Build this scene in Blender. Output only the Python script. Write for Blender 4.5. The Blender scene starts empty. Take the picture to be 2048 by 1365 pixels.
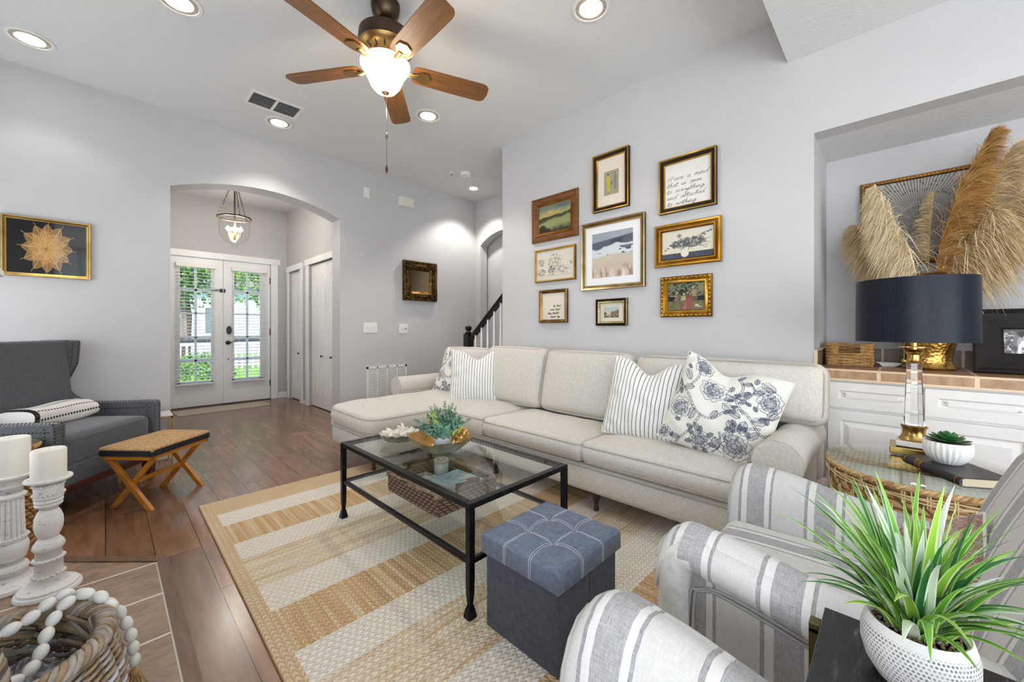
import bpy, math, random
import numpy as np
from mathutils import Matrix, Vector
PI = math.pi
random.seed(7); RNG = np.random.RandomState(11)
SC = bpy.context.scene
COL = SC.collection

# ------------------------------------------------------------------ camera
CAM_H = 1.07; YAW = math.radians(45.83)
cam_data = bpy.data.cameras.new('camera'); cam = bpy.data.objects.new('camera', cam_data); COL.objects.link(cam)
cam_data.sensor_width = 36; cam_data.lens = 790.0 / 2048 * 36; cam_data.shift_y = -24.5 / 2048
cam_data.clip_start = 0.05
cam.location = (0, 0, CAM_H); cam.rotation_euler = (PI / 2, 0, -YAW)
SC.camera = cam
# ------------------------------------------------------------------ world, sun, added fill lamps, exposure
W = bpy.data.worlds.new('sky'); SC.world = W; W.use_nodes = True
nt = W.node_tree; bgn = nt.nodes['Background']; sky = nt.nodes.new('ShaderNodeTexSky')
sky.sky_type = 'NISHITA'; sky.sun_disc = False; sky.sun_elevation = math.radians(50); sky.sun_rotation = math.radians(200)
nt.links.new(sky.outputs[0], bgn.inputs[0]); bgn.inputs[1].default_value = 0.45
def light(name, kind, loc, energy, color=(1, 1, 1), rot=(0, 0, 0), **kw):
    d = bpy.data.lights.new(name, kind); d.energy = energy; d.color = color
    for k, v in kw.items(): setattr(d, k, v)
    o = bpy.data.objects.new(name, d); COL.objects.link(o); o.location = loc; o.rotation_euler = rot
    return o
light('sun', 'SUN', (2, -6, 9), 6.5, (1, .95, .87), (math.radians(42), 0, math.radians(-12)), angle=.01)
# area lamps added in front of solid walls as fill, standing in for daylight
light('fill_behind', 'AREA', (.2, -2.45, 1.35), 80, (.90, .95, 1), (math.radians(118), 0, 0), shape='RECTANGLE', size=3.2, size_y=2.2)
light('fill_side', 'AREA', (-1.25, -0.7, 1.5), 62, (.90, .95, 1), (math.radians(112), 0, math.radians(-90)), shape='RECTANGLE', size=1.8, size_y=1.7)
light('fill_far_side', 'AREA', (-1.25, 3.25, 1.35), 21, (.90, .95, 1), (math.radians(114), 0, math.radians(-90)), shape='RECTANGLE', size=1.5, size_y=1.7)  # added to brighten the far left part of the room
SC.view_settings.view_transform = 'Standard'; SC.view_settings.look = 'None'
SC.view_settings.exposure = 0.44; SC.view_settings.gamma = 1.0
SC.view_settings.use_curve_mapping = False
try:
    SC.cycles.max_bounces = 10; SC.cycles.diffuse_bounces = 5; SC.cycles.glossy_bounces = 5
    SC.cycles.transmission_bounces = 8; SC.cycles.transparent_max_bounces = 16
    SC.cycles.sample_clamp_indirect = 6; SC.cycles.caustics_refractive = False; SC.cycles.caustics_reflective = False
except Exception: pass

# ------------------------------------------------------------------ colour and material helpers
def lin(c):
    return tuple((x / 12.92 if x <= .04045 else ((x + .055) / 1.055) ** 2.4) for x in c)
def C(r, g, b): return lin((r / 255, g / 255, b / 255))
def C4(c): return (c[0], c[1], c[2], 1)
class NT:
    def __init__(s, name):
        s.m = bpy.data.materials.new(name); s.m.use_nodes = True; s.t = s.m.node_tree; s.b = s.t.nodes['Principled BSDF']
    def n(s, typ, **kw):
        x = s.t.nodes.new(typ)
        for k, v in kw.items():
            if k in ('operation', 'blend_type', 'wave_type', 'bands_direction', 'feature', 'data_type', 'noise_dimensions', 'attribute_name', 'distance', 'wave_profile', 'rings_direction', 'interpolation_type', 'offset', 'offset_frequency', 'use_clamp'): setattr(x, k, v)
        return x
    def l(s, a, b): s.t.links.new(a, b); return a
    def coord(s, which='Object', scale=(1, 1, 1), rot=(0, 0, 0), loc=(0, 0, 0)):
        tc = s.n('ShaderNodeTexCoord'); mp = s.n('ShaderNodeMapping')
        s.l(tc.outputs[which], mp.inputs[0]); mp.inputs['Scale'].default_value = scale; mp.inputs['Rotation'].default_value = rot; mp.inputs['Location'].default_value = loc
        return mp.outputs[0]
    def noise(s, vec, scale=5, detail=4, rough=.5, dist=0):
        x = s.n('ShaderNodeTexNoise'); s.l(vec, x.inputs['Vector']); x.inputs['Scale'].default_value = scale
        x.inputs['Detail'].default_value = detail; x.inputs['Roughness'].default_value = rough; x.inputs['Distortion'].default_value = dist
        return x.outputs[0]
    def ramp(s, fac, stops, const=False):
        r = s.n('ShaderNodeValToRGB'); s.l(fac, r.inputs[0]); e = r.color_ramp.elements
        if const: r.color_ramp.interpolation = 'CONSTANT'
        while len(e) > 1: e.remove(e[-1])
        e[0].position = stops[0][0]; e[0].color = C4(stops[0][1]) if len(stops[0][1]) == 3 else stops[0][1]
        for p, c in stops[1:]:
            q = e.new(p); q.color = C4(c) if len(c) == 3 else c
        return r.outputs[0]
    def math(s, op, a, b=None, c=None):
        x = s.n('ShaderNodeMath', operation=op)
        for i, v in enumerate((a, b, c)):
            if v is None: continue
            if isinstance(v, (int, float)): x.inputs[i].default_value = v
            else: s.l(v, x.inputs[i])
        return x.outputs[0]
    def mix(s, fac, a, b, mode='MIX'):
        x = s.n('ShaderNodeMix'); x.data_type = 'RGBA'; x.blend_type = mode
        if isinstance(fac, (int, float)): x.inputs[0].default_value = fac
        else: s.l(fac, x.inputs[0])
        for i, v in ((6, a), (7, b)):
            if isinstance(v, tuple): x.inputs[i].default_value = C4(v)
            else: s.l(v, x.inputs[i])
        return x.outputs[2]
    def bump(s, h, strength=.3, dist=.002):
        x = s.n('ShaderNodeBump'); s.l(h, x.inputs['Height']); x.inputs['Strength'].default_value = strength; x.inputs['Distance'].default_value = dist
        s.l(x.outputs[0], s.b.inputs['Normal']); return x
    def sep(s, vec):
        x = s.n('ShaderNodeSeparateXYZ'); s.l(vec, x.inputs[0]); return x.outputs
    def setp(s, **kw):
        for k, v in kw.items():
            k = {'color': 'Base Color', 'rough': 'Roughness', 'metal': 'Metallic', 'spec': 'Specular IOR Level', 'trans': 'Transmission Weight', 'ior': 'IOR', 'sheen': 'Sheen Weight', 'coat': 'Coat Weight', 'emit': 'Emission Strength', 'emitc': 'Emission Color', 'alpha': 'Alpha', 'sss': 'Subsurface Weight'}[k]
            i = s.b.inputs[k]
            if hasattr(v, 'links') or hasattr(v, 'is_output'): s.l(v, i)
            elif isinstance(v, tuple): i.default_value = C4(v)
            else: i.default_value = v
MATS = {}
def simple(name, c1, c2=None, rough=.5, metal=0, nscale=8, bump=0, bscale=60, bdist=.001, which='Object', stretch=(1, 1, 1), lo=.35, hi=.65, **kw):
    """principled material whose colour wanders between two tones by noise"""
    if name in MATS: return MATS[name]
    t = NT(name); v = t.coord(which, stretch)
    if c2 is None: c2 = tuple(x * .92 for x in c1)
    t.setp(color=t.ramp(t.noise(v, nscale), [(lo, c1), (hi, c2)]), rough=rough, metal=metal, **kw)
    if bump: t.bump(t.noise(v, bscale, 3), bump, bdist)
    MATS[name] = t.m; return t.m
def fabric(name, c1, c2, rough=.9, weave=420, bump=.35, big=.15, sheen=.1):
    t = NT(name)
    a = t.noise(t.coord('Object', (weave, weave * .12, weave * .12)), 1, 2); b = t.noise(t.coord('Object', (weave * .12, weave, weave * .12)), 1, 2); c = t.noise(t.coord('Object', (weave * .12, weave * .12, weave)), 1, 2)
    h = t.math('ADD', t.math('ADD', a, b), c); h = t.math('MULTIPLY', h, .3333)
    t.setp(color=t.ramp(h, [(.36, c2), (.6, c1)]), rough=rough, sheen=sheen, spec=.2)
    t.bump(h, bump, .0015); MATS[name] = t.m; return t.m
def metal(name, c, rough=.3, c2=None, bump=0, **kw): return simple(name, c, c2, rough, 1, bump=bump, **kw)

# ------------------------------------------------------------------ mesh helpers
class MB:
    def __init__(s): s.v = []; s.f = []; s.m = []; s.k = 0
    def add(s, vs, fs, m=0, T=None):
        vs = np.asarray(vs, float)
        if T is not None:
            M = np.array(T); vs = vs @ M[:3, :3].T + M[:3, 3]
        s.v.append(vs); k = s.k
        s.f.extend([tuple(i + k for i in f) for f in fs]); s.m.extend([m] * len(fs)); s.k += len(vs); return s
    def box(s, x0, x1, y0, y1, z0, z1, m=0, T=None):
        v = [(x0, y0, z0), (x1, y0, z0), (x1, y1, z0), (x0, y1, z0), (x0, y0, z1), (x1, y0, z1), (x1, y1, z1), (x0, y1, z1)]
        return s.add(v, [(0, 3, 2, 1), (4, 5, 6, 7), (0, 1, 5, 4), (1, 2, 6, 5), (2, 3, 7, 6), (3, 0, 4, 7)], m, T)
    def lathe(s, prof, c=(0, 0, 0), n=24, m=0, T=None, cap=True, sx=1, sy=1, flute=0, nf=0):
        vs = []; fs = []; P = len(prof)
        for r, z in prof:
            for i in range(n):
                a = 2 * PI * i / n; rr = r * (1 + (flute * math.cos(nf * a) if nf else 0))
                vs.append((c[0] + rr * sx * math.cos(a), c[1] + rr * sy * math.sin(a), c[2] + z))
        for j in range(P - 1):
            for i in range(n):
                i2 = (i + 1) % n; fs.append((j * n + i, j * n + i2, (j + 1) * n + i2, (j + 1) * n + i))
        if cap:
            if prof[0][0] > 1e-4: fs.append(tuple(range(n))[::-1])
            if prof[-1][0] > 1e-4: fs.append(tuple((P - 1) * n + i for i in range(n)))
        return s.add(vs, fs, m, T)
    def tube(s, pts, r, n=6, m=0, T=None, closed=False, flat=1.0, up=None, cap=True):
        P = np.asarray(pts, float); N = len(P)
        if N < 2: return s
        R = np.full(N, r) if np.isscalar(r) else np.asarray(r, float)
        if closed: d = np.roll(P, -1, 0) - np.roll(P, 1, 0)
        else:
            d = np.empty_like(P); d[1:-1] = P[2:] - P[:-2]; d[0] = P[1] - P[0]; d[-1] = P[-1] - P[-2]
        d /= np.maximum(np.linalg.norm(d, axis=1, keepdims=True), 1e-9)
        u = np.array(up if up is not None else ((0, 0, 1) if abs(d[0][2]) < .9 else (1, 0, 0)), float); vs = []
        for i in range(N):
            a = u - d[i] * (u @ d[i]); l = np.linalg.norm(a)
            if l < 1e-6: a = np.array((1., .3, .2)); a -= d[i] * (a @ d[i]); l = np.linalg.norm(a)
            a /= l
            if up is None: u = a
            b = np.cross(d[i], a)
            for k in range(n):
                t = 2 * PI * k / n; vs.append(P[i] + R[i] * (math.cos(t) * b + math.sin(t) * a * flat))
        fs = []
        for j in range(N if closed else N - 1):
            j2 = (j + 1) % N
            for k in range(n):
                k2 = (k + 1) % n; fs.append((j * n + k, j * n + k2, j2 * n + k2, j2 * n + k))
        if cap and not closed: fs.append(tuple(range(n))[::-1]); fs.append(tuple((N - 1) * n + k for k in range(n)))
        return s.add(vs, fs, m, T)
    def prism(s, poly, z0, z1, m=0, T=None, mside=None):
        n = len(poly); vs = [(p[0], p[1], z0) for p in poly] + [(p[0], p[1], z1) for p in poly]
        s.add(vs, [tuple(range(n))[::-1], tuple(range(n, 2 * n))], m, T)
        return s.add(vs, [(i, (i + 1) % n, n + (i + 1) % n, n + i) for i in range(n)], m if mside is None else mside, T)
    def ell(s, c, r, n=10, m=0, T=None, R=None):
        vs = []; fs = []; h = n // 2
        for j in range(h + 1):
            p = PI * j / h
            for i in range(n):
                a = 2 * PI * i / n; q = np.array((r[0] * math.sin(p) * math.cos(a), r[1] * math.sin(p) * math.sin(a), r[2] * math.cos(p)))
                if R is not None: q = np.array(R) @ q
                vs.append(q + np.array(c))
        for j in range(h):
            for i in range(n):
                i2 = (i + 1) % n; fs.append((j * n + i, (j + 1) * n + i, (j + 1) * n + i2, j * n + i2))
        return s.add(vs, fs, m, T)
    def build(s, name, mats, parent=None, smooth=35, bevel=0, segs=2, subd=0, T=None):
        me = bpy.data.meshes.new(name); V = np.concatenate(s.v) if s.v else np.zeros((0, 3))
        me.from_pydata(V.tolist(), [], s.f)
        if not isinstance(mats, (list, tuple)): mats = [mats]
        for x in mats: me.materials.append(x)
        me.polygons.foreach_set('material_index', s.m)
        if smooth:
            me.polygons.foreach_set('use_smooth', [True] * len(me.polygons))
            if smooth < 180: me.set_sharp_from_angle(angle=math.radians(smooth))
        me.update()
        o = bpy.data.objects.new(name, me); COL.objects.link(o)
        if parent is not None: o.parent = parent
        if T is not None: o.matrix_local = T
        if bevel:
            b = o.modifiers.new('bevel', 'BEVEL'); b.width = bevel; b.segments = segs; b.limit_method = 'ANGLE'; b.angle_limit = math.radians(40); b.harden_normals = True
        if subd:
            b = o.modifiers.new('subd', 'SUBSURF'); b.levels = b.render_levels = subd
        return o
def thing(name, label, cat, loc=(0, 0, 0), rz=0, group=None, M=None):
    o = bpy.data.objects.new(name, None); COL.objects.link(o); o.empty_display_size = .05
    if M is not None: o.matrix_world = M
    else: o.location = loc; o.rotation_euler = (0, 0, rz)
    return tag(o, label, cat, group)
def tag(o, label, cat, group=None, kind=None):
    o['label'] = label; o['category'] = cat
    if group: o['group'] = group
    if kind: o['kind'] = kind
    return o
def struct(o, label=None):
    o['kind'] = 'structure'
    if label: o['label'] = label
    return o
def lab(o, label): o['label'] = label; return o
def copy_tree(o, parent=None):
    c = o.copy(); COL.objects.link(c)
    if parent is not None: c.parent = parent
    for ch in list(o.children): copy_tree(ch, c)
    return c
def frameM(loc, X, Y, Z):
    return Matrix(((X[0], Y[0], Z[0], loc[0]), (X[1], Y[1], Z[1], loc[1]), (X[2], Y[2], Z[2], loc[2]), (0, 0, 0, 1)))
def catmull(pts, n=8, closed=False):
    P = np.asarray(pts, float); N = len(P); out = []
    rng = range(N if closed else N - 1)
    for i in rng:
        if closed: p0, p1, p2, p3 = P[i - 1], P[i], P[(i + 1) % N], P[(i + 2) % N]
        else: p0, p1, p2, p3 = P[max(i - 1, 0)], P[i], P[i + 1], P[min(i + 2, N - 1)]
        for k in range(n):
            t = k / n; out.append(.5 * ((2 * p1) + (-p0 + p2) * t + (2 * p0 - 5 * p1 + 4 * p2 - p3) * t * t + (-p0 + 3 * p1 - 3 * p2 + p3) * t ** 3))
    if not closed: out.append(P[-1])
    return np.array(out)
def softbox(mb, sx, sy, sz, r, n=10, crown=(0, 0, 0), m=0, T=None, c=(0, 0, 0)):
    """rounded cushion box: half sizes sx,sy,sz, edge radius r, faces bulged by crown"""
    key = {}; vs = []; fs = []
    def vert(p):
        k = tuple(np.round(p, 5))
        if k not in key:
            key[k] = len(vs); vs.append(p)
        return key[k]
    t = np.linspace(-1, 1, n + 1); t = np.sign(t) * (1 - (1 - abs(t)) ** 1.4)
    for ax in range(3):
        for sg in (-1, 1):
            for i in range(n):
                for j in range(n):
                    q = []
                    for a, b in ((i, j), (i + 1, j), (i + 1, j + 1), (i, j + 1)):
                        p = [0, 0, 0]; p[ax] = sg; p[(ax + 1) % 3] = t[a]; p[(ax + 2) % 3] = t[b]; q.append(vert(np.array(p, float)))
                    fs.append(tuple(q) if sg > 0 else tuple(q[::-1]))
    V = np.array(vs); S = np.array((sx, sy, sz)); rr = min(r, sx, sy, sz)
    P = V * S; I = np.clip(P, -(S - rr), S - rr); D = P - I; L = np.linalg.norm(D, axis=1, keepdims=True); L[L == 0] = 1
    O = I + D / L * rr
    for ax in range(3):
        if crown[ax]:
            b, d = (ax + 1) % 3, (ax + 2) % 3
            w = np.clip(1 - V[:, b] ** 2, 0, 1) ** .6 * np.clip(1 - V[:, d] ** 2, 0, 1) ** .6
            O[:, ax] += np.sign(V[:, ax]) * (abs(V[:, ax]) > .9) * w * crown[ax]
    O += np.array(c)
    mb.add(O, fs, m, T); return mb
def gridsolid(mb, rects, z0, z1, r=.03, crown=.03, corners=(), R=.05, step=.045, bulge=.008, m=0, pipe=0, mp=1, wob=0):
    """height-field cushion over a union of rectangles, rounded edges, crowned top, welted rim"""
    def lines(e):
        e = sorted(set(e)); out = set()
        for a, b in zip(e[:-1], e[1:]):
            for q in (0, .12, .3, .55, 1.): out.add(round(a + q * r, 5)); out.add(round(b - q * r, 5))
            k = max(1, int((b - a - 2 * r) / step))
            for i in range(1, k): out.add(round(a + r + (b - a - 2 * r) * i / k, 5))
            for q in (R,): out.add(round(a + q, 5)); out.add(round(b - q, 5))
        return np.array(sorted(out))
    xs = lines([q for t in rects for q in t[:2]]); ys = lines([q for t in rects for q in t[2:]])
    nx, ny = len(xs), len(ys)
    def ins(x, y): return any(t[0] < x < t[1] and t[2] < y < t[3] for t in rects)
    cell = np.zeros((nx - 1, ny - 1), bool)
    for i in range(nx - 1):
        for j in range(ny - 1): cell[i, j] = ins((xs[i] + xs[i + 1]) / 2, (ys[j] + ys[j + 1]) / 2)
    def oc(i, j): return 0 <= i < nx - 1 and 0 <= j < ny - 1 and cell[i, j]
    used = {}; nxt = {}
    segs = []
    for i in range(nx - 1):
        for j in range(ny - 1):
            if cell[i, j]:
                for v in ((i, j), (i + 1, j), (i + 1, j + 1), (i, j + 1)): used.setdefault(v, len(used))
                for (a, b, nb) in (((i, j), (i + 1, j), (i, j - 1)), ((i + 1, j), (i + 1, j + 1), (i + 1, j)), ((i + 1, j + 1), (i, j + 1), (i, j + 1)), ((i, j + 1), (i, j), (i - 1, j))):
                    if not oc(*nb): nxt[a] = b; segs.append((a, b))
    keys = sorted(used, key=used.get); P = np.array([(xs[i], ys[j]) for i, j in keys])
    A = np.array([(xs[a[0]], ys[a[1]]) for a, b in segs]); B = np.array([(xs[b[0]], ys[b[1]]) for a, b in segs])
    d = np.full(len(P), 9.)
    for a, b in zip(A, B):
        ab = b - a; t = np.clip(((P - a) @ ab) / (ab @ ab), 0, 1); q = a + t[:, None] * ab; d = np.minimum(d, np.linalg.norm(P - q, axis=1))
    def warp(Q):
        Q = Q.copy()
        for (cx, cy, sx, sy) in corners:
            o = np.array((cx + sx * R, cy + sy * R)); L = (Q - o) * np.array((-sx, -sy))
            mk = (L[:, 0] > 0) & (L[:, 1] > 0); l = L[mk]
            if len(l):
                n = np.linalg.norm(l, axis=1, keepdims=True); l2 = l / n * l.max(axis=1, keepdims=True); Q[mk] = o + l2 * np.array((-sx, -sy))
        return Q
    PW = warp(P); dd = np.minimum(d, r)
    zt = z1 - (r - np.sqrt(np.maximum(r * r - (r - dd) ** 2, 0))) + crown * (1 - np.exp(-(d / .13) ** 2))
    if wob: zt += wob * np.sin(P[:, 0] * 17 + 2 * np.sin(P[:, 1] * 9)) * np.sin(P[:, 1] * 13) * (d > r)
    zb = z0 + (r - np.sqrt(np.maximum(r * r - (r - dd) ** 2, 0)))
    top = np.c_[PW, zt]; bot = np.c_[PW, zb]; n = len(P)
    ft = []; fb = []
    for i in range(nx - 1):
        for j in range(ny - 1):
            if cell[i, j]:
                q = [used[(i, j)], used[(i + 1, j)], used[(i + 1, j + 1)], used[(i, j + 1)]]; ft.append(tuple(q)); fb.append(tuple(x + n for x in q[::-1]))
    # side wall
    st = next(iter(nxt)); loop = [st]; k = nxt[st]
    while k != st: loop.append(k); k = nxt[k]
    LI = [used[v] for v in loop]; LP = PW[LI]; nn = len(LI)
    tn = np.roll(LP, -1, 0) - np.roll(LP, 1, 0); tn /= np.maximum(np.linalg.norm(tn, axis=1, keepdims=True), 1e-9); no = np.c_[tn[:, 1], -tn[:, 0]]
    side = []; ext = []
    for kk, s_ in enumerate((.2, .5, .8)):
        z = (z1 - r) * (1 - s_) + (z0 + r) * s_
        ext.append(np.c_[LP + no * bulge * math.sin(PI * s_), np.full(nn, z)])
    rings = [LI] + [[2 * n + kk * nn + i for i in range(nn)] for kk in range(3)] + [[x + n for x in LI]]
    for a, b in zip(rings[:-1], rings[1:]):
        for i in range(nn): i2 = (i + 1) % nn; side.append((a[i], b[i], b[i2], a[i2]))
    mb.add(np.concatenate([top, bot] + ext), ft + fb + side, m)
    if pipe:
        mb.tube(np.c_[LP + no * pipe * .3, np.full(nn, z1 - r)], pipe, 6, mp, closed=True)
        mb.tube(np.c_[LP + no * pipe * .3, np.full(nn, z0 + r)], pipe, 6, mp, closed=True)
    return mb
def rring(w, d, r, n=6):
    out = []
    for cx, cy, a0 in ((w - r, d - r, 0), (-w + r, d - r, PI / 2), (-w + r, -d + r, PI), (w - r, -d + r, 1.5 * PI)):
        for i in range(n + 1): a = a0 + PI / 2 * i / n; out.append((cx + r * math.cos(a), cy + r * math.sin(a)))
    return np.array(out)

# ------------------------------------------------------------------ painted surfaces (vertex-colour pictures drawn in code)
class Canvas:
    def __init__(s, w, h, bg): s.w = w; s.h = h; s.a = np.ones((h, w, 3)) * np.array(bg, float) / 255
    def xy(s):
        return np.meshgrid((np.arange(s.w) + .5) / s.w, (np.arange(s.h) + .5) / s.h)   # u right, v down (0 top)
    def blend(s, mask, col):
        c = np.array(col, float) / 255; mask = np.clip(mask, 0, 1)[..., None]; s.a = s.a * (1 - mask) + c * mask
    def noise(s, cx, cy, seed=0, oct=3):
        rg = np.random.RandomState(seed); out = np.zeros((s.h, s.w)); amp = 1; tot = 0
        for o in range(oct):
            nx, ny = int(cx * 2 ** o) + 2, int(cy * 2 ** o) + 2; g = rg.rand(ny, nx)
            x = np.linspace(0, nx - 1.001, s.w); y = np.linspace(0, ny - 1.001, s.h); xi = x.astype(int); yi = y.astype(int); fx = x - xi; fy = (y - yi)[:, None]
            fx = fx * fx * (3 - 2 * fx); fy = fy * fy * (3 - 2 * fy)
            v = (g[yi][:, xi] * (1 - fx) + g[yi][:, xi + 1] * fx) * (1 - fy) + (g[yi + 1][:, xi] * (1 - fx) + g[yi + 1][:, xi + 1] * fx) * fy
            out += v * amp; tot += amp; amp *= .5
        return out / tot
    def line(s, pts, w, col, al=1.0):
        """pts in unit coords (u, v down); w in units of width"""
        P = np.array(pts, float) * np.array((s.w, s.h)); W_ = w * s.w; c = np.array(col, float) / 255
        for a, b in zip(P[:-1], P[1:]):
            x0 = int(max(min(a[0], b[0]) - W_ - 1, 0)); x1 = int(min(max(a[0], b[0]) + W_ + 2, s.w)); y0 = int(max(min(a[1], b[1]) - W_ - 1, 0)); y1 = int(min(max(a[1], b[1]) + W_ + 2, s.h))
            if x1 <= x0 or y1 <= y0: continue
            X, Y = np.meshgrid(np.arange(x0, x1) + .5, np.arange(y0, y1) + .5); ab = b - a; L = ab @ ab + 1e-9
            t = np.clip(((X - a[0]) * ab[0] + (Y - a[1]) * ab[1]) / L, 0, 1); D = np.hypot(X - a[0] - t * ab[0], Y - a[1] - t * ab[1])
            k = (np.clip(W_ / 2 + .5 - D, 0, 1) * al)[..., None]; s.a[y0:y1, x0:x1] = s.a[y0:y1, x0:x1] * (1 - k) + c * k
    def ellipse(s, cx, cy, rx, ry, col, al=1.0, soft=.15, ang=0):
        X, Y = s.xy(); dx = X - cx; dy = (Y - cy); ca, sa = math.cos(ang), math.sin(ang)
        d = np.hypot((dx * ca + dy * sa) / rx, (-dx * sa + dy * ca) / ry); s.blend(np.clip((1 - d) / soft, 0, 1) * al, col)
    def poly(s, pts, col, al=1.0):
        X, Y = s.xy(); inside = np.zeros(X.shape, bool); P = pts; n = len(P)
        for i in range(n):
            (x1, y1), (x2, y2) = P[i], P[(i + 1) % n]
            cond = ((y1 > Y) != (y2 > Y)) & (X < (x2 - x1) * (Y - y1) / (y2 - y1 + 1e-12) + x1); inside ^= cond
        s.blend(inside * al, col)
    def rect(s, x0, y0, x1, y1, col, al=1.0):
        X, Y = s.xy(); s.blend(((X >= x0) & (X <= x1) & (Y >= y0) & (Y <= y1)) * al, col)
def paint_mat(name, rough=.6, coat=0, spec=.3, weave=0):
    if name in MATS: return MATS[name]
    t = NT(name); a = t.n('ShaderNodeAttribute', attribute_name='Col'); t.setp(color=a.outputs[0], rough=rough, coat=coat, spec=spec)
    if weave: t.bump(t.noise(t.coord('Object'), weave, 2), .3, .001)
    MATS[name] = t.m; return t.m
def colour_mesh(me, cols):
    a = me.color_attributes.new('Col', 'FLOAT_COLOR', 'POINT'); c = np.clip(cols, 0, 1); c = np.where(c <= .04045, c / 12.92, ((c + .055) / 1.055) ** 2.4)
    a.data.foreach_set('color', np.c_[c, np.ones(len(c))].ravel())
def painted(name, cv, w, h, mat, parent, z=0, T=None):
    """flat picture of size w x h centred at local origin, facing +Z, painted from the canvas"""
    nx, ny = cv.w, cv.h; X, Y = np.meshgrid(np.linspace(-w / 2, w / 2, nx), np.linspace(h / 2, -h / 2, ny))
    V = np.c_[X.ravel(), Y.ravel(), np.full(X.size, z)]; i = np.arange((ny - 1) * (nx - 1)); r = i // (nx - 1); c = i % (nx - 1); a = r * nx + c
    mb = MB(); mb.add(V, np.c_[a, a + nx, a + nx + 1, a + 1].tolist()); o = mb.build(name, mat, parent, smooth=0, T=T)
    colour_mesh(o.data, cv.a.reshape(-1, 3)); return o
# handwriting: strokes on a unit grid (x right, y up, x-height 1)
GL = {'a': (1.15, [[(.8, .8), (.45, 1), (.1, .65), (.1, .15), (.4, 0), (.75, .4), (.85, .95), (.8, .2), (1.0, 0), (1.2, .2)]]),
 'b': (1.0, [[(0, .3), (.35, 1.4), (.4, 2.1), (.2, 1.8), (.15, .3), (.4, 0), (.75, .3), (.6, .8), (.35, .6)]]),
 'c': (.9, [[(.75, .8), (.45, 1), (.1, .6), (.2, .1), (.5, 0), (.95, .25)]]),
 'd': (1.2, [[(.75, .8), (.4, 1), (.1, .6), (.15, .1), (.45, .05), (.8, .6), (1.15, 2.1), (.9, 1.2), (.85, .15), (1.25, .2)]]),
 'e': (.9, [[(.1, .45), (.55, .65), (.55, .95), (.3, 1), (.1, .5), (.3, 0), (.6, .05), (.95, .3)]]),
 'g': (1.1, [[(.8, .8), (.45, 1), (.1, .6), (.2, .1), (.55, .15), (.85, .95), (.75, -.5), (.4, -1.0), (.2, -.7), (.7, -.1), (1.15, .3)]]),
 'h': (1.1, [[(0, .2), (.45, 1.6), (.45, 2.1), (.25, 1.8), (.12, 0)], [(.14, .4), (.5, 1), (.7, .8), (.65, .15), (.85, 0), (1.15, .25)]]),
 'i': (.6, [[(0, .2), (.25, .95), (.2, .15), (.4, 0), (.65, .25)], [(.33, 1.4), (.36, 1.46)]]),
 'k': (1.0, [[(0, .2), (.4, 1.6), (.4, 2.1), (.2, 1.8), (.12, 0)], [(.75, 1), (.2, .5), (.7, 0), (1.05, .25)]]),
 'l': (.6, [[(0, .2), (.4, 1.5), (.45, 2.1), (.25, 1.9), (.2, .2), (.4, 0), (.65, .25)]]),
 'm': (1.5, [[(0, .3), (.15, .95), (.12, 0)], [(.14, .5), (.4, 1), (.55, .8), (.55, 0)], [(.57, .5), (.85, 1), (1.05, .8), (1.02, .1), (1.25, 0), (1.5, .25)]]),
 'n': (1.1, [[(0, .3), (.15, .95), (.12, 0)], [(.14, .5), (.45, 1), (.65, .8), (.62, .1), (.85, 0), (1.1, .25)]]),
 'o': (.95, [[(.5, .98), (.15, .7), (.15, .2), (.45, 0), (.75, .4), (.5, .98), (.7, .8), (1.0, .8)]]),
 'p': (1.1, [[(.0, .2), (.25, .95), (.05, -1.1)], [(.2, .6), (.55, 1), (.8, .6), (.6, .1), (.25, .1)], [(.6, .1), (1.1, .25)]]),
 'r': (.85, [[(0, .2), (.2, .95), (.3, .8), (.6, .9), (.5, .2), (.65, 0), (.9, .25)]]),
 's': (.8, [[(0, .1), (.4, 1), (.55, .6), (.5, .1), (.2, 0), (.1, .2)], [(.5, .1), (.85, .25)]]),
 't': (.8, [[(0, .2), (.35, 1.8), (.25, .2), (.45, 0), (.8, .25)], [(-.05, 1.25), (.75, 1.4)]]),
 'u': (1.1, [[(0, .3), (.15, .95), (.1, .2), (.35, 0), (.7, .5), (.8, .95), (.75, .15), (.95, 0), (1.15, .25)]]),
 'v': (1.1, [[(0, .85), (.18, 1), (.38, .02), (.85, 1.0)], [(.85, 1.0), (.9, .8), (1.15, .75)]]),
 'w': (1.3, [[(0, .8), (.12, 1), (.25, 0), (.6, .85), (.7, 0), (1.1, .95), (.95, .85), (1.3, .75)]]),
 'y': (1.05, [[(0, .4), (.15, .95), (.15, .3), (.4, .1), (.8, .95), (.5, -.7), (.15, -1.1), (.1, -.8), (.6, -.1), (1.1, .3)]]),
 'H': (2.1, [[(-.1, -.1), (.1, 1.), (.35, 2.2)], [(.85, -.1), (1.0, 1.), (1.25, 2.4)], [(-.35, .95), (.5, .9), (1.9, 1.25)]]),
 ',': (.6, [[(.3, .1), (.2, -.3)]]), ' ': (1.3, [])}
def write(cv, text, x, y, size, w, col=(30, 28, 28), slant=.25, rise=0, asp=1.0):
    """x, y baseline start in unit coords, size = x-height in units of canvas height; asp = height/width in metres"""
    px = 0
    for ch in text:
        adv, st = GL[ch]
        for s_ in st:
            P = catmull(s_, 5) if len(s_) > 2 else np.array(s_, float)
            U = x + (px + P[:, 0] + slant * P[:, 1]) * size * asp; V = y - P[:, 1] * size + rise * (px + P[:, 0]) * size
            cv.line(np.c_[U, V], w, col, .9)
        px += adv
    return px * size * asp
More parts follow.
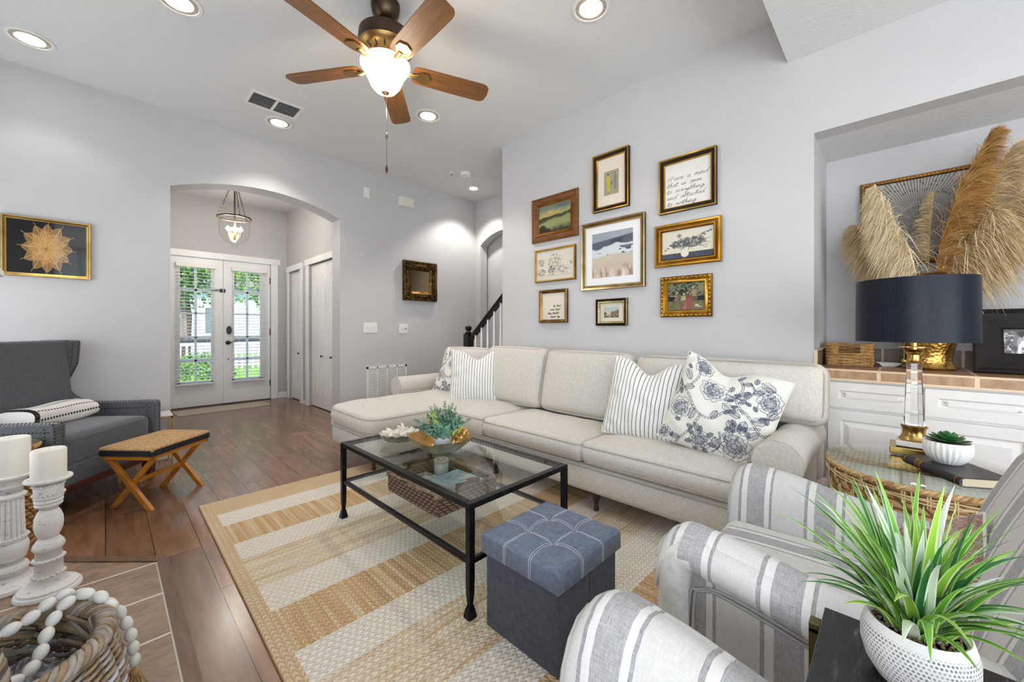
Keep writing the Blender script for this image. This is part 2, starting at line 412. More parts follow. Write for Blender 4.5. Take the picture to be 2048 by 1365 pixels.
# ------------------------------------------------------------------ materials: room
M_wall = simple('wall_paint', C(198, 197, 197), C(195, 194, 194), .75, nscale=2, bump=.12, bscale=140, bdist=.0008, spec=.25)
def ceiling_mat():
    t = NT('ceiling_texture'); v = t.coord('Object', (1, 1, 1)); n = t.noise(v, 55, 4, .6, .6)
    t.setp(color=C(222, 222, 221), rough=.9, spec=.15); t.bump(t.ramp(n, [(.42, (0, 0, 0)), (.6, (1, 1, 1))]), .35, .0025); return t.m
M_ceil = ceiling_mat()
M_trim = simple('white_trim_paint', C(244, 244, 244), C(240, 240, 240), .38, nscale=3)
M_white = simple('white_plastic', C(235, 235, 232), C(230, 230, 227), .4)
M_cab = simple('cabinet_paint', C(226, 224, 221), C(222, 220, 217), .42, nscale=3)
def floor_mat():
    t = NT('oak_plank_floor'); tc = t.n('ShaderNodeTexCoord'); s = t.sep(tc.outputs['Object']); cb = t.n('ShaderNodeCombineXYZ')
    t.l(s[1], cb.inputs[0]); t.l(s[0], cb.inputs[1])
    br = t.n('ShaderNodeTexBrick'); t.l(cb.outputs[0], br.inputs['Vector']); br.offset = .37; br.offset_frequency = 2
    for k, v in (('Scale', 1), ('Brick Width', 1.22), ('Row Height', .165), ('Mortar Size', .0018), ('Mortar Smooth', .1), ('Bias', 0)): br.inputs[k].default_value = v
    br.inputs['Color1'].default_value = (0, 0, 0, 1); br.inputs['Color2'].default_value = (1, 1, 1, 1); br.inputs['Mortar'].default_value = (.5, .5, .5, 1)
    # per-board offset of the grain
    ad = t.n('ShaderNodeVectorMath'); ad.operation = 'MULTIPLY_ADD'; t.l(br.outputs['Color'], ad.inputs[0]); ad.inputs[1].default_value = (3, 7, 5); mp = t.n('ShaderNodeMapping'); t.l(tc.outputs['Object'], mp.inputs[0]); mp.inputs['Scale'].default_value = (9, 1.1, 1); t.l(mp.outputs[0], ad.inputs[2])
    g1 = t.noise(ad.outputs[0], 2.0, 6, .6, .3); mp2 = t.n('ShaderNodeMapping'); t.l(ad.outputs[0], mp2.inputs[0]); mp2.inputs['Scale'].default_value = (4, 1, 1); g2 = t.noise(mp2.outputs[0], 9, 5, .7)
    base = t.ramp(g1, [(.28, C(100, 70, 49)), (.45, C(124, 89, 63)), (.6, C(140, 103, 75)), (.78, C(156, 121, 91))])
    tone = t.ramp(br.outputs['Color'], [(0, (.78, .76, .74)), (.5, (1, 1, 1)), (1, (1.12, 1.08, 1.02))]); c = t.mix(1.0, base, tone, 'MULTIPLY')
    c = t.mix(t.math('MULTIPLY', t.ramp(g2, [(.35, (1, 1, 1)), (.55, (0, 0, 0))]), .18), c, C(72, 47, 33))
    v3 = t.coord('Object', (7, 3.2, 1)); kn = t.ramp(t.noise(v3, 1.0, 3, .5, .4), [(.69, (0, 0, 0)), (.78, (1, 1, 1))]); c = t.mix(t.math('MULTIPLY', kn, .75), c, C(62, 52, 47))
    c = t.mix(br.outputs['Fac'], c, C(38, 25, 18))
    t.setp(color=c, rough=.235, spec=.95)
    t.bump(t.math('SUBTRACT', 1, br.outputs['Fac']), .3, .001); return t.m
M_floor = floor_mat()
def tile_mat(name, grout, w, h, mort, ox, oy, ca, cb_, swap=False, plane='xy', rough=.35, off=0.0):
    t = NT(name); tc = t.n('ShaderNodeTexCoord'); s = t.sep(tc.outputs['Object']); cb = t.n('ShaderNodeCombineXYZ')
    ix = {'x': 0, 'y': 1, 'z': 2}; t.l(t.math('ADD', s[ix[plane[0]]], ox), cb.inputs[0]); t.l(t.math('ADD', s[ix[plane[1]]], oy), cb.inputs[1])
    br = t.n('ShaderNodeTexBrick'); t.l(cb.outputs[0], br.inputs['Vector']); br.offset = off
    for k, v in (('Scale', 1), ('Brick Width', w), ('Row Height', h), ('Mortar Size', mort), ('Mortar Smooth', .1)): br.inputs[k].default_value = v
    n = t.noise(t.coord('Object', (1, 2.2, 1)), 9, 7, .68, 1.2); c = t.ramp(n, [(.3, ca), (.52, cb_), (.72, tuple(x * 1.28 for x in cb_))])
    t.setp(color=t.mix(br.outputs['Fac'], c, grout), rough=rough); t.bump(t.math('SUBTRACT', t.math('MULTIPLY', n, .4), br.outputs['Fac']), .4, .002); return t.m
M_hearth = tile_mat('hearth_tile', C(214, 203, 190), .302, .2965, .006, -.165 + .302 * 4, -2.4135 + .2965 * 12, C(120, 96, 78), C(152, 127, 107))
M_trimwood = simple('hearth_wood_edge', C(118, 88, 68), C(92, 66, 50), .4, nscale=6, stretch=(8, 1, 8))
M_bronze = metal('aged_bronze', C(96, 80, 66), .42, C(74, 60, 50), bump=.1)
M_black = simple('black_enamel', C(26, 26, 28), C(20, 20, 22), .35)
M_brass = metal('antique_brass', C(190, 158, 96), .24, C(160, 128, 72))
def glass_mat(name, tint=(1, 1, 1), rough=0.0, ior=1.45):
    t = NT(name); t.setp(color=tint, rough=rough, trans=1.0, ior=ior); MATS[name] = t.m; return t.m
def pane_mat(name, tint=(.97, .985, .98), refl=.05):
    """thin pane: clear with a fresnel reflection, lets shadow light pass"""
    t = NT(name); tr = t.n('ShaderNodeBsdfTransparent'); tr.inputs[0].default_value = C4(tint); gl = t.n('ShaderNodeBsdfGlossy'); gl.inputs['Roughness'].default_value = .01
    lw = t.n('ShaderNodeLayerWeight'); lw.inputs[0].default_value = .5; fr = t.math('MULTIPLY_ADD', t.math('POWER', lw.outputs['Facing'], 5), .9, .035); mx = t.n('ShaderNodeMixShader'); t.l(fr, mx.inputs[0]); t.l(tr.outputs[0], mx.inputs[1]); t.l(gl.outputs[0], mx.inputs[2])
    t.l(mx.outputs[0], t.t.nodes['Material Output'].inputs[0]); MATS[name] = t.m; return t.m
M_pane = pane_mat('clear_pane')
def emit(name, c, s):
    t = NT(name); t.setp(color=c, rough=.5, emit=s, emitc=c); return t.m

# ------------------------------------------------------------------ room shell
XW, YL, HC = 2.736, 4.298, 2.88; DY = 6.833; EX = 1.973
XL, YF = -1.3, -2.6
def slab(name, x0, x1, y0, y1, z0, z1, m, **kw): return struct(MB().box(x0, x1, y0, y1, z0, z1).build(name, m, smooth=0, **kw))
slab('floor', XL - .1, 3.95, YF - .1, DY + .12, -.12, 0, M_floor)
mb = MB(); mb.box(XL - .1, 3.95, .445, DY + .1, HC, HC + .15); mb.box(XL - .1, 3.95, YF - .1, .445, 2.6, HC + .15)
struct(mb.build('ceiling', M_ceil, smooth=0))
def arc(x0, x1, zs, rise, n=20):
    c = (x1 - x0) / 2; R = (c * c + rise * rise) / (2 * rise); a = math.asin(c / R); out = []
    for i in range(n + 1): t = a - 2 * a * i / n; out.append(((x0 + x1) / 2 - R * math.sin(t), zs + R * math.cos(t) - (R - rise)))
    return out
TY = Matrix(((1, 0, 0, 0), (0, 0, 1, 0), (0, 1, 0, 0), (0, 0, 0, 1)))      # (x, z, depth) -> world x, y=depth, z
TX = Matrix(((0, 0, 1, 0), (1, 0, 0, 0), (0, 1, 0, 0), (0, 0, 0, 1)))      # (y, z, depth) -> world x=depth, y, z
poly = [(XL, 0), (.373, 0)] + arc(.373, 1.763, 2.252, .14) + [(1.763, 0), (3.95, 0), (3.95, HC), (XL, HC)]
struct(MB().prism(poly, YL, YL + .21, T=TY).build('wall_back', M_wall, smooth=0))
struct(MB().prism([(2.789, 0), (2.789, HC), (YF, HC), (YF, 0), (-1.9, 0), (-1.9, 2.155), (.325, 2.155), (.325, 0)], XW, XW + .115, T=TX).build('wall_right', M_wall, smooth=0))
mb = MB(); mb.box(XW + .115, 3.40, .325, .44, 0, 2.27); mb.box(3.287, 3.40, -1.9, .325, 0, 2.27); mb.box(XW + .115, 3.40, -2.0, -1.9, 0, 2.27)
struct(mb.build('wall_niche', M_wall, smooth=0)); slab('ceiling_niche', XW + .115, 3.287, -1.9, .325, 2.155, 2.27, M_ceil)
struct(MB().prism([(.44, 0), (3.3, 0)] + arc(3.3, 4.19, 2.238, .15) + [(4.19, 0), (YL, 0), (YL, HC), (.44, HC)], 3.677, 3.80, T=TX).build('wall_hall', M_wall, smooth=0))
slab('wall_hall_niche', 3.83, 3.95, 2.9, YL, 0, HC, M_wall)
slab('wall_left', XL - .1, XL, YF, YL, 0, HC, M_wall); slab('wall_front', XL - .1, XW + .2, YF - .1, YF, 0, HC, M_wall)
slab('wall_chimney', XL, -.47, .55, 2.3, 0, HC, M_wall)
slab('wall_entry_left', .27, .36, YL + .21, DY, 0, HC, M_wall)
# entry right wall with two closet openings
poly = [(YL + .21, 0), (4.68, 0), (4.68, 1.97), (5.86, 1.97), (5.86, 0), (6.17, 0), (6.17, 1.955), (6.705, 1.955), (6.705, 0), (DY, 0), (DY, HC), (YL + .21, HC)]
struct(MB().prism(poly, EX, EX + .12, T=TX).build('wall_entry_right', M_wall, smooth=0))
slab('wall_closet', 2.55, 2.6, YL + .21, DY, 0, HC, M_wall)
struct(MB().prism([(.27, 0), (.595, 0), (.595, 2.055), (1.76, 2.055), (1.76, 0), (2.6, 0), (2.6, HC), (.27, HC)], DY, DY + .12, T=TY).build('wall_entry_door', M_wall, smooth=0))
# trim
def trim(i, parts, m=None, bevel=.003):
    mb = MB()
    for p in parts: mb.box(*p)
    return struct(mb.build('trim_%d' % i, m or M_trim, smooth=0, bevel=bevel))
trim(1, [(.45, 1.885, DY - .026, DY, 2.045, 2.13), (.50, .60, DY - .02, DY, 0, 2.045), (1.757, 1.85, DY - .02, DY, 0, 2.045)])
trim(2, [(EX - .02, EX, 6.70, 6.765, 0, 1.95), (EX - .02, EX, 6.09, 6.172, 0, 1.95), (EX - .026, EX, 6.075, 6.775, 1.935, 2.02)])
trim(3, [(EX - .02, EX, 5.85, 5.935, 0, 1.965), (EX - .026, EX, 4.55, 5.965, 1.955, 2.035), (EX - .02, EX, 4.60, 4.69, 0, 1.965)])
def baseboard(side, boxes):
    mb = MB()
    for b in boxes: mb.box(*b)
    return struct(mb.build('baseboard_' + side, M_trim, smooth=0, bevel=.004))
baseboard('back', [(XL, .373, YL - .014, YL, 0, .09), (.373, .387, YL - .014, YL + .21, 0, .09), (1.763, 3.677, YL - .014, YL, 0, .09), (1.75, 1.763, YL, YL + .21, 0, .09)])
baseboard('right', [(XW - .014, XW, .33, 2.789, 0, .09)])
baseboard('entry', [(1.855, EX, DY - .014, DY, 0, .09), (EX - .014, EX, 5.94, 6.085, 0, .05)])
baseboard('left', [(XL, XL + .014, 2.31, YL, 0, .09)])
baseboard('hall', [(3.663, 3.677, 3.5, YL, 0, .09)])

# front double doors
def door_leaf(i, x0, x1, gx0, gx1, label, hardware):
    mb = MB(); y0, y1 = DY + .02, DY + .062; z0, z1 = .012, 2.045; a, b = .345, 1.915
    for q in ((x0, gx0, z0, z1), (gx1, x1, z0, z1), (gx0, gx1, z0, a), (gx0, gx1, b, z1)): mb.box(q[0], q[1], y0, y1, q[2], q[3])
    for q in ((gx0 - .02, gx0 + .004, a - .02, b + .02), (gx1 - .004, gx1 + .02, a - .02, b + .02)): mb.box(q[0], q[1], y0 - .008, y0, q[2], q[3])
    for q in ((a - .02, a + .004), (b - .004, b + .02)): mb.box(gx0 - .02, gx1 + .02, y0 - .008, y0, q[0], q[1])
    o = struct(mb.build('door_%d' % i, M_trim, smooth=0), label)
    g = MB(); xm = (gx0 + gx1) / 2; g.box(xm - .013, xm + .013, y0 + .004, y1 - .004, a, b)
    for z in (.635, .955, 1.28, 1.60): g.box(gx0, gx1, y0 + .004, y1 - .004, z - .013, z + .013)
    g.build('window_grille', M_trim, o, smooth=0)
    MB().box(gx0, gx1, y0 + .019, y0 + .022, a, b).build('glass_pane', M_pane, o, smooth=0)
    return o, y0
dl, y0 = door_leaf(1, .602, 1.163, .69, 1.03, 'left leaf of the white glazed front door, flip lock at its edge', 0)
mb = MB(); mb.box(1.128, 1.16, y0 - .012, y0, 1.585, 1.635); mb.tube([(1.13, y0 - .014, 1.605), (1.03, y0 - .016, 1.605), (1.022, y0 - .016, 1.613), (1.03, y0 - .016, 1.621), (1.13, y0 - .014, 1.621)], .0035)
mb.build('flip_lock', M_black, dl, smooth=40)
dr, y0 = door_leaf(2, 1.169, 1.754, 1.292, 1.625, 'right leaf of the white glazed front door, with keypad lock and lever handle', 1)
mb = MB(); mb.prism([(1.172, 1.60), (1.19, 1.60), (1.19, 1.625), (1.172, 1.625)], y0 - .01, y0, T=TY); mb.box(1.172, 1.19, y0 - .018, y0, 1.585, 1.635); mb.build('lock_catch', M_black, dr, smooth=0)
mb = MB(); mb.prism([(1.232 + .03 * math.cos(t) * (1 if abs(math.cos(t)) < .8 else 1), 1.05 + .06 * math.sin(t) if abs(math.sin(t)) > .0 else 1.05) for t in np.linspace(0, 2 * PI, 20)[:-1]], y0 - .028, y0, T=TY); mb.build('keypad_lock', simple('graphite_plastic', C(52, 54, 60), rough=.3), dr, smooth=40, bevel=.004)
mb = MB(); R90 = Matrix.Rotation(PI / 2, 4, 'X'); mb.lathe([(.03, 0), (.03, .008), (.012, .014), (.012, .045)], T=Matrix.Translation((1.222, y0, .872)) @ R90); mb.tube([(1.222, y0 - .045, .872), (1.25, y0 - .048, .875), (1.29, y0 - .045, .882), (1.318, y0 - .04, .874)], [.011, .009, .008, .006])
mb.lathe([(.009, 0), (.009, .006)], T=Matrix.Translation((1.226, y0, .637)) @ R90); mb.build('door_handle', M_black, dr, smooth=40)
for z in (1.80, 1.02, .25): MB().box(1.745, 1.760, y0 - .006, y0 + .002, z - .05, z + .05).build('hinge', simple('bronze_hinge', C(110, 96, 76), rough=.4, metal=.8), dr, smooth=0)
slab('trim_4', .595, 1.76, DY - .01, DY + .1, 0, .012, simple('dark_threshold', C(60, 46, 36), rough=.4))

# closet bifold doors
def leaf_panel(mb, y0, y1, z0, z1, x, point):
    yc = (y0 + y1) / 2
    if point: P = [(y0, z0), (y1, z0), (y1, z1 - .13)] + [(yc + (y1 - yc) * math.cos(t) ** 1.3, z1 - .13 + .13 * math.sin(t) ** .8) for t in np.linspace(.15, PI / 2, 7)] + [(yc - (y1 - yc) * math.sin(t) ** 1.3, z1 - .13 + .13 * math.cos(t) ** .8) for t in np.linspace(0.15, PI / 2 - .15, 6)] + [(y0, z1 - .13)]
    else: P = [(y0, z0), (y1, z0), (y1, z1), (y0, z1)]
    P = [(p[0], p[1]) for p in P]; mb.tube([(x, p[0], p[1]) for p in P], .0055, 5, closed=True)
    Q = [(yc + (p[0] - yc) * .68, z0 + .028 + (p[1] - z0) * ((z1 - z0 - .056) / (z1 - z0))) for p in P]
    mb.prism(Q, x - .006, x + .002, T=TX)
def bifold(i, ys, z1, knobs, label):
    root = None
    for k, (a, b) in enumerate(zip(ys[:-1], ys[1:])):
        mb = MB(); x = EX + .035; mb.box(x, x + .03, b + .002, a - .002, .012, z1)
        leaf_panel(mb, b + .055, a - .055, .16, .66, x, False); leaf_panel(mb, b + .055, a - .055, .79, z1 - .16, x, True)
        if root is None: root = struct(mb.build('door_%d' % i, M_trim, smooth=40, bevel=.002), label); o = root
        else: o = mb.build('door_leaf', M_trim, root, smooth=40, bevel=.002)
        if k in knobs:
            kb = MB(); kb.lathe([(.007, 0), (.006, .014), (.014, .018), (.015, .026), (.010, .032), (.0, .033)], n=14, T=Matrix.Translation((x, knobs[k], .705)) @ Matrix.Rotation(-PI / 2, 4, 'Y')); kb.build('knob', M_black, root, smooth=50)
    return root
bifold(3, [6.70, 6.437, 6.175], 1.94, {1: 6.326}, 'narrow white bifold closet door in the corner beside the front door')
bifold(4, [5.855, 5.565, 5.275, 4.985, 4.69], 1.955, {1: 5.45, 2: 5.13}, 'wide white bifold closet door nearer the arch')

# unseen windows added on solid walls to go with the fill lamps
def added_window(i, T, w, h, n):
    mb = MB(); mb.box(-w / 2 - .06, w / 2 + .06, 0, .03, -.06, 0); mb.box(-w / 2 - .06, w / 2 + .06, 0, .03, h, h + .06); mb.box(-w / 2 - .06, -w / 2, 0, .03, 0, h); mb.box(w / 2, w / 2 + .06, 0, .03, 0, h)
    for k in range(1, n): mb.box(-w / 2 + k * w / n - .03, -w / 2 + k * w / n + .03, 0, .03, 0, h)
    o = struct(mb.build('window_%d' % i, M_trim, smooth=0, T=T)); MB().box(-w / 2, w / 2, .002, .006, 0, h).build('glow_pane', MATS.setdefault('pane_glow', emit('glow_pane', C(222, 232, 240), .9)), o, smooth=0); return o  # panes emit a little to add fill light
added_window(1, Matrix.Translation((.2, YF, .3)), 3.2, 2.2, 3)
added_window(3, Matrix.Translation((XL, 3.25, .5)) @ Matrix.Rotation(-PI / 2, 4, 'Z'), 1.5, 1.7, 2)
added_window(2, Matrix.Translation((XL, -.7, .65)) @ Matrix.Rotation(-PI / 2, 4, 'Z'), 1.8, 1.7, 2)

# fireplace mantel (its end just enters the picture) and the hearth
t = thing('fireplace_mantel', 'white crown-moulded mantel shelf end at the left edge', 'mantel', (-.47, 1.43, 0))
mb = MB(); mb.box(-.0, .205, -.98, .98, 1.262, 1.292); mb.box(0, .16, -.94, .94, 1.235, 1.262); mb.box(0, .11, -.9, .9, 1.205, 1.235); mb.build('shelf', M_trim, t, smooth=0, bevel=.008)
mb = MB(); mb.box(0, .05, -.85, -.6, 0, 1.205); mb.box(0, .05, .6, .85, 0, 1.205); mb.box(0, .045, -.6, .6, .95, 1.205); mb.build('surround', M_trim, t, smooth=0, bevel=.004)
mb = MB(); mb.box(.001, .01, -.45, .45, .0, .75); mb.build('firebox', simple('firebox_black', C(22, 20, 19), rough=.9), t, smooth=0)
hp = [(-.47, .35), (.165, .35), (.165, 2.4135), (-.15, 2.73), (-.47, 2.73)]
struct(MB().prism(hp, .0005, .006).build('hearth', M_hearth, smooth=0), 'tan tiled hearth in the floor')
ho = [(-.47, .31), (.205, .31), (.205, 2.4305), (-.134, 2.77), (-.47, 2.77)]
mb = MB()
for i in range(1, 4):
    a, b = ho[i], ho[i + 1]; c, d = hp[i + 1], hp[i]; mb.prism([a, b, c, d], .0005, .012)
struct(mb.build('trim_5', M_trimwood, smooth=0, bevel=.002), 'dark wood edging round the tiled hearth')

# ------------------------------------------------------------------ ceiling fixtures
M_baffle = simple('white_baffle', C(196, 182, 165), C(186, 172, 156), .6)
M_bulb = emit('lamp_lens', C(255, 247, 235), 14)
def downlight(x, y, z, r, label, energy, small=False):
    t = thing('recessed_light', label, 'ceiling light', (x, y, z), group=None)
    MB().lathe([(r, -.001), (r, -.007), (r * .86, -.009), (r * .80, -.003), (r * .80, .0), (r, -.001)], n=40, cap=False).build('trim_ring', M_white, t, smooth=50)
    prof = [(r * .82, -.004)]
    for k in range(5): prof += [(r * (.80 - .035 * k), -.004 - .0 + .0), (r * (.80 - .035 * k), -.0035)]
    mb = MB(); pr = [(r * .84, -.0045), (r * .80, -.0065), (r * .74, -.005), (r * .72, -.0075), (r * .66, -.006), (r * .64, -.0085), (r * .60, -.007)]
    mb.lathe(pr, n=40, cap=False); mb.build('baffle', M_baffle, t, smooth=30)
    MB().ell((0, 0, -.006), (r * .62, r * .62, .010), 24).build('bulb', M_bulb, t, smooth=180)
    light('downlight', 'SPOT', (x, y, z - .05), energy, (1, .95, .89), (0, 0, 0), spot_size=math.radians(112), spot_blend=.45, shadow_soft_size=.05)
    return t
downlight(-.327, 3.869, HC, .105, 'round recessed ceiling light farthest left, above the leaf picture', 5)
downlight(.283, 2.841, HC, .105, 'recessed ceiling light cut by the top edge, left of the fan', 9)
downlight(1.905, 1.231, HC, .105, 'recessed ceiling light at the top edge, right of the fan', 9)
downlight(1.06, 3.877, HC, .105, 'recessed ceiling light beside the slatted ceiling vent', 18)
downlight(1.906, 2.844, HC, .105, 'recessed ceiling light just right of the hanging fan blade', 30)
downlight(3.293, 3.888, HC, .085, 'small recessed light in the hall ceiling near the corner', 38)
t = thing('ceiling_vent', 'white slatted air vent in the ceiling left of the fan', 'vent', (.953, 3.60, HC))
mb = MB()
for q in ((-.19, .19, .095, .12), (-.19, .19, -.12, -.095), (-.19, -.165, -.095, .095), (.165, .19, -.095, .095), (-.01, .01, -.095, .095)): mb.box(q[0], q[1], q[2], q[3], -.008, 0)
mb.build('frame', M_white, t, smooth=0, bevel=.002)
mb = MB()
for k in range(9):
    y = -.085 + k * .0213
    for x0, x1 in ((-.163, -.012), (.012, .163)): mb.add([(x0, y + .003, -.002), (x1, y + .003, -.002), (x1, y - .001, -.007), (x0, y - .001, -.007), (x0, y + .004, -.002), (x1, y + .004, -.002), (x1, y + .001, -.007), (x0, y + .001, -.007)], [(0, 1, 2, 3), (7, 6, 5, 4), (0, 3, 7, 4), (1, 5, 6, 2)])
mb.build('slats', M_white, t, smooth=0); MB().box(-.164, .164, -.094, .094, -.0012, -.0004).build('gap_shade', simple('dark_gap_shade', C(26, 27, 26), rough=.9), t, smooth=0)  # dark sheet stands in for the shade between the slats
t = tag(MB().lathe([(.068, 0), (.068, -.018), (.06, -.03), (.02, -.034), (0, -.034)][::-1], n=32).build('smoke_detector', M_white, T=Matrix.Translation((2.925, 3.588, HC))), 'round white smoke detector on the hall ceiling', 'smoke detector')
t = thing('sprinkler_head', 'small ceiling sprinkler beside the smoke detector', 'sprinkler', (2.80, 3.70, HC)); MB().lathe([(.03, 0), (.028, -.008), (.01, -.01)][::-1], n=20).build('escutcheon', M_white, t); MB().lathe([(.008, -.01), (.008, -.035), (.016, -.037), (.016, -.040)][::-1], n=12).build('deflector', metal('chrome', C(200, 200, 200), .15), t)

# ceiling fan
FX, FY = 1.0885, 2.041
M_fanwood = simple('fan_blade_wood', C(128, 84, 38), C(98, 62, 28), .5, nscale=3, stretch=(1.5, 22, 1), lo=.3, hi=.7)
t = thing('ceiling_fan', 'five-blade wooden ceiling fan with bowl light and pull chains', 'ceiling fan', (FX, FY, 0))
MB().lathe([(0, HC), (.078, HC), (.078, HC - .02), (.07, HC - .06), (.045, HC - .085), (.03, HC - .095), (0, HC - .095)][::-1], n=36).build('canopy', M_bronze, t, smooth=50)
MB().lathe([(.033, 2.79), (.035, 2.775), (.028, 2.762), (.013, 2.757), (.013, 2.70)], n=20).build('downrod', M_bronze, t, smooth=50)
mb = MB(); mb.lathe([(0, 2.732), (.06, 2.732), (.118, 2.722), (.14, 2.705), (.145, 2.66), (.145, 2.632)][::-1], n=48); mb.build('motor_housing', M_bronze, t, smooth=40)
M_gild = metal('gilded_bronze', C(176, 144, 92), .38, C(150, 120, 76))
mb = MB(); mb.lathe([(.145, 2.632), (.138, 2.618), (.115, 2.60), (.085, 2.588), (.06, 2.578), (.058, 2.565), (0, 2.565)][::-1], n=48)
mb.tube([(.142 * math.cos(a), .142 * math.sin(a), 2.63) for a in np.linspace(0, 2 * PI, 49)[:-1]], .005, 6, closed=True); mb.build('lower_housing', M_gild, t, smooth=40)
for k in range(15):
    a = 2 * PI * k / 15; R = Matrix.Rotation(a, 4, 'Z') @ Matrix.Translation((.108, 0, 2.5955)) @ Matrix.Rotation(-.62, 4, 'Y'); MB().ell((0, 0, 0), (.018, .0055, .002), 10).build('vent_slot', simple('slot_dark', C(60, 48, 34), rough=.7), t, smooth=180, T=R)
for k, a in enumerate((51.3, 123.3, 195.3, 267.3, 339.3)):
    A = Matrix.Rotation(math.radians(a), 4, 'Z'); pit = Matrix.Rotation(math.radians(-12), 4, 'X')
    prof = [(.150, .045), (.165, .055), (.20, .060), (.40, .064), (.56, .066), (.585, .060), (.60, .045), (.606, .0)]
    P = [(x, -w) for x, w in prof] + [(x, w) for x, w in prof[:-1][::-1]]
    T = A @ Matrix.Translation((0, 0, 2.530)) @ pit
    b = MB().prism(P, -.004, .004, m=0).build('blade', [M_fanwood], t, smooth=0, bevel=.0015, T=T)
    mb = MB(); mb.tube([(.085, 0, .045), (.11, 0, -.004), (.15, 0, -.016), (.185, 0, -.010)], [.014, .013, .016, .018], 8, flat=.5)
    mb.prism([(.165, -.02), (.20, -.038), (.235, -.035), (.25, 0), (.235, .035), (.20, .038), (.165, .02)], -.013, -.006); mb.build('blade_bracket', M_gild, b, smooth=40, bevel=.002)
M_frost = NT('frosted_glass_bowl'); M_frost.setp(color=C(250, 246, 240), rough=.5, emit=.55, emitc=C(255, 240, 218)); M_frost = M_frost.m
mb = MB(); mb.lathe([(.060, 2.560), (.100, 2.558), (.124, 2.553), (.134, 2.543), (.134, 2.530), (.122, 2.510), (.106, 2.488), (.094, 2.458), (.080, 2.425), (.055, 2.396), (.03, 2.386), (0, 2.385)][::-1], n=48); mb.build('light_bowl', M_frost, t, smooth=60)
mb = MB(); mb.lathe([(0, 2.368), (.008, 2.370), (.011, 2.378), (.022, 2.386), (.026, 2.396), (.020, 2.402)], n=24); mb.build('finial', M_bronze, t, smooth=50)
mb = MB(); mb.tube([(0.004, -.004, 2.372), (.005, -.004, 1.95)], .0016, 5); mb.lathe([(.002, 2.165), (.006, 2.155), (.0075, 2.14), (.003, 2.125)][::-1], (.005, -.004, 0), 10); mb.build('pull_chain', metal('chain_metal', C(140, 126, 110), .35), t, smooth=50)
mb = MB(); mb.lathe([(.002, 1.985), (.0065, 1.972), (.008, 1.955), (.004, 1.94), (0, 1.938)][::-1], (.005, -.004, 0), 10); mb.build('chain_pull', simple('pull_wood', C(70, 36, 30), rough=.3), t, smooth=50)
for k in range(4):
    a = k * PI / 2 + .4; light('fan_lamp', 'POINT', (FX + .155 * math.cos(a), FY + .155 * math.sin(a), 2.505), .55, (1, .80, .52), shadow_soft_size=.03)
light('fan_lamp_low', 'POINT', (FX, FY, 2.30), 6, (1, .87, .68), shadow_soft_size=.06)

# entry pendant: glass bell jar on chains
PX, PY = 1.045, 5.5
t = thing('bell_jar_pendant', 'glass bell jar pendant on bronze chains in the entry', 'pendant light', (PX, PY, 0))
MB().lathe([(0, HC), (.06, HC), (.055, HC - .02), (0, HC - .03)][::-1], n=24).build('canopy', M_bronze, t); MB().tube([(0, 0, HC - .02), (0, 0, 2.26)], .0075, 8).build('stem', M_bronze, t)
mb = MB(); mb.lathe([(.045, 2.70), (.045, 2.68), (.012, 2.675)][::-1], n=20); mb.build('hook_plate', M_bronze, t)
for k in range(3):
    a = math.radians(35 + 120 * k); a2 = a; p0 = np.array((.05 * math.cos(a), .05 * math.sin(a), 2.69)); p1 = np.array((.165 * math.cos(a), .165 * math.sin(a), 2.36)); mb = MB(); L = 13
    for j in range(L):
        c = p0 + (p1 - p0) * (j + .5) / L; d = (p1 - p0) / np.linalg.norm(p1 - p0); s = np.cross(d, (0, 0, 1)); s /= np.linalg.norm(s); u = np.cross(s, d); s = s if j % 2 else u
        mb.tube([c + d * .017 * math.cos(q) + s * .008 * math.sin(q) for q in np.linspace(0, 2 * PI, 11)[:-1]], .0021, 5, closed=True)
    mb.build('chain', M_bronze, t, smooth=60)
mb = MB(); mb.tube([(.163 * math.cos(a), .163 * math.sin(a), 2.355) for a in np.linspace(0, 2 * PI, 41)[:-1]], .006, 6, closed=True, flat=1.6)
for k in range(3): a = math.radians(35 + 120 * k); mb.tube([(.163 * math.cos(a), .163 * math.sin(a), 2.35), (.175 * math.cos(a), .175 * math.sin(a), 2.36), (.168 * math.cos(a), .168 * math.sin(a), 2.385)], .004, 5)
mb.build('band', M_bronze, t, smooth=60)
prof = [(.158, 2.435), (.154, 2.40), (.153, 2.33), (.153, 2.24), (.148, 2.18), (.13, 2.12), (.10, 2.075), (.06, 2.048), (.028, 2.038), (.026, 2.025), (.040, 2.015), (.038, 2.004), (0, 1.998)]
t2 = MB().lathe(prof[::-1], n=40, cap=False).build('glass_jar', pane_mat('jar_glass', (.96, .96, .955)), t, smooth=80)
M_cbulb = emit('candle_bulb', C(255, 236, 200), 25); mb = MB(); mb.lathe([(.0, 2.10), (.012, 2.105), (.016, 2.13), (.01, 2.15), (.01, 2.26)], n=14)
for k in range(3):
    bl = MB()
    a = math.radians(75 + 120 * k); c, s = math.cos(a), math.sin(a); mb.tube([(0, 0, 2.14), (.03 * c, .03 * s, 2.118), (.06 * c, .06 * s, 2.125), (.072 * c, .072 * s, 2.15)], .0035, 6); mb.lathe([(.0, 2.148), (.014, 2.15), (.010, 2.158), (.009, 2.19)], (.072 * c, .072 * s, 0), 12)
    bl.lathe([(.005, 2.19), (.013, 2.21), (.012, 2.225), (.005, 2.245), (0, 2.255)], (.072 * c, .072 * s, 0), 12)
    bl.build('bulb', M_cbulb, t, smooth=60)
    light('pendant_lamp', 'POINT', (PX + .072 * c, PY + .072 * s, 2.28), 6.5, (1, .93, .84), shadow_soft_size=.02)
mb.build('candelabra', metal('pale_brass', C(190, 170, 130), .3), t, smooth=50)

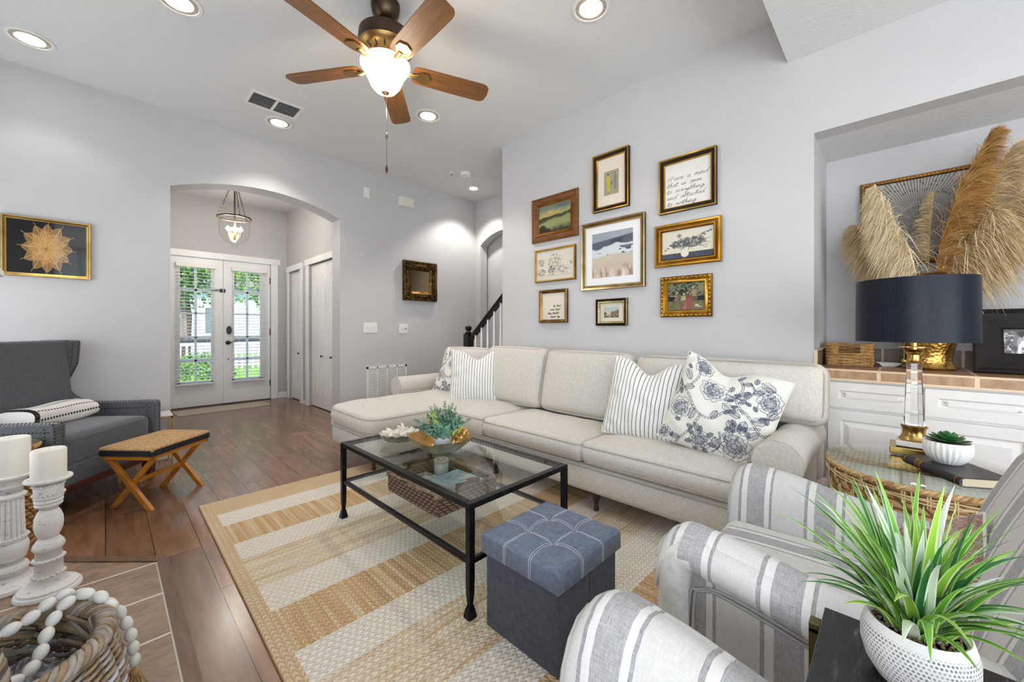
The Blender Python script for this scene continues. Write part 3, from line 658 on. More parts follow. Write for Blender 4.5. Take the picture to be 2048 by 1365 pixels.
# ------------------------------------------------------------------ blinds on the door glass
def blind(x0, x1, ztop, zbot, label):
    y = DY - .0; t = thing('window_blind', label, 'blind', ((x0 + x1) / 2, DY, 0), group='white slatted blinds on the front doors'); w = (x1 - x0) / 2
    mb = MB(); mb.box(-w - .005, w + .005, -.055, .015, ztop - .055, ztop); mb.build('headrail', M_trim, t, smooth=0, bevel=.006)
    mb = MB(); z = zbot + .045
    while z < ztop - .06:
        mb.add([(-w, -.045, z - .003), (w, -.045, z - .003), (w, -.004, z + .004), (-w, -.004, z + .004), (-w, -.045, z), (w, -.045, z), (w, -.004, z + .007), (-w, -.004, z + .007)], [(0, 3, 2, 1), (4, 5, 6, 7), (0, 1, 5, 4), (3, 7, 6, 2), (0, 4, 7, 3), (1, 2, 6, 5)]); z += .0435
    mb.build('slats', M_trim, t, smooth=0)
    mb = MB(); mb.box(-w, w, -.048, .0, zbot, zbot + .02); mb.build('bottom_rail', M_trim, t, smooth=0, bevel=.003)
    mb = MB()
    for x in (-w * .6, w * .6): mb.tube([(x, -.047, zbot), (x, -.047, ztop - .05)], .0012, 4); mb.tube([(x, -.002, zbot), (x, -.002, ztop - .05)], .0012, 4)
    mb.build('ladder_cord', M_white, t, smooth=0)
blind(.65, 1.065, 1.955, .31, 'white slatted blind on the left front door'); blind(1.26, 1.685, 1.955, .31, 'white slatted blind on the right front door')
# ------------------------------------------------------------------ rug
def rug_mat():
    t = NT('jute_rug'); tc = t.n('ShaderNodeTexCoord'); s = t.sep(tc.outputs['Object']); X, Y = s[0], s[1]
    tan, ivory, mid = C(224, 200, 168), C(240, 235, 224), C(228, 212, 188)
    # bands along Y (object origin at far edge, Y negative towards the camera)
    e = [0, .225, .40, .655, .833, 1.12, 1.31, 1.57, 1.74, 2.02, 2.21, 2.47, 2.65, 3.05]
    kind = ['t', 'i', 'c', 'i', 'm', 'i', 'c', 'i', 'm', 'i', 'c', 'i', 't']
    d = t.math('DIVIDE', t.math('MULTIPLY', Y, -1), 3.06); st = [(e[k] / 3.06, {'t': (0, 0, 0), 'i': (.33, .33, .33), 'm': (.66, .66, .66), 'c': (1, 1, 1)}[kind[k]]) for k in range(13)]
    kv = t.ramp(d, st, True); k = t.math('MULTIPLY', kv, 1.0)
    isC = t.math('GREATER_THAN', k, .85); isM = t.math('MULTIPLY', t.math('GREATER_THAN', k, .5), t.math('LESS_THAN', k, .8)); isI = t.math('MULTIPLY', t.math('GREATER_THAN', k, .2), t.math('LESS_THAN', k, .5))
    edge = t.math('LESS_THAN', X, .055)
    n = t.noise(tc.outputs['Object'], 3.2, 3); nb = t.noise(t.coord('Object', (1, 14, 1)), 3, 2); nc = t.noise(t.coord('Object', (16, .6, 1)), 2.4, 2)
    colT = t.ramp(n, [(.3, tan), (.7, C(216, 188, 148))]); colI = t.ramp(n, [(.3, ivory), (.7, C(240, 232, 218))])
    colM = t.ramp(nb, [(.38, C(216, 188, 148)), (.47, mid), (.62, C(234, 222, 198))]); colC = t.ramp(nc, [(.36, C(204, 168, 124)), (.5, C(214, 182, 140)), (.66, C(228, 208, 174))])
    c = t.mix(isI, colT, colI); c = t.mix(isM, c, colM); c = t.mix(isC, c, colC); c = t.mix(edge, c, colT)
    # braid relief: rows along X, or along Y in the cross-laid bands and border
    sw = t.math('MAXIMUM', isC, edge)
    def rel(a, b):
        row = t.math('MULTIPLY', a, 46); fr = t.math('SUBTRACT', t.math('FRACT', row), .5); cell = t.math('FLOOR', row)
        al = t.math('ADD', t.math('MULTIPLY', b, 38), t.math('MULTIPLY', cell, .5)); tw = t.math('ADD', al, t.math('MULTIPLY', t.math('ABSOLUTE', fr), 1.1))
        f2 = t.math('SUBTRACT', t.math('FRACT', tw), .5)
        return t.math('MULTIPLY', t.math('SUBTRACT', 1, t.math('POWER', t.math('MULTIPLY', t.math('ABSOLUTE', fr), 2), 3)), t.math('SUBTRACT', 1, t.math('POWER', t.math('MULTIPLY', t.math('ABSOLUTE', f2), 2), 2.5)))
    rA = rel(Y, X); rB = rel(X, Y); mx = t.n('ShaderNodeMix'); mx.data_type = 'FLOAT'; t.l(sw, mx.inputs[0]); t.l(rA, mx.inputs[2]); t.l(rB, mx.inputs[3]); h = mx.outputs[0]
    fine = t.noise(tc.outputs['Object'], 190, 3, .7)
    c = t.mix(t.math('MULTIPLY', t.math('SUBTRACT', 1, h), .27), c, C(150, 118, 84)); c = t.mix(t.math('MULTIPLY', t.ramp(fine, [(.3, (1, 1, 1)), (.6, (0, 0, 0))]), .16), c, C(150, 118, 84))
    t.setp(color=c, rough=.95, spec=.15); t.bump(t.math('ADD', h, t.math('MULTIPLY', fine, .35)), .8, .006); return t.m
mb = MB(); mb.box(0, 2.33, -3.05, 0, .0005, .012)
tag(mb.build('jute_rug', rug_mat(), smooth=0, bevel=.004, T=Matrix.Translation((.388, 2.985, 0)) @ Matrix.Rotation(math.radians(-.5), 4, 'Z')), 'large banded jute rug in tan and ivory under the coffee table', 'rug')
RZ = .0125
mb = MB(); mb.prism([tuple(p) for p in rring(.505, .195, .03)], .0005, .006); o = mb.build('door_mat', simple('beige_mat', C(196, 186, 170), C(176, 166, 150), .95, nscale=130, bump=.5, bscale=160, lo=.45, hi=.55), smooth=0, T=Matrix.Translation((1.11, 6.46, 0)) @ Matrix.Rotation(math.radians(2), 4, 'Z'))
tag(o, 'long beige woven door mat before the front doors', 'mat')

# ------------------------------------------------------------------ sectional sofa
M_linen = fabric('oatmeal_linen', C(214, 209, 201), C(190, 184, 175), weave=560, bump=.4)
M_welt = simple('linen_welt', C(184, 177, 166), C(168, 161, 150), .9)
M_turned = simple('walnut_leg', C(78, 44, 28), C(52, 28, 18), .3, nscale=14)
sofa = thing('sectional_sofa', 'long oatmeal linen sofa with a chaise at its far end', 'sofa', (1.9, 1.85, 0))
def so(p): return Matrix.Translation((-1.9, -1.85, 0))
ST = so(0)
def sb(mb, name, mats=None, parent=sofa, smooth=60, **kw): return mb.build(name, mats or [M_linen, M_welt], parent, smooth=smooth, T=ST, **kw)
mb = MB(); gridsolid(mb, [(1.93, 2.66, .26, 3.47), (1.32, 1.93, 2.68, 3.42)], .13, .285, r=.018, crown=0, corners=[(1.32, 2.68, 1, 1), (1.32, 3.42, 1, -1), (1.93, .26, 1, 1)], R=.07, pipe=.004); sb(mb, 'frame')
mb = MB(); gridsolid(mb, [(1.895, 2.45, 2.147, 3.42), (1.30, 1.895, 2.66, 3.42)], .29, .435, r=.024, crown=.045, corners=[(1.30, 2.66, 1, 1), (1.30, 3.42, 1, -1)], R=.12, pipe=.0042, bulge=.014, wob=.003); sb(mb, 'chaise_cushion')
mb = MB(); gridsolid(mb, [(1.895, 2.45, 1.298, 2.140)], .30, .425, r=.024, crown=.035, corners=[(1.895, 1.298, 1, 1), (1.895, 2.14, 1, -1)], R=.03, pipe=.0042, bulge=.014, wob=.004); sb(mb, 'seat_cushion')
mb = MB(); gridsolid(mb, [(1.895, 2.45, .466, 1.291)], .30, .425, r=.024, crown=.035, corners=[(1.895, .466, 1, 1), (1.895, 1.291, 1, -1)], R=.03, pipe=.0042, bulge=.014, wob=.004); sb(mb, 'seat_cushion')
def back_cushion(y0, y1, z1, z0=.44, x=2.44, lean=13, th=.095, r=.045):
    w = (y1 - y0) / 2; h = (z1 - z0) / 2; mb = MB(); softbox(mb, th, w, h, r, 14, crown=(.055, .0, .012))
    P = rring(w - .012, h - .012, .06)
    mb.tube([(-th + r * .35, p[0], p[1]) for p in P], .0042, 6, 1, closed=True)
    T = ST @ Matrix.Translation((x, (y0 + y1) / 2, (z0 + z1) / 2)) @ Matrix.Rotation(math.radians(lean), 4, 'Y')
    return mb.build('back_cushion', [M_linen, M_welt], sofa, smooth=60, T=T)
back_cushion(2.62, 3.36, .875, x=2.50); back_cushion(1.965, 2.63, .905, x=2.44); back_cushion(1.245, 1.955, .895, x=2.44)
# wide T-shaped end cushion, reaching over the arm
mb = MB(); w = (1.225 - .235) / 2; hh = .15; softbox(mb, .09, w, hh, .05, 14, crown=(.05, 0, .01), c=(0, 0, .085)); softbox(mb, .085, w - .13, .2, .05, 12, crown=(.03, 0, 0), c=(0, .13, -.02))
P = rring(w - .012, hh - .01, .06); mb.tube([(-.075, p[0], p[1] + .085) for p in P], .0042, 6, 1, closed=True)
mb.build('back_cushion', [M_linen, M_welt], sofa, smooth=60, T=ST @ Matrix.Translation((2.46, .73, .655)) @ Matrix.Rotation(math.radians(11), 4, 'Y'))
mb = MB(); softbox(mb, .06, 1.6, .27, .05, 12, c=(2.615, 1.87, .54)); sb(mb, 'back_frame')
def rolled_arm(yc, x0, x1, zt, side, r=.092):
    """rolled arm along X; side=+1 rolls outward to +Y"""
    P = []; zc = zt - r
    for k in range(15): a = math.radians(-50 + 250 * k / 14) ; P.append((side * (r * math.cos(a) * 1.0), zc + r * math.sin(a)))
    P = [(side * .06, .14), (side * .06, zc - r * .62)] + P + [(-side * .07, zc - r * .5), (-side * .07, .14)]
    if side < 0: P = P[::-1]
    P = [(p[0] + yc, p[1]) for p in P]
    mb = MB(); mb.prism(P, x0, x1, T=TX); mb.tube([(x0 + .004, p[0], p[1]) for p in P], .0045, 6, 1)
    return mb.build('arm', [M_linen, M_welt], sofa, smooth=40, bevel=.012, segs=3, T=ST)
rolled_arm(.355, 1.945, 2.66, .60, -1); rolled_arm(3.50, 1.97, 2.66, .60, 1)
def turned_leg(x, y, z=0, h=.135, parent=sofa):
    mb = MB(); mb.lathe([(.012, 0), (.016, .004), (.017, .014), (.012, .026), (.011, .034), (.016, .042), (.013, .052), (.022, .075), (.032, .098), (.036, .115), (.034, h)], (x, y, z), 20); return mb.build('leg', M_turned, parent, smooth=60, T=ST)
turned_leg(1.39, 3.30); turned_leg(1.40, 2.80, RZ, .135 - RZ)
for x, y in ((1.99, 2.10), (1.99, 1.25), (1.99, .35)): turned_leg(x, y, RZ, .135 - RZ)
turned_leg(2.6, 3.35); turned_leg(2.6, .35, RZ, .135 - RZ)

# ------------------------------------------------------------------ throw pillows
def toile(n=290, seed=3):
    cv = Canvas(n, n, (226, 224, 216)); rg = np.random.RandomState(seed); ink = (66, 74, 92)
    def pet(cx, cy, R, k, lay=3):
        th = np.linspace(0, 2 * PI, 90); cv.ellipse(cx, cy, R * .95, R * .95, (120, 124, 136), .5, .6)
        for l in range(lay):
            r = R * (1 - .27 * l) * (1 + .17 * np.abs(np.sin(k / 2 * th + l)) + .05 * np.sin(11 * th)); cv.line(np.c_[cx + r * np.cos(th), cy + r * np.sin(th)], .0042, ink)
        for a in rg.rand(int(70 * R / .1)) * 2 * PI:
            r0 = R * rg.uniform(.15, .8); r1 = r0 + R * .25; cv.line([(cx + r0 * math.cos(a), cy + r0 * math.sin(a)), (cx + r1 * math.cos(a + .15), cy + r1 * math.sin(a + .15))], .0033, ink, .9)
    def leaf(x, y, a, L, wd=.3):
        t = np.linspace(0, 1, 14); c, s = math.cos(a), math.sin(a); bx = t * L; by = np.sin(PI * t) * L * wd * (1 + .25 * np.sin(9 * t))
        for sg in (-1, 1): cv.line(np.c_[x + bx * c - sg * by * s, y + bx * s + sg * by * c], .0042, ink)
        cv.line([(x, y), (x + L * c, y + L * s)], .004, ink)
        for q in np.arange(.12, .9, .085):
            for sg in (-1, 1): m = math.sin(PI * q) * L * wd * .85; cv.line([(x + q * L * c, y + q * L * s), (x + (q + .1) * L * c - sg * m * s, y + (q + .1) * L * s + sg * m * c)], .0033, ink, .85)
    def vine(P, w=.011):
        Q = catmull(P, 10); d = np.gradient(Q, axis=0); d /= np.linalg.norm(d, axis=1, keepdims=True); nn_ = np.c_[-d[:, 1], d[:, 0]]
        for sg in (-1, 1): cv.line(Q + nn_ * w * sg * .8, .0042, ink)
        for i in range(0, len(Q), 2): cv.line([Q[i] + nn_[i] * w * .7, Q[min(i + 1, len(Q) - 1)] - nn_[min(i + 1, len(Q) - 1)] * w * .7], .0036, ink, .9)
        for i in range(6, len(Q) - 4, 12): a = math.atan2(d[i][1], d[i][0]) + (1 if (i // 12) % 2 else -1) * .9; leaf(Q[i][0], Q[i][1], a, rg.uniform(.09, .14))
    vine([(.0, .35), (.15, .45), (.3, .6), (.45, .62), (.55, .5), (.7, .45), (.9, .6), (1, .55)]); vine([(.35, .62), (.3, .8), (.22, .95), (.2, 1)]); vine([(.55, .05), (.62, .2), (.6, .35), (.7, .47)]); vine([(.6, .75), (.72, .62), (.88, .55)]); vine([(.1, .0), (.2, .2), (.15, .35)])
    pet(.38, .31, .115, 8, 4); pet(.13, .62, .10, 7); pet(.72, .80, .13, 9, 4); pet(.42, .88, .09, 8); pet(.88, .28, .10, 7); pet(.22, .10, .085, 6); pet(.94, .90, .07, 6); pet(.05, .92, .06, 6)
    for a in np.linspace(0, 2 * PI, 8)[:-1]: leaf(.42 + .08 * math.cos(a), .88 + .08 * math.sin(a), a, .07, .35)
    leaf(.72, .66, -1.4, .13, .35); leaf(.66, .68, -2.1, .12); leaf(.8, .68, -.8, .12); leaf(.5, .42, .5, .15); leaf(.72, .2, -.3, .16); leaf(.75, .1, .4, .15); leaf(.05, .2, .9, .13)
    for k in range(34):
        x, y = rg.uniform(0, 1, 2)
        if min(math.hypot(x - p, y - q) - r for p, q, r in ((.38, .31, .12), (.13, .62, .1), (.72, .8, .13), (.42, .88, .1), (.88, .28, .1), (.22, .1, .09), (.94, .9, .07), (.05, .92, .06))) > .01: leaf(x, y, rg.uniform(0, 6.28), rg.uniform(.05, .085), .34)
    vine([(.5, .3), (.66, .33), (.72, .22), (.66, .12)], .007); vine([(.02, .5), (.06, .4), (.0, .3)], .006); vine([(.55, .95), (.6, .85), (.56, .72)], .007); vine([(.85, .45), (.95, .42), (1, .36)], .007)
    return cv
M_toile = paint_mat('toile_print', .9, weave=320)
def ticking_mat():
    t = NT('ticking_stripe'); s = t.sep(t.coord('UV')); v = t.coord('Object'); f = t.math('FRACT', t.math('MULTIPLY', t.math('ADD', s[0], t.math('MULTIPLY', t.noise(v, 9, 2), .006)), 20))
    n = t.noise(v, 240, 2, .7); st = t.ramp(f, [(0, (1, 1, 1)), (.40, (0, 0, 0)), (.45, (1, 1, 1)), (.54, (1, 1, 1)), (.60, (0, 0, 0))]); lnm = t.math('MULTIPLY', t.math('MULTIPLY', t.math('GREATER_THAN', f, .42), t.math('LESS_THAN', f, .60)), t.ramp(n, [(.25, (.55, .55, .55)), (.5, (1, 1, 1))]))
    base = t.ramp(n, [(.3, C(228, 226, 221)), (.6, C(240, 238, 234))]); t.setp(color=t.mix(lnm, base, C(84, 86, 92)), rough=.92, spec=.15); t.bump(n, .3, .0012); return t.m
M_tick = ticking_mat()
def pillow(name, label, cen, yaw, lean, roll, size, mat, canvas=None, dent=.07, th=.085, group=None, n=90, cat='pillow', dent_u=0):
    n0 = np.array((math.cos(yaw), math.sin(yaw), 0)); up = np.array((0, 0, 1.)); right = np.cross(up, n0); L = math.radians(lean); nn_ = n0 * math.cos(L) + up * math.sin(L); u2 = up * math.cos(L) - n0 * math.sin(L)
    rr = math.radians(roll); Xa = right * math.cos(rr) + u2 * math.sin(rr); Ya = -right * math.sin(rr) + u2 * math.cos(rr)
    if canvas is not None: n = canvas.w - 1
    g = np.linspace(-1, 1, n + 1); U, V = np.meshgrid(g, -g); s = size / 2
    au, av = abs(U), abs(V)
    X = s * U * (1 - .055 * (1 - av ** 2) * au); Y = s * V * (1 - .055 * (1 - au ** 2) * av)
    dn = np.exp(-((U - dent_u) / .38) ** 2) * np.clip((V + .55) / 1.55, 0, 1) ** 2.2
    Y = Y - dent * dn * 1.0
    prof = np.clip(1 - au ** 2.6, 0, 1) ** .62 * np.clip(1 - av ** 2.6, 0, 1) ** .62
    wr = .0035 * np.sin(9 * U + 5 * V + 2 * np.sin(4 * V)) * np.clip(1.2 * prof, 0, 1) + .003 * np.sin(23 * U * V + 3 * U)
    Zf = th * prof * (1 - .55 * dn) + wr * (prof > .05); Zb = -th * .8 * prof * (1 - .55 * dn)
    def side(Z): return np.c_[X.ravel(), Y.ravel(), Z.ravel()]
    i = np.arange(n * n); r = i // n; c = i % n; a = r * (n + 1) + c; F = np.c_[a, a + n + 1, a + n + 2, a + 1]
    mb = MB(); mb.add(side(Zf), F.tolist()); mb.add(side(Zb), F[:, ::-1].tolist())
    P = rring(1, 1, .001, 1); idx = [(-1, -1)]
    edge = [(X[0, k], Y[0, k], 0) for k in range(0, n + 1, 3)] + [(X[k, n], Y[k, n], 0) for k in range(0, n + 1, 3)] + [(X[n, k], Y[n, k], 0) for k in range(n, -1, -3)] + [(X[k, 0], Y[k, 0], 0) for k in range(n, -1, -3)]
    nv = 2 * (n + 1) ** 2; mb.tube(edge, .0035, 5, 1)
    M = frameM(cen, Xa, Ya, nn_); o = mb.build(name, [mat, M_pipe], smooth=180, T=M)
    if canvas is not None:
        cc = canvas.a.reshape(-1, 3); k = len(o.data.vertices); al = np.full((k, 3), .85); al[:len(cc)] = cc; al[len(cc):2 * len(cc)] = cc; colour_mesh(o.data, al)
    uv = o.data.uv_layers.new(name='UVMap'); vi = np.empty(len(o.data.loops), int); o.data.loops.foreach_get('vertex_index', vi)
    uu = np.zeros((len(o.data.vertices), 2)); q = np.c_[(U.ravel() + 1) / 2, (V.ravel() + 1) / 2]; uu[:len(q)] = q; uu[len(q):2 * len(q)] = q; uv.data.foreach_set('uv', uu[vi].ravel())
    return tag(o, label, cat, group)
M_pipe = simple('pillow_edge', C(222, 220, 212), C(210, 208, 200), .9)
CV = toile()
pillow('throw_pillow', 'white pillow with navy floral print, tucked behind the striped one in the far corner', (2.36, 3.02, .635), math.radians(198), 16, -13, .44, M_toile, CV, dent=.02, th=.075)
pillow('throw_pillow', 'grey and white striped pillow in the far corner of the sofa', (2.24, 2.60, .655), math.radians(222), 14, 0, .47, M_tick, dent=.075)
pillow('throw_pillow', 'grey and white striped pillow beside the floral one at the near end of the sofa', (2.20, 1.045, .655), math.radians(186), 15, -4, .48, M_tick, dent=.085, th=.08)
pillow('throw_pillow', 'large white pillow with navy floral print at the near end of the sofa', (2.17, .63, .655), math.radians(192), 16, -17, .49, M_toile, CV, dent=.06, th=.095, dent_u=-.15)

# ------------------------------------------------------------------ glass coffee table
M_iron = simple('blackened_iron', C(38, 38, 42), C(24, 24, 28), .33, nscale=30, metal=.75, bump=.25, bscale=40)
def tint_glass(name, edge=C(120, 150, 140)):
    return pane_mat(name, (.93, .955, .945))
M_tglass = tint_glass('table_glass')
CX0, CX1, CY0, CY1, CZ = .918, 1.515, 1.105, 2.235, .433
t = thing('coffee_table', 'rectangular black iron coffee table with glass top and shelf', 'table', ((CX0 + CX1) / 2, (CY0 + CY1) / 2, 0)); cT = Matrix.Translation((-(CX0 + CX1) / 2, -(CY0 + CY1) / 2, 0))
b_ = .013
mb = MB(); z0, z1 = CZ - .022, CZ
for q in ((CX0, CX1, CY0, CY0 + .03), (CX0, CX1, CY1 - .03, CY1), (CX0, CX0 + .03, CY0 + .03, CY1 - .03), (CX1 - .03, CX1, CY0 + .03, CY1 - .03)): mb.box(q[0], q[1], q[2], q[3], z0, z1)
mb.build('top_frame', M_iron, t, smooth=0, bevel=.003, T=cT)
MB().box(CX0 + .03, CX1 - .03, CY0 + .03, CY1 - .03, CZ - .010, CZ - .002).build('glass_top', M_tglass, t, smooth=0, T=cT)
mb = MB(); zs = .225; i_ = .006
for q in ((CX0 + .012, CX1 - .012, CY0 + i_, CY0 + i_ + .018), (CX0 + .012, CX1 - .012, CY1 - i_ - .018, CY1 - i_), (CX0 + i_, CX0 + i_ + .018, CY0 + .02, CY1 - .02), (CX1 - i_ - .018, CX1 - i_, CY0 + .02, CY1 - .02)): mb.box(q[0], q[1], q[2], q[3], zs - .02, zs)
mb.build('shelf_frame', M_iron, t, smooth=0, bevel=.003, T=cT)
MB().box(CX0 + .024, CX1 - .024, CY0 + .024, CY1 - .024, zs - .010, zs - .003).build('glass_shelf', M_tglass, t, smooth=0, T=cT)
for x, y in ((CX0 + b_, CY0 + b_), (CX1 - b_, CY0 + b_), (CX1 - b_, CY1 - b_), (CX0 + b_, CY1 - b_)):
    mb = MB(); sec = [(.018, 0), (.0185, .006), (.0125, .035), (.0085, .048), (.0115, .085), (.0125, .14), (.013, CZ - .022 - RZ)]
    V = [];
    for w_, z in sec: V += [(x - w_, y - w_, z + RZ), (x + w_, y - w_, z + RZ), (x + w_, y + w_, z + RZ), (x - w_, y + w_, z + RZ)]
    F = [(3, 2, 1, 0)]; 
    for j in range(len(sec) - 1):
        for k in range(4): F.append((j * 4 + k, j * 4 + (k + 1) % 4, j * 4 + 4 + (k + 1) % 4, j * 4 + 4 + k))
    mb.add(V, F).build('leg', M_iron, t, smooth=30, bevel=.002, T=cT)

# gold leaf bowl with potted eucalyptus, shell dish with starfish
M_gold = metal('leaf_gold', C(196, 158, 92), .28, C(176, 134, 66), nscale=30, bump=.2, bscale=90)
M_silver = metal('pale_gold_outside', C(206, 196, 170), .3, C(190, 176, 140), nscale=12)
bx, by = 1.215, 1.700
mb = MB(); n = 72
def bowl_pts(th, f, off=0):
    R = .165 * (1 + .05 * np.sin(5 * th + 1) - .05 * np.cos(2 * th)); z = .078 + .005 * np.sin(2 * th + 2.2) + .006 * np.sin(3 * th + .5) + .003 * np.sin(5 * th)
    r = R * (.25 + .75 * f); zz = .004 + z * f ** 1.9
    rid = .0035 * np.abs(np.sin(th * 1 + 9 * f * np.cos(th))) * (f > .1) * (f < .97)
    return r * np.cos(th), r * np.sin(th), zz + rid - off
vs = []; fs = []; F_ = np.linspace(0, 1, 15)
for k, f in enumerate(F_):
    for i in range(n): th = 2 * PI * i / n; vs.append(bowl_pts(th, f))
for k in range(14):
    for i in range(n): i2 = (i + 1) % n; fs.append((k * n + i, k * n + i2, (k + 1) * n + i2, (k + 1) * n + i))
fs.append(tuple(range(n))[::-1]); mb.add(vs, fs, 0)
vs2 = [(x * 1.012, y * 1.012, z - .0035 if k < 13 * n else z) for k, (x, y, z) in enumerate(vs)]; vs2 = [(x, y, max(z, 0)) for x, y, z in vs2]
mb.add(vs2, [f[::-1] for f in fs], 1); o = thing('decorative_bowl', 'wavy gold leaf-shaped bowl on the coffee table', 'bowl', (bx, by, CZ + .0005)); mb.build('bowl_body', [M_gold, M_silver], o, smooth=60)
t = thing('potted_eucalyptus', 'small faux eucalyptus in a white birch-look pot, in the gold bowl', 'plant', (1.228, 1.700, CZ + .013))
M_birch = simple('birch_pot', C(236, 234, 232), C(176, 172, 170), .55, nscale=3, stretch=(2, 2, 26), lo=.55, hi=.75)
MB().lathe([(.044, 0), (.046, .004), (.046, .064), (.044, .066), (.042, .06), (0, .058)], n=32).build('pot', M_birch, t, smooth=40)
M_euc = simple('eucalyptus_leaf', C(128, 168, 142), C(84, 130, 104), .6, nscale=30); M_eucy = simple('young_leaf', C(176, 196, 96), C(140, 176, 90), .5); M_stem = simple('stem_green', C(92, 112, 78), C(80, 98, 66), .6)
mb = MB(); st = MB()
for k in range(54):
    a = random.uniform(0, 2 * PI); tilt = random.uniform(.05, 1.15); L = random.uniform(.13, .20) * (1.05 - .2 * tilt)
    d = np.array((math.sin(tilt) * math.cos(a), math.sin(tilt) * math.sin(a), math.cos(tilt))); p0 = np.array((.012 * math.cos(a), .012 * math.sin(a), .062)); P = [p0 + d * L * q + np.array((0, 0, -.02 * q * q * tilt)) for q in np.linspace(0, 1, 6)]
    st.tube(P, .0011, 4, 0)
    for j in range(13):
        q = .18 + .82 * j / 12; c = p0 + d * L * q + np.array((0, 0, -.02 * q * q * tilt)); aa = j * 2.4; s1 = np.cross(d, (.3, .5, .8)); s1 /= np.linalg.norm(s1); s2 = np.cross(d, s1)
        for sg in (0, PI):
            o1 = s1 * math.cos(aa + sg) + s2 * math.sin(aa + sg); r = .0115 * (1.15 - .6 * q) * random.uniform(.8, 1.2); nrm = d * .8 + o1 * .5 + np.random.normal(0, .2, 3); nrm /= np.linalg.norm(nrm); tt = np.cross(nrm, o1); tt /= np.linalg.norm(tt); oo = np.cross(tt, nrm)
            cc = c + o1 * r * .9; V = [cc + oo * r * math.cos(w_) + tt * r * .85 * math.sin(w_) + nrm * r * .15 * math.cos(2 * w_) for w_ in np.linspace(0, 2 * PI, 8)[:-1]]
            mb.add(V, [tuple(range(7))], 1 if (k % 9 == 0 and j > 5) else 0)
mb.build('foliage', [M_euc, M_eucy], t, smooth=0); st.build('stems', M_stem, t)
# shell dish
t = thing('shell_dish', 'silvery scalloped dish beside the gold bowl on the glass table', 'dish', (1.165, 2.02, CZ + .0005), rz=-.72)
mb = MB(); n = 60; vs = []; fs = []; K = 9
for k in range(K):
    f = k / (K - 1)
    for i in range(n):
        th = 2 * PI * i / n; R = .055 + .065 * f; rp = 1 + .035 * math.cos(14 * th) * f; vs.append((R * rp * 1.05 * math.cos(th) * (1 + .12 * math.cos(th) * f), R * rp * .72 * math.sin(th), .002 + .045 * f ** 1.7 + .004 * math.cos(14 * th) * f))
for k in range(K - 1):
    for i in range(n): i2 = (i + 1) % n; fs.append((k * n + i, k * n + i2, (k + 1) * n + i2, (k + 1) * n + i))
fs.append(tuple(range(n))[::-1]); mb.add(vs, fs, 0); mb.add([(x * 1.02, y * 1.02, max(z - .003, 0)) for x, y, z in vs], [f[::-1] for f in fs], 1)
mb.build('dish_body', [simple('dish_white', C(226, 222, 214), rough=.5), metal('dish_silver', C(190, 188, 186), .35, C(130, 128, 126), nscale=60, bump=.4, bscale=150)], t, smooth=60)
M_star = simple('starfish_white', C(232, 226, 214), C(216, 206, 190), .85, bump=.5, bscale=260)
def starfish(x, y, z, R, rz, tx, ty, label):
    mb = MB(); vs = [(0, 0, R * .22)]; n = 40; K = 6
    for k in range(1, K + 1):
        f = k / K
        for i in range(n): th = 2 * PI * i / n; s_ = abs(math.cos(2.5 * th)) ** 2.2; r = R * f * (.30 + .70 * s_); vs.append((r * math.cos(th), r * math.sin(th), R * .22 * (1 - f ** 2) * (.5 + .5 * s_) + (0 if k < K else -.001)))
    fs = [(0, 1 + i, 1 + (i + 1) % n) for i in range(n)]
    for k in range(K - 1):
        for i in range(n): a = 1 + k * n; fs.append((a + i, a + n + i, a + n + (i + 1) % n, a + (i + 1) % n))
    fs.append(tuple(1 + (K - 1) * n + i for i in range(n))[::-1]); mb.add(vs, fs)
    o = mb.build('starfish', M_star, smooth=60, T=Matrix.Translation((x, y, z)) @ Matrix.Rotation(rz, 4, 'Z') @ Matrix.Rotation(tx, 4, 'X') @ Matrix.Rotation(ty, 4, 'Y')); return tag(o, label, 'starfish', 'starfish and shells in the silver dish')
starfish(1.135, 2.055, CZ + .045, .062, .3, .35, .1, 'white starfish leaning at the left end of the silver dish')
starfish(1.19, 1.985, CZ + .050, .058, 1.1, -.25, .2, 'white starfish lying across the middle of the silver dish')
starfish(1.20, 2.04, CZ + .058, .045, .2, .9, .1, 'small starfish standing at the back of the silver dish')
for x, y, r, lb in ((1.225, 1.995, .019, 'round white shell at the right end of the silver dish'), (1.150, 2.02, .016, 'round white shell between the starfish in the silver dish')):
    mb = MB(); mb.ell((0, 0, 0), (r, r * .85, r), 16)
    for k in range(3): mb.ell((r * .6 - k * r * .28, 0, r * .35 + k * r * .3), (r * .5 - k * .12 * r,) * 3, 12)
    tag(mb.build('sea_shell', M_star, smooth=180, T=Matrix.Translation((x, y, CZ + .052))), lb, 'shell', 'starfish and shells in the silver dish')

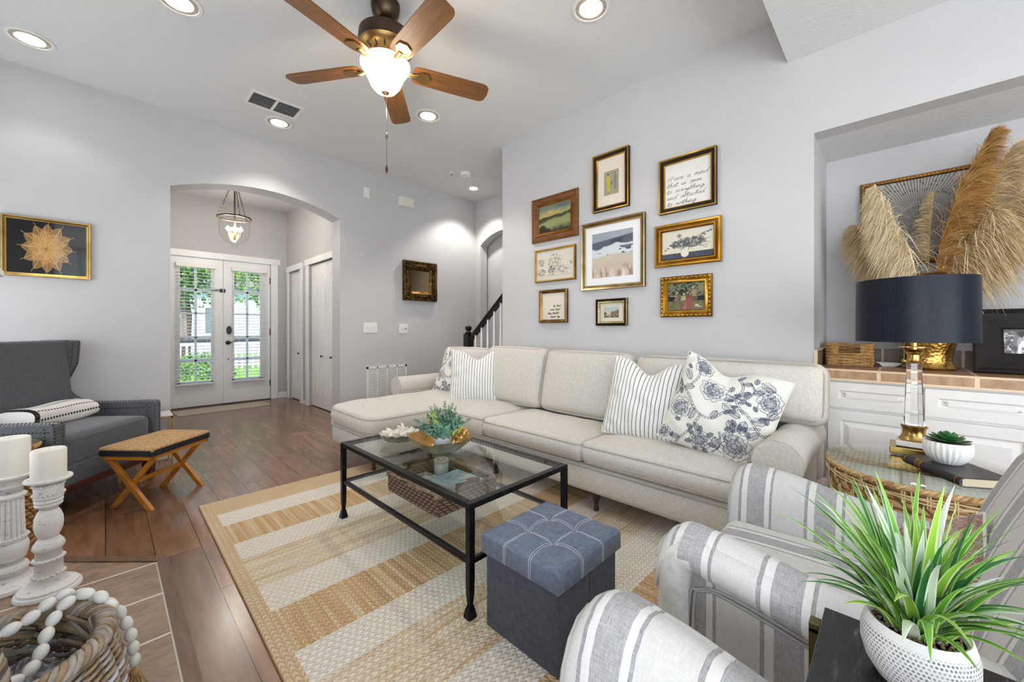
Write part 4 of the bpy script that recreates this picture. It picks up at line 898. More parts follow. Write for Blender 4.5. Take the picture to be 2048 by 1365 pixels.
# woven tray on the lower shelf
def wicker(name, ca, cb_, cc, sx=1, sy=1, sz=1, rowh=.02, cell=.03):
    t = NT(name); v = t.coord('UV'); s = t.sep(v); row = t.math('DIVIDE', s[1], rowh); cr = t.math('FLOOR', row); fr = t.math('SUBTRACT', t.math('FRACT', row), .5)
    al = t.math('ADD', t.math('DIVIDE', s[0], cell), t.math('MULTIPLY', cr, .5)); al = t.math('ADD', al, t.math('MULTIPLY', fr, .6)); fa = t.math('SUBTRACT', t.math('FRACT', al), .5)
    h = t.math('MULTIPLY', t.math('SUBTRACT', 1, t.math('POWER', t.math('MULTIPLY', t.math('ABSOLUTE', fr), 2), 2.5)), t.math('SUBTRACT', 1, t.math('POWER', t.math('MULTIPLY', t.math('ABSOLUTE', fa), 2), 2.5)))
    n = t.noise(t.coord('Object'), 60, 3); c = t.ramp(h, [(.0, cc), (.3, cb_), (.8, ca)]); c = t.mix(t.math('MULTIPLY', n, .35), c, cb_)
    t.setp(color=c, rough=.75, spec=.25); t.bump(t.math('ADD', h, t.math('MULTIPLY', t.noise(t.coord('Object'), 240, 2), .2)), .9, .006); MATS[name] = t.m; return t.m
def uv_wall(o, su=1, sv=1):
    """box-style UV in metres: u along the horizontal run, v = height"""
    me = o.data; uv = me.uv_layers.new(name='UVMap')
    for p in me.polygons:
        nx, ny, nz = abs(p.normal.x), abs(p.normal.y), abs(p.normal.z)
        for li in p.loop_indices:
            c = me.vertices[me.loops[li].vertex_index].co
            uv.data[li].uv = ((c.y if nx > ny else c.x) * su, c.z * sv) if nz < .7 else (c.x * su, c.y * sv)
M_hy = wicker('brown_hyacinth', C(146, 122, 104), C(100, 76, 62), C(48, 34, 26), rowh=.0165, cell=.034)
t = thing('woven_tray', 'dark brown woven tray with bar handles on the glass shelf', 'tray', (1.210, 1.685, zs)); w, d, h = .178, .222, .088
mb = MB(); mb.box(-w, w, -d, d, .001, .008)
for q in ((-w, w, -d, -d + .014), (-w, w, d - .014, d), (-w, -w + .014, -d + .014, d - .014), (w - .014, w, -d + .014, d - .014)): mb.box(q[0], q[1], q[2], q[3], .008, h)
o = mb.build('tray_body', M_hy, t, smooth=0); uv_wall(o)
mb = MB(); P = rring(w - .007, d - .007, .01, 2); Q = catmull([(p[0], p[1], h) for p in P], 8, True)
for ph in (0, PI): 
    L = np.r_[0, np.cumsum(np.linalg.norm(np.diff(Q, axis=0), axis=1))]; mb.tube([(q[0] + .0055 * math.cos(l * 190 + ph), q[1] + .0055 * math.cos(l * 190 + ph), q[2] + .005 * math.sin(l * 190 + ph)) for q, l in zip(Q, L)], .0065, 5, closed=True)
mb.build('braided_rim', simple('hyacinth_rim', C(150, 128, 104), C(110, 88, 68), .8, nscale=40), t, smooth=60)
for sg in (-1, 1):
    mb = MB(); mb.tube([(-.065, sg * (d - .007), h + .020), (.065, sg * (d - .007), h + .020)], .010, 10)
    for x in (-.06, .06): mb.tube([(x, sg * (d - .007), h - .004), (x, sg * (d - .007), h + .030)], .0125, 8)
    mb.build('handle', simple('dark_dowel', C(96, 70, 54), C(74, 52, 38), .5), t, smooth=50)
def mag(name, x, y, z, w, h, th, rz, cv, label, cat='magazine'):
    t = thing(name, label, cat, (x, y, z), rz=rz); MB().box(-w / 2, w / 2, -h / 2, h / 2, 0, th).build('pages', simple('page_white', C(232, 230, 224), C(214, 212, 206), .7, nscale=1, stretch=(1, 1, 900)), t, smooth=0); painted('cover', cv, w, h, paint_mat('printed_gloss', .25, .3), t, z=th + .0006); return t
cv = Canvas(70, 90, (214, 220, 222)); cv.ellipse(.45, .55, .3, .2, (120, 140, 60), 1, .5); cv.ellipse(.5, .5, .15, .1, (170, 186, 90), 1, .6); cv.blend(cv.noise(9, 9, 4) > .62, (92, 104, 84)); cv.rect(.1, .06, .75, .17, (90, 96, 110), .7)
mag('magazine', 1.165, 1.745, zs + .0085, .17, .25, .040, .04, cv, 'magazine with a green floral cover lying in the woven tray')
cv = Canvas(70, 90, (206, 220, 228)); X, Y = cv.xy(); cv.blend((Y < .45) * .6, (160, 196, 214)); cv.ellipse(.72, .70, .17, .13, (186, 62, 44), 1, .3); cv.ellipse(.6, .86, .13, .08, (170, 50, 40), 1, .3); cv.rect(.1, .30, .9, .34, (236, 240, 240), .9); cv.rect(.45, .42, .9, .6, (226, 236, 238), .9); cv.blend((cv.noise(7, 9, 3) > .64) * .6, (120, 140, 110))
mag('magazine', 1.272, 1.612, zs + .0500, .175, .24, .020, .06, cv, 'magazine with red tomatoes on a pale blue cover in the tray')
cv = Canvas(90, 60, (228, 228, 222)); cv.blend((cv.noise(10, 8, 8) > .58) * 1., (150, 160, 120)); cv.rect(.5, .1, 1, 1, (232, 232, 230), .9); cv.ellipse(.18, .4, .14, .25, (196, 206, 66), 1, .4); cv.ellipse(.33, .7, .1, .16, (110, 108, 150), 1, .4)
for k in range(4): cv.line([(.56, .3 + .15 * k), (.9, .3 + .15 * k)], .02, (80, 84, 90), .8)
mag('magazine', 1.108, 1.602, zs + .0500, .23, .10, .016, PI / 2, cv, 'white magazine with yellow blooms beside the tray wall')
t = thing('jar_candle', 'glass candle jar with a cream lid in the woven tray', 'candle', (1.318, 1.835, zs + .0085)); MB().lathe([(0, .0), (.036, 0), (.04, .004), (.04, .082), (.036, .086), (.0, .086)], n=32).build('jar', simple('milk_glass', C(216, 218, 210), rough=.2), t, smooth=50)
mb = MB(); mb.lathe([(.040, .086), (.0415, .088), (.0415, .100), (.038, .103), (0, .103)], n=32); mb.build('lid', simple('cream_lid', C(216, 206, 186), rough=.5), t, smooth=50); mb = MB(); mb.lathe([(.015, .1032), (.026, .1034), (.026, .1038), (.015, .1038)], n=32, cap=False); mb.build('lid_print', simple('grey_print', C(120, 118, 116)), t, smooth=0)

# ------------------------------------------------------------------ tufted storage ottoman
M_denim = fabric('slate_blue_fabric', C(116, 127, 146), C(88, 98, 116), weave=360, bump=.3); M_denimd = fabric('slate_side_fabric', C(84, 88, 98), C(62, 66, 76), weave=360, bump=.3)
t = thing('storage_ottoman', 'square slate blue tufted storage ottoman with white stitching', 'ottoman', (1.118, .888, RZ)); w, d = .182, .172; zt = .345 - RZ
mb = MB(); mb.box(-w + .012, w - .012, -d + .012, d - .012, 0, zt - .07); mb.build('box', M_denimd, t, smooth=0, bevel=.004)
mb = MB(); n = 56; g = np.linspace(-1, 1, n + 1); U, V = np.meshgrid(g, g); btn = [(i, j) for i in (-.333, .333) for j in (-.333, .333)]
Z = np.full(U.shape, zt); Z += .006 * (1 - np.maximum(abs(U), abs(V)) ** 4)
for i, j in btn: Z -= .014 * np.exp(-((U - i) ** 2 + (V - j) ** 2) / .012)
for s_ in (-.333, .333):
    Z -= .0028 * np.exp(-((U - s_) / .035) ** 2) + .0028 * np.exp(-((V - s_) / .035) ** 2)
Z -= .010 * np.clip((np.maximum(abs(U), abs(V)) - .93) / .07, 0, 1) ** 2
F = []; a = lambda i, j: i * (n + 1) + j
for i in range(n):
    for j in range(n): F.append((a(i, j), a(i, j + 1), a(i + 1, j + 1), a(i + 1, j)))
mb.add(np.c_[(U * w).ravel(), (V * d).ravel(), Z.ravel()], F)
P = rring(w, d, .002, 1); Q = [(p[0] * 1.008, p[1] * 1.008) for p in P]; m_ = len(P)
mb.add([(p[0], p[1], zt - .010) for p in P] + [(p[0], p[1], zt - .016) for p in Q] + [(p[0], p[1], zt - .068) for p in Q] + [(p[0] * .99, p[1] * .99, zt - .072) for p in P], [(k * m_ + i, (k + 1) * m_ + i, (k + 1) * m_ + (i + 1) % m_, k * m_ + (i + 1) % m_) for k in range(3) for i in range(m_)] + [tuple(3 * m_ + i for i in range(m_))])
mb.build('lid', M_denim, t, smooth=50)
mb = MB(); sw = simple('white_thread', C(206, 212, 220), rough=.8)
def zof(u, v):
    z = zt + .006 * (1 - max(abs(u), abs(v)) ** 4)
    for i, j in btn: z -= .014 * math.exp(-((u - i) ** 2 + (v - j) ** 2) / .012)
    for s_ in (-.333, .333): z -= .0028 * math.exp(-((u - s_) / .035) ** 2) + .0028 * math.exp(-((v - s_) / .035) ** 2)
    return z - .010 * max((max(abs(u), abs(v)) - .93) / .07, 0) ** 2 + .0012
for s_ in (-.333, .333):
    for o_ in (-.022, .022):
        L1 = [(q, s_ + o_ + .045 * math.sin((q + 1) * 1.5 * PI) * (1 if s_ < 0 else -1) * .9) for q in np.linspace(-1, 1, 40)]
        for sw_ in (0, 1):
            P = [(p[::-1] if sw_ else p) for p in L1]; mb.tube([(p[0] * w, p[1] * d, zof(*p)) for p in P], .0009, 4)
            for e_ in (0, -1):
                u, v = P[e_]; sg = 1.011; mb.tube([(u * w * sg if abs(u) == 1 else u * w, v * d * sg if abs(v) == 1 else v * d, z) for z in (zt - .010, zt - .040, zt - .068)], .0009, 4)
mb.build('stitching', sw, t, smooth=0)
for i, j in btn: MB().ell((i * w, j * d, zof(i, j) + .001), (.0085, .0085, .004), 14).build('button', M_denim, t, smooth=180)
MB().box(-.001, .001, -d + .0105, -d + .012, .0, zt - .07).build('seam', simple('dark_seam', C(50, 54, 64)), t, smooth=0)
# ------------------------------------------------------------------ grey wing chair
M_greyv = fabric('charcoal_upholstery', C(92, 94, 100), C(74, 76, 82), weave=420, bump=.18, sheen=.35)
M_nail = metal('dark_nailhead', C(86, 80, 74), .35); M_mahog = simple('mahogany', C(86, 40, 24), C(56, 24, 14), .3, nscale=10, stretch=(1, 1, 6))
t = thing('wing_armchair', 'charcoal wing armchair with nailhead trim, left of the entry arch', 'armchair', (.0415, 3.5385, 0), rz=math.radians(51.5)); HW = .3825
# side profile (y back, z up)
side = [(0, .185), (0, .54), (.012, .553), (.05, .555), (.27, .551), (.40, .553), (.47, .568), (.53, .592), (.568, .63), (.583, .675), (.578, .715), (.560, .752), (.538, .80), (.527, .83), (.520, .90), (.515, .97), (.520, .985), (.54, .992), (.70, .992), (.70, .185)]
sp = catmull(side[2:17], 5); P2 = [tuple(p) for p in [side[0], side[1]]] + [tuple(p) for p in sp] + [tuple(p) for p in side[17:]]
TYZ = Matrix(((0, 0, 1, 0), (1, 0, 0, 0), (0, 1, 0, 0), (0, 0, 0, 1)))
for sg in (-1, 1):
    a, b = (HW - .068, HW) if sg > 0 else (-HW, -HW + .068)
    arm = MB().prism(P2, a, b, T=TYZ).build('arm_and_wing', M_greyv, t, smooth=30, bevel=.012, segs=3)
    # nailheads: two rows following the profile edge on the inner face, outer face and the front
    mb = MB(); path = np.array([(.001, .20)] + [(.001, .53), (.012, .556)] + [tuple(p) for p in sp[3:]]); seg = np.linalg.norm(np.diff(path, axis=0), axis=1); L = np.r_[0, np.cumsum(seg)]
    for row, (inset, spc) in enumerate(((.0, .019), (.0, .019))):
        for l in np.arange(.012, L[-1], spc):
            y = np.interp(l, L, path[:, 0]); z = np.interp(l, L, path[:, 1]); x = (a + .012, b - .012)[row]
            k = min(np.searchsorted(L, l), len(path) - 1); d_ = path[k] - path[k - 1]; d_ /= np.linalg.norm(d_); no = np.array((-d_[1], d_[0]))
            R = np.array(Matrix.Rotation(math.atan2(no[1], no[0]), 3, 'X')) if False else None
            mb.ell((x, y + no[0] * .000, z + no[1] * .000), (.0058, .0058, .0058), 8)
    for l in np.arange(.14, L[-1], .019):     # inner-face row
        y = np.interp(l, L, path[:, 0]); z = np.interp(l, L, path[:, 1]); k = min(np.searchsorted(L, l), len(path) - 1); d_ = path[k] - path[k - 1]; d_ /= np.linalg.norm(d_); no = np.array((-d_[1], d_[0]))
        xi = a if sg > 0 else b; xo = b if sg > 0 else a
        for x in (xi, xo): mb.ell((x, y - no[0] * .040, z - no[1] * .040), (.0035, .0052, .0052), 8)
    mb.build('nailhead_trim', M_nail, arm, smooth=180)
mb = MB(); mb.prism([(.50, .185), (.50, .50), (.545, .985), (.56, .99), (.70, .99), (.70, .185)], -HW + .068, HW - .068, T=TYZ); mb.build('backrest', M_greyv, t, smooth=30, bevel=.015, segs=3)
mb = MB(); softbox(mb, HW - .072, .255, .13, .03, 12, crown=(0, 0, .03), c=(0, .27, .325))
mb.tube([(p[0], p[1] + .27, .437) for p in rring(HW - .076, .25, .03)], .004, 6, 0, closed=True); mb.tube([(p[0], p[1] + .27, .315) for p in rring(HW - .074, .254, .03)], .004, 6, 0, closed=True); mb.build('seat_cushion', M_greyv, t, smooth=60)
MB().box(-HW + .068, HW - .068, .012, .5, .185, .30).build('seat_rail', M_greyv, t, smooth=0, bevel=.01)
mb = MB(); mb.box(-HW + .01, HW - .01, .012, .04, .145, .19); mb.box(-HW + .01, -HW + .04, .04, .68, .145, .19); mb.box(HW - .04, HW - .01, .04, .68, .145, .19); mb.box(-HW + .01, HW - .01, .66, .69, .145, .19); mb.build('base_rail', M_mahog, t, smooth=0, bevel=.003)
for x, y in ((-HW + .045, .045), (HW - .045, .045), (-HW + .045, .65), (HW - .045, .65)):
    s = .022; u = .03; V = [(x - s, y - s, 0), (x + s, y - s, 0), (x + s, y + s, 0), (x - s, y + s, 0), (x - u, y - u, .15), (x + u, y - u, .15), (x + u, y + u, .15), (x - u, y + u, .15)]
    MB().add(V, [(3, 2, 1, 0), (4, 5, 6, 7), (0, 1, 5, 4), (1, 2, 6, 5), (2, 3, 7, 6), (3, 0, 4, 7)]).build('leg', M_mahog, t, smooth=0, bevel=.003)
# folded throw
def throw_mat():
    t_ = NT('dashed_throw'); s = t_.sep(t_.coord('UV')); row = t_.math('FRACT', t_.math('MULTIPLY', s[1], 9)); u = t_.math('FRACT', t_.math('MULTIPLY', s[0], 21)); m = t_.math('MULTIPLY', t_.math('MULTIPLY', t_.math('GREATER_THAN', row, .40), t_.math('LESS_THAN', row, .58)), t_.math('GREATER_THAN', u, .38))
    t_.setp(color=t_.mix(m, C(232, 228, 222), C(46, 40, 40)), rough=.9); t_.bump(t_.noise(t_.coord('Object'), 320, 2), .25, .001); return t_.m
n = 40; k = 44; vs = []; uvs = []; fs = []
for i in range(n + 1):
    x = -.21 + .42 * i / n
    for j in range(k):
        a = 2 * PI * j / k; e = .38; cx = math.copysign(abs(math.cos(a)) ** e, math.cos(a)) if False else math.cos(a); ry, rz_ = .115, .070; w_ = 1 - .12 * (i / n) + .05 * math.sin(3 * a + i * .1)
        sq = lambda c, p: math.copysign(abs(c) ** p, c); vs.append((x, ry * w_ * sq(math.cos(a), .75), .048 + rz_ * w_ * sq(math.sin(a), .75) * (1 + .06 * math.sin(x * 20)))); uvs.append((i / n, j / k))
for i in range(n):
    for j in range(k): j2 = (j + 1) % k; fs.append((i * k + j, i * k + j2, (i + 1) * k + j2, (i + 1) * k + j))
mb = MB(); mb.add(vs, fs)
fl = MB()
for e_ in (0, n):
    c0 = [vs[e_ * k + j] for j in range(k)]; cen = np.mean(c0, axis=0); r2 = [tuple(cen + (np.array(p) - cen) * .8 + np.array((.004 if e_ else -.004, 0, 0))) for p in c0]; b0 = k * (n + 1) + (0 if e_ == 0 else k + 1)
    mb.add(r2 + [tuple(cen)], [(j, (j + 1) % k, k) for j in range(k)]); mb.f += []
M_throw = throw_mat(); o = mb.build('folded_throw', M_throw, smooth=60, T=Matrix.Translation((-.235, 3.79, .488)) @ Matrix.Rotation(math.radians(51.5 + 3), 4, 'Z'))
uv = o.data.uv_layers.new(name='UVMap'); U = uvs + [(0, 0)] * (len(o.data.vertices) - len(uvs))
for p in o.data.polygons:
    js = [U[o.data.loops[li].vertex_index] for li in p.loop_indices]; wrap = max(q[1] for q in js) - min(q[1] for q in js) > .5
    for li, q in zip(p.loop_indices, js): uv.data[li].uv = (q[0], q[1] + (1 if wrap and q[1] < .5 else 0))
tag(o, 'rolled white throw with black dashes on the charcoal armchair seat', 'throw')

# ------------------------------------------------------------------ cross-legged bench
M_oak = simple('honey_oak', C(206, 138, 54), C(182, 114, 38), .35, nscale=5, stretch=(1, 1, 5)); 
t = thing('x_leg_bench', 'small oak bench with crossed legs and woven top', 'bench', (.237, 3.372, 0), rz=math.radians(42.6)); bw, bd, bh = .20, .155, .37
# local X = long axis
M_sea = simple('seagrass_top', C(206, 168, 120), C(158, 118, 76), .9, nscale=70, bump=.9, bscale=120, bdist=.004, stretch=(1, 3, 1)); M_blk = simple('black_cord', C(30, 30, 36), C(16, 16, 22), .75, nscale=60, bump=.8, bscale=140, bdist=.003, stretch=(1, 1, 8))
mb = MB(); softbox(mb, bw + .015, bd + .012, .017, .014, 14, crown=(0, 0, .006), c=(0, 0, bh - .014)); mb.build('woven_seat', M_sea, t, smooth=60)
mb = MB()
for k in range(5): mb.tube([(p[0], p[1], bh - .042 + k * .0065) for p in rring(bw + .016, bd + .013, .03)], .0042, 6, closed=True)
mb.build('cord_band', M_blk, t, smooth=60); MB().box(-bw - .01, bw + .01, -bd - .007, bd + .007, bh - .044, bh - .018).build('seat_board', M_blk, t, smooth=0)
mb = MB()
for q in ((-bw - .005, bw + .005, -bd, -bd + .02), (-bw - .005, bw + .005, bd - .02, bd), (-bw - .005, -bw + .015, -bd, bd), (bw - .015, bw + .005, -bd, bd)): mb.box(q[0], q[1], q[2], q[3], bh - .072, bh - .044)
mb.build('apron', M_oak, t, smooth=0, bevel=.002)
for sx in (-1, 1):
    for sy in (-1, 1):
        x = sx * (bw - .028) - sy * .0115 * sx; h0, h1 = 0, bh - .05; y0, y1 = sy * .125, -sy * .142; w_ = .018; ww = .011
        V = [(x - ww, y0 - w_, 0), (x + ww, y0 - w_, 0), (x + ww, y0 + w_, 0), (x - ww, y0 + w_, 0), (x - ww, y1 - w_, h1), (x + ww, y1 - w_, h1), (x + ww, y1 + w_, h1), (x - ww, y1 + w_, h1)]
        MB().add(V, [(3, 2, 1, 0), (4, 5, 6, 7), (0, 1, 5, 4), (1, 2, 6, 5), (2, 3, 7, 6), (3, 0, 4, 7)]).build('leg', M_oak, t, smooth=0, bevel=.002)
MB().box(-bw + .03, bw - .03, -.011, .011, .142, .168).build('stretcher', M_oak, t, smooth=0, bevel=.002)

# ------------------------------------------------------------------ gold side table against the wall behind the armchair
t = thing('side_table', 'slim brass side table with pale top beside the entry arch', 'table', (.215, 4.13, 0)); M_brs2 = metal('satin_brass', C(168, 146, 96), .35)
MB().box(-.15, .15, -.12, .12, .395, .405).build('table_top', simple('marble_white', C(232, 230, 226), C(214, 210, 206), .2), t, smooth=0, bevel=.002)
mb = MB(); 
for q in ((-.15, .15, -.12, -.108), (-.15, .15, .108, .12), (-.15, -.138, -.12, .12), (.138, .15, -.12, .12)): mb.box(q[0], q[1], q[2], q[3], .383, .395)
mb.build('top_frame', M_brs2, t, smooth=0)
for x in (-.144, .144):
    for y in (-.114, .114): MB().box(x - .006, x + .006, y - .006, y + .006, 0, .383).build('leg', M_brs2, t, smooth=0)

# ------------------------------------------------------------------ woven drum tables
def drum(name, label, x, y, R, z, ca, cb_, cc, rs, waist=.0, ties=False):
    t = thing(name, label, 'table', (x, y, 0)); m = wicker(name + '_weave', ca, cb_, cc, rowh=rs, cell=rs * 1.9)
    n = 96; K = 40; vs = []; U = []; fs = []; H = z - .012
    for k in range(K + 1):
        f = k / K; prof = R * (1 - waist * math.sin(PI * f)) - (.012 if f in (0, 1) else 0)
        for i in range(n): a = 2 * PI * i / n; row = math.sin(PI * 2 * f * H / rs); r = prof + .003 * row; vs.append((r * math.cos(a), r * math.sin(a), .0 + H * f)); U.append((a * R, H * f))
    for k in range(K):
        for i in range(n): i2 = (i + 1) % n; fs.append((k * n + i, k * n + i2, (k + 1) * n + i2, (k + 1) * n + i))
    fs.append(tuple(range(n))[::-1]); 
    mb = MB(); mb.add(vs, fs); kk = len(vs)
    ring = [(K * n + i) for i in range(n)]; mb.f.append(tuple(ring)); mb.m.append(0)
    o = mb.build('woven_drum', m, t, smooth=60); uv = o.data.uv_layers.new(name='UVMap')
    for p in o.data.polygons:
        js = [U[o.data.loops[li].vertex_index] for li in p.loop_indices]
        if abs(p.normal.z) > .9:
            for li in p.loop_indices: c = o.data.vertices[o.data.loops[li].vertex_index].co; uv.data[li].uv = (c.x * 1.9, c.y * 1.9)
        else:
            wrap = max(q[0] for q in js) - min(q[0] for q in js) > R * 3
            for li, q in zip(p.loop_indices, js): uv.data[li].uv = (q[0] + (2 * PI * R if wrap and q[0] < R * 3 else 0), q[1])
    for zz, rr in ((H - .008, R + .004), (.012, R)):
        mb = MB()
        for ph in (0, 2.1, 4.2): mb.tube([((rr + .006 * math.cos(a * R * 120 + ph)) * math.cos(a), (rr + .006 * math.cos(a * R * 120 + ph)) * math.sin(a), zz + .006 * math.sin(a * R * 120 + ph)) for a in np.linspace(0, 2 * PI, 500)[:-1]], .0058, 5, closed=True)
        mb.build('braid_wrap', simple(name + '_braid', ca, cb_, .75, nscale=40), t, smooth=60)
    if ties:
        mb = MB()
        for zz in (H - .030, H - .036, H - .043): mb.tube([((R + .008 + .002 * math.sin(a * 9 + zz * 900)) * math.cos(a), (R + .008) * math.sin(a), zz + .004 * math.sin(a * 7 + zz * 700)) for a in np.linspace(0, 2 * PI, 120)[:-1]], .0022, 4, 1, closed=True)
        for j, a in enumerate(np.linspace(0, 2 * PI, 31)[:-1]):
            for dz in (0, -.07, -.14):
                aa = a + (.1 if dz == -.07 else 0)
                for o_ in (-.006, .006): mb.tube([((R + .007) * math.cos(aa + o_ * 2), (R + .007) * math.sin(aa + o_ * 2), H + dz - q) for q in (.002, .03, .058)], .0022, 4, 1)
    if ties: mb.m = [0] * len(mb.m); so_ = mb.build('cane_lacing', simple('pale_cane', C(226, 202, 160), C(206, 180, 134), .6), t, smooth=60)
    MB().lathe([(R + .006, z - .009), (R + .009, z - .007), (R + .009, z - .002), (R + .006, z)], n=96).build('glass_top', M_drumglass, t, smooth=40)
    return t
M_drumglass = pane_mat('green_edge_glass', (.90, .95, .92))
drum('woven_drum_table', 'round woven drum table with glass top beside the charcoal armchair', -.428, 3.155, .185, .50, C(196, 158, 104), C(140, 100, 58), C(58, 38, 20), .024)
drum('round_woven_table', 'round woven rattan table with glass top under the lamp', 2.165, -.078, .282, .55, C(214, 180, 130), C(170, 130, 84), C(92, 64, 38), .030, waist=.03, ties=True)

# ------------------------------------------------------------------ candlesticks on the hearth
def distressed():
    t_ = NT('distressed_white'); g = t_.n('ShaderNodeNewGeometry'); v = t_.coord('Object', (1, 1, 2.5)); n = t_.noise(v, 38, 6, .75); n2 = t_.noise(t_.coord('Object', (1, 1, .2)), 120, 3)
    pt = t_.ramp(g.outputs['Pointiness'], [(.44, (1, 1, 1)), (.495, (0, 0, 0))]); m = t_.math('ADD', t_.math('MULTIPLY', pt, .8), t_.ramp(n, [(.57, (0, 0, 0)), (.68, (.75, .75, .75))])); m = t_.math('MINIMUM', m, 1)
    t_.setp(color=t_.mix(m, C(232, 230, 228), C(122, 112, 100)), rough=.65); t_.bump(n, .25, .002); return t_.m
M_dist = distressed(); M_wax = simple('candle_wax', C(240, 238, 230), C(234, 230, 220), .5, sss=.15)
def candlestick(kind, label, x, y, prof, flute=None):
    t = thing('candlestick', label, 'candlestick', (x, y, .006)); mb = MB()
    lo = [p for p in prof if flute is None or p[1] <= flute[0]]; mb.lathe(lo, n=48)
    if flute:
        z0, z1, nf, am = flute; mid = [p for p in prof if z0 <= p[1] <= z1]; mb.lathe(mid, n=144, flute=am, nf=nf, cap=False); mb.lathe([p for p in prof if p[1] >= z1], n=48)
    for z, r, k in kind:
        for j in range(k): a = 2 * PI * j / k; mb.ell((r * math.cos(a), r * math.sin(a), z), (.0048, .0048, .0052), 8)
    mb.build('turned_column', M_dist, t, smooth=35); return t
pA = [(.0, .0), (.092, 0), (.095, .008), (.092, .018), (.086, .022), (.084, .030), (.074, .037), (.060, .046), (.046, .062), (.043, .075), (.043, .082), (.040, .088), (.040, .14), (.043, .145), (.043, .150), (.038, .155), (.037, .185), (.043, .192), (.046, .202), (.043, .215), (.036, .228), (.030, .238), (.028, .244), (.033, .255), (.039, .275), (.0415, .30), (.040, .325), (.034, .348), (.027, .362), (.025, .368), (.030, .374), (.038, .382), (.040, .388), (.036, .393), (.041, .399), (.041, .407), (.037, .411), (.0425, .418), (.0425, .426), (.038, .431), (.041, .440), (.042, .455), (.042, .468), (.038, .476), (.040, .482), (.058, .488), (.066, .493), (.068, .499), (.066, .505), (.056, .506), (.053, .501), (0, .500)]
c1 = np.array((-.160, 2.463)); 
SA = .917
candlestick(((.079 * SA, .0445, 20), (.148 * SA, .0435, 20), (.433 * SA, .043, 22), (.472 * SA, .0425, 22)), 'white distressed candlestick with an egg-shaped middle, right one of the pair on the hearth', c1[0], c1[1], [(r, z * SA) for r, z in pA])
pB = [(0, 0), (.100, 0), (.104, .008), (.100, .02), (.088, .028), (.070, .040), (.052, .055), (.050, .070), (.054, .078), (.050, .090), (.040, .100), (.038, .112), (.045, .118), (.045, .124), (.050, .135), (.053, .155), (.053, .172), (.049, .185), (.046, .190), (.050, .196), (.050, .204), (.042, .208), (.041, .22), (.0385, .29), (.037, .36), (.036, .366), (.046, .370), (.048, .378), (.044, .384), (.036, .390), (.036, .405), (.042, .412), (.046, .418), (.042, .424), (.046, .432), (.048, .440), (.058, .450), (.072, .456), (.074, .464), (.066, .468), (.060, .464), (0, .463)]
c2 = np.array((-.275, 2.618))
candlestick(((.206, .050, 26),), 'thicker fluted white candlestick, left one of the pair on the hearth', c2[0], c2[1], pB, flute=(.208, .366, 16, .055))
def candle(label, x, y, z, r, h):
    t = thing('pillar_candle', label, 'candle', (x, y, z), group=None); MB().lathe([(0, 0), (r, 0), (r, h - .004), (r - .004, h), (r * .5, h - .004), (0, h - .006)], n=48).build('wax', M_wax, t, smooth=50)
    MB().tube([(0, 0, h - .006), (.001, 0, h + .004), (.006, 0, h + .009)], .0012, 5).build('wick', simple('wick_white', C(226, 222, 212)), t)
candle('white pillar candle on the egg-shaped candlestick', c1[0], c1[1], .006 + .500 * SA + .0005, .050, .118); candle('wide white pillar candle on the fluted candlestick, cut by the left edge', c2[0], c2[1], .4705, .057, .150)

# ------------------------------------------------------------------ wicker basket with beads
BX, BY = -.185, 1.475
t = thing('wicker_basket', 'round grey wicker basket on the hearth, cut by the bottom left corner', 'basket', (BX, BY, .006))
tw = [simple('willow_' + n_, C(*a), C(*b), .7, nscale=25, bump=.3, bscale=90) for n_, a, b in (('grey', (176, 168, 158), (140, 130, 118)), ('tan', (172, 148, 118), (128, 104, 78)), ('white', (214, 216, 222), (180, 182, 190)), ('dark', (96, 82, 70), (70, 58, 48)))]
def br_(z): f = z / .30; return .185 + .040 * math.sin(PI * min(max(f, 0), 1) ** .9) - .012 * (1 - f)
mb = MB(); stakes = 30
for row in range(19):
    z = .010 + row * .0148
    for ph in (0, 1):
        off = PI * (row + ph); P = []
        for a in np.linspace(0, 2 * PI, stakes * 6 + 1)[:-1]: r = br_(z) + .0065 * math.cos(stakes / 2 * a + off); P.append((r * math.cos(a), r * math.sin(a), z + .003 * math.sin(stakes / 2 * a + off + 1) + .0015 * math.sin(a * 3 + row)))
        mb.tube(P, .0052, 5, (row * 2 + ph * 3) % 3 if row < 15 else (row + ph) % 2, closed=True)
mb.build('woven_wall', tw, t, smooth=60)
mb = MB()
for j in range(stakes): a = 2 * PI * j / stakes; mb.tube([(br_(z) * math.cos(a), br_(z) * math.sin(a), z) for z in np.linspace(0, .29, 9)], .0042, 5, 3)
mb.build('stakes', tw, t, smooth=60)
mb = MB()
for ph in range(5):
    P = []
    for a in np.linspace(0, 2 * PI, 260)[:-1]: q = 14 * a + ph * 2 * PI / 5; P.append(((.188 + .016 * math.cos(q)) * math.cos(a), (.188 + .016 * math.cos(q)) * math.sin(a), .297 + .013 * math.sin(q)))
    mb.tube(P, .0072, 6, (0, 1, 0, 1, 0)[ph], closed=True)
for w_ in range(60):
    a = random.uniform(0, 2 * PI); L = random.uniform(.5, 1.1); z0_ = random.uniform(.20, .29); P = []
    for q in np.linspace(0, 1, 10): aa = a + q * L; r = .172 + .006 * math.sin(5 * q + w_) - .008 * (1 - (z0_ / .29)); P.append((r * math.cos(aa), r * math.sin(aa), z0_ - .03 + .05 * q))
    mb.tube(P, .0055, 5, (0, 1, 1, 0, 3)[w_ % 5])
mb.build('rolled_rim', tw, t, smooth=60)
MB().lathe([(0, .004), (.17, .004), (.17, .010), (0, .010)], n=40).build('base', tw[3], t, smooth=0)
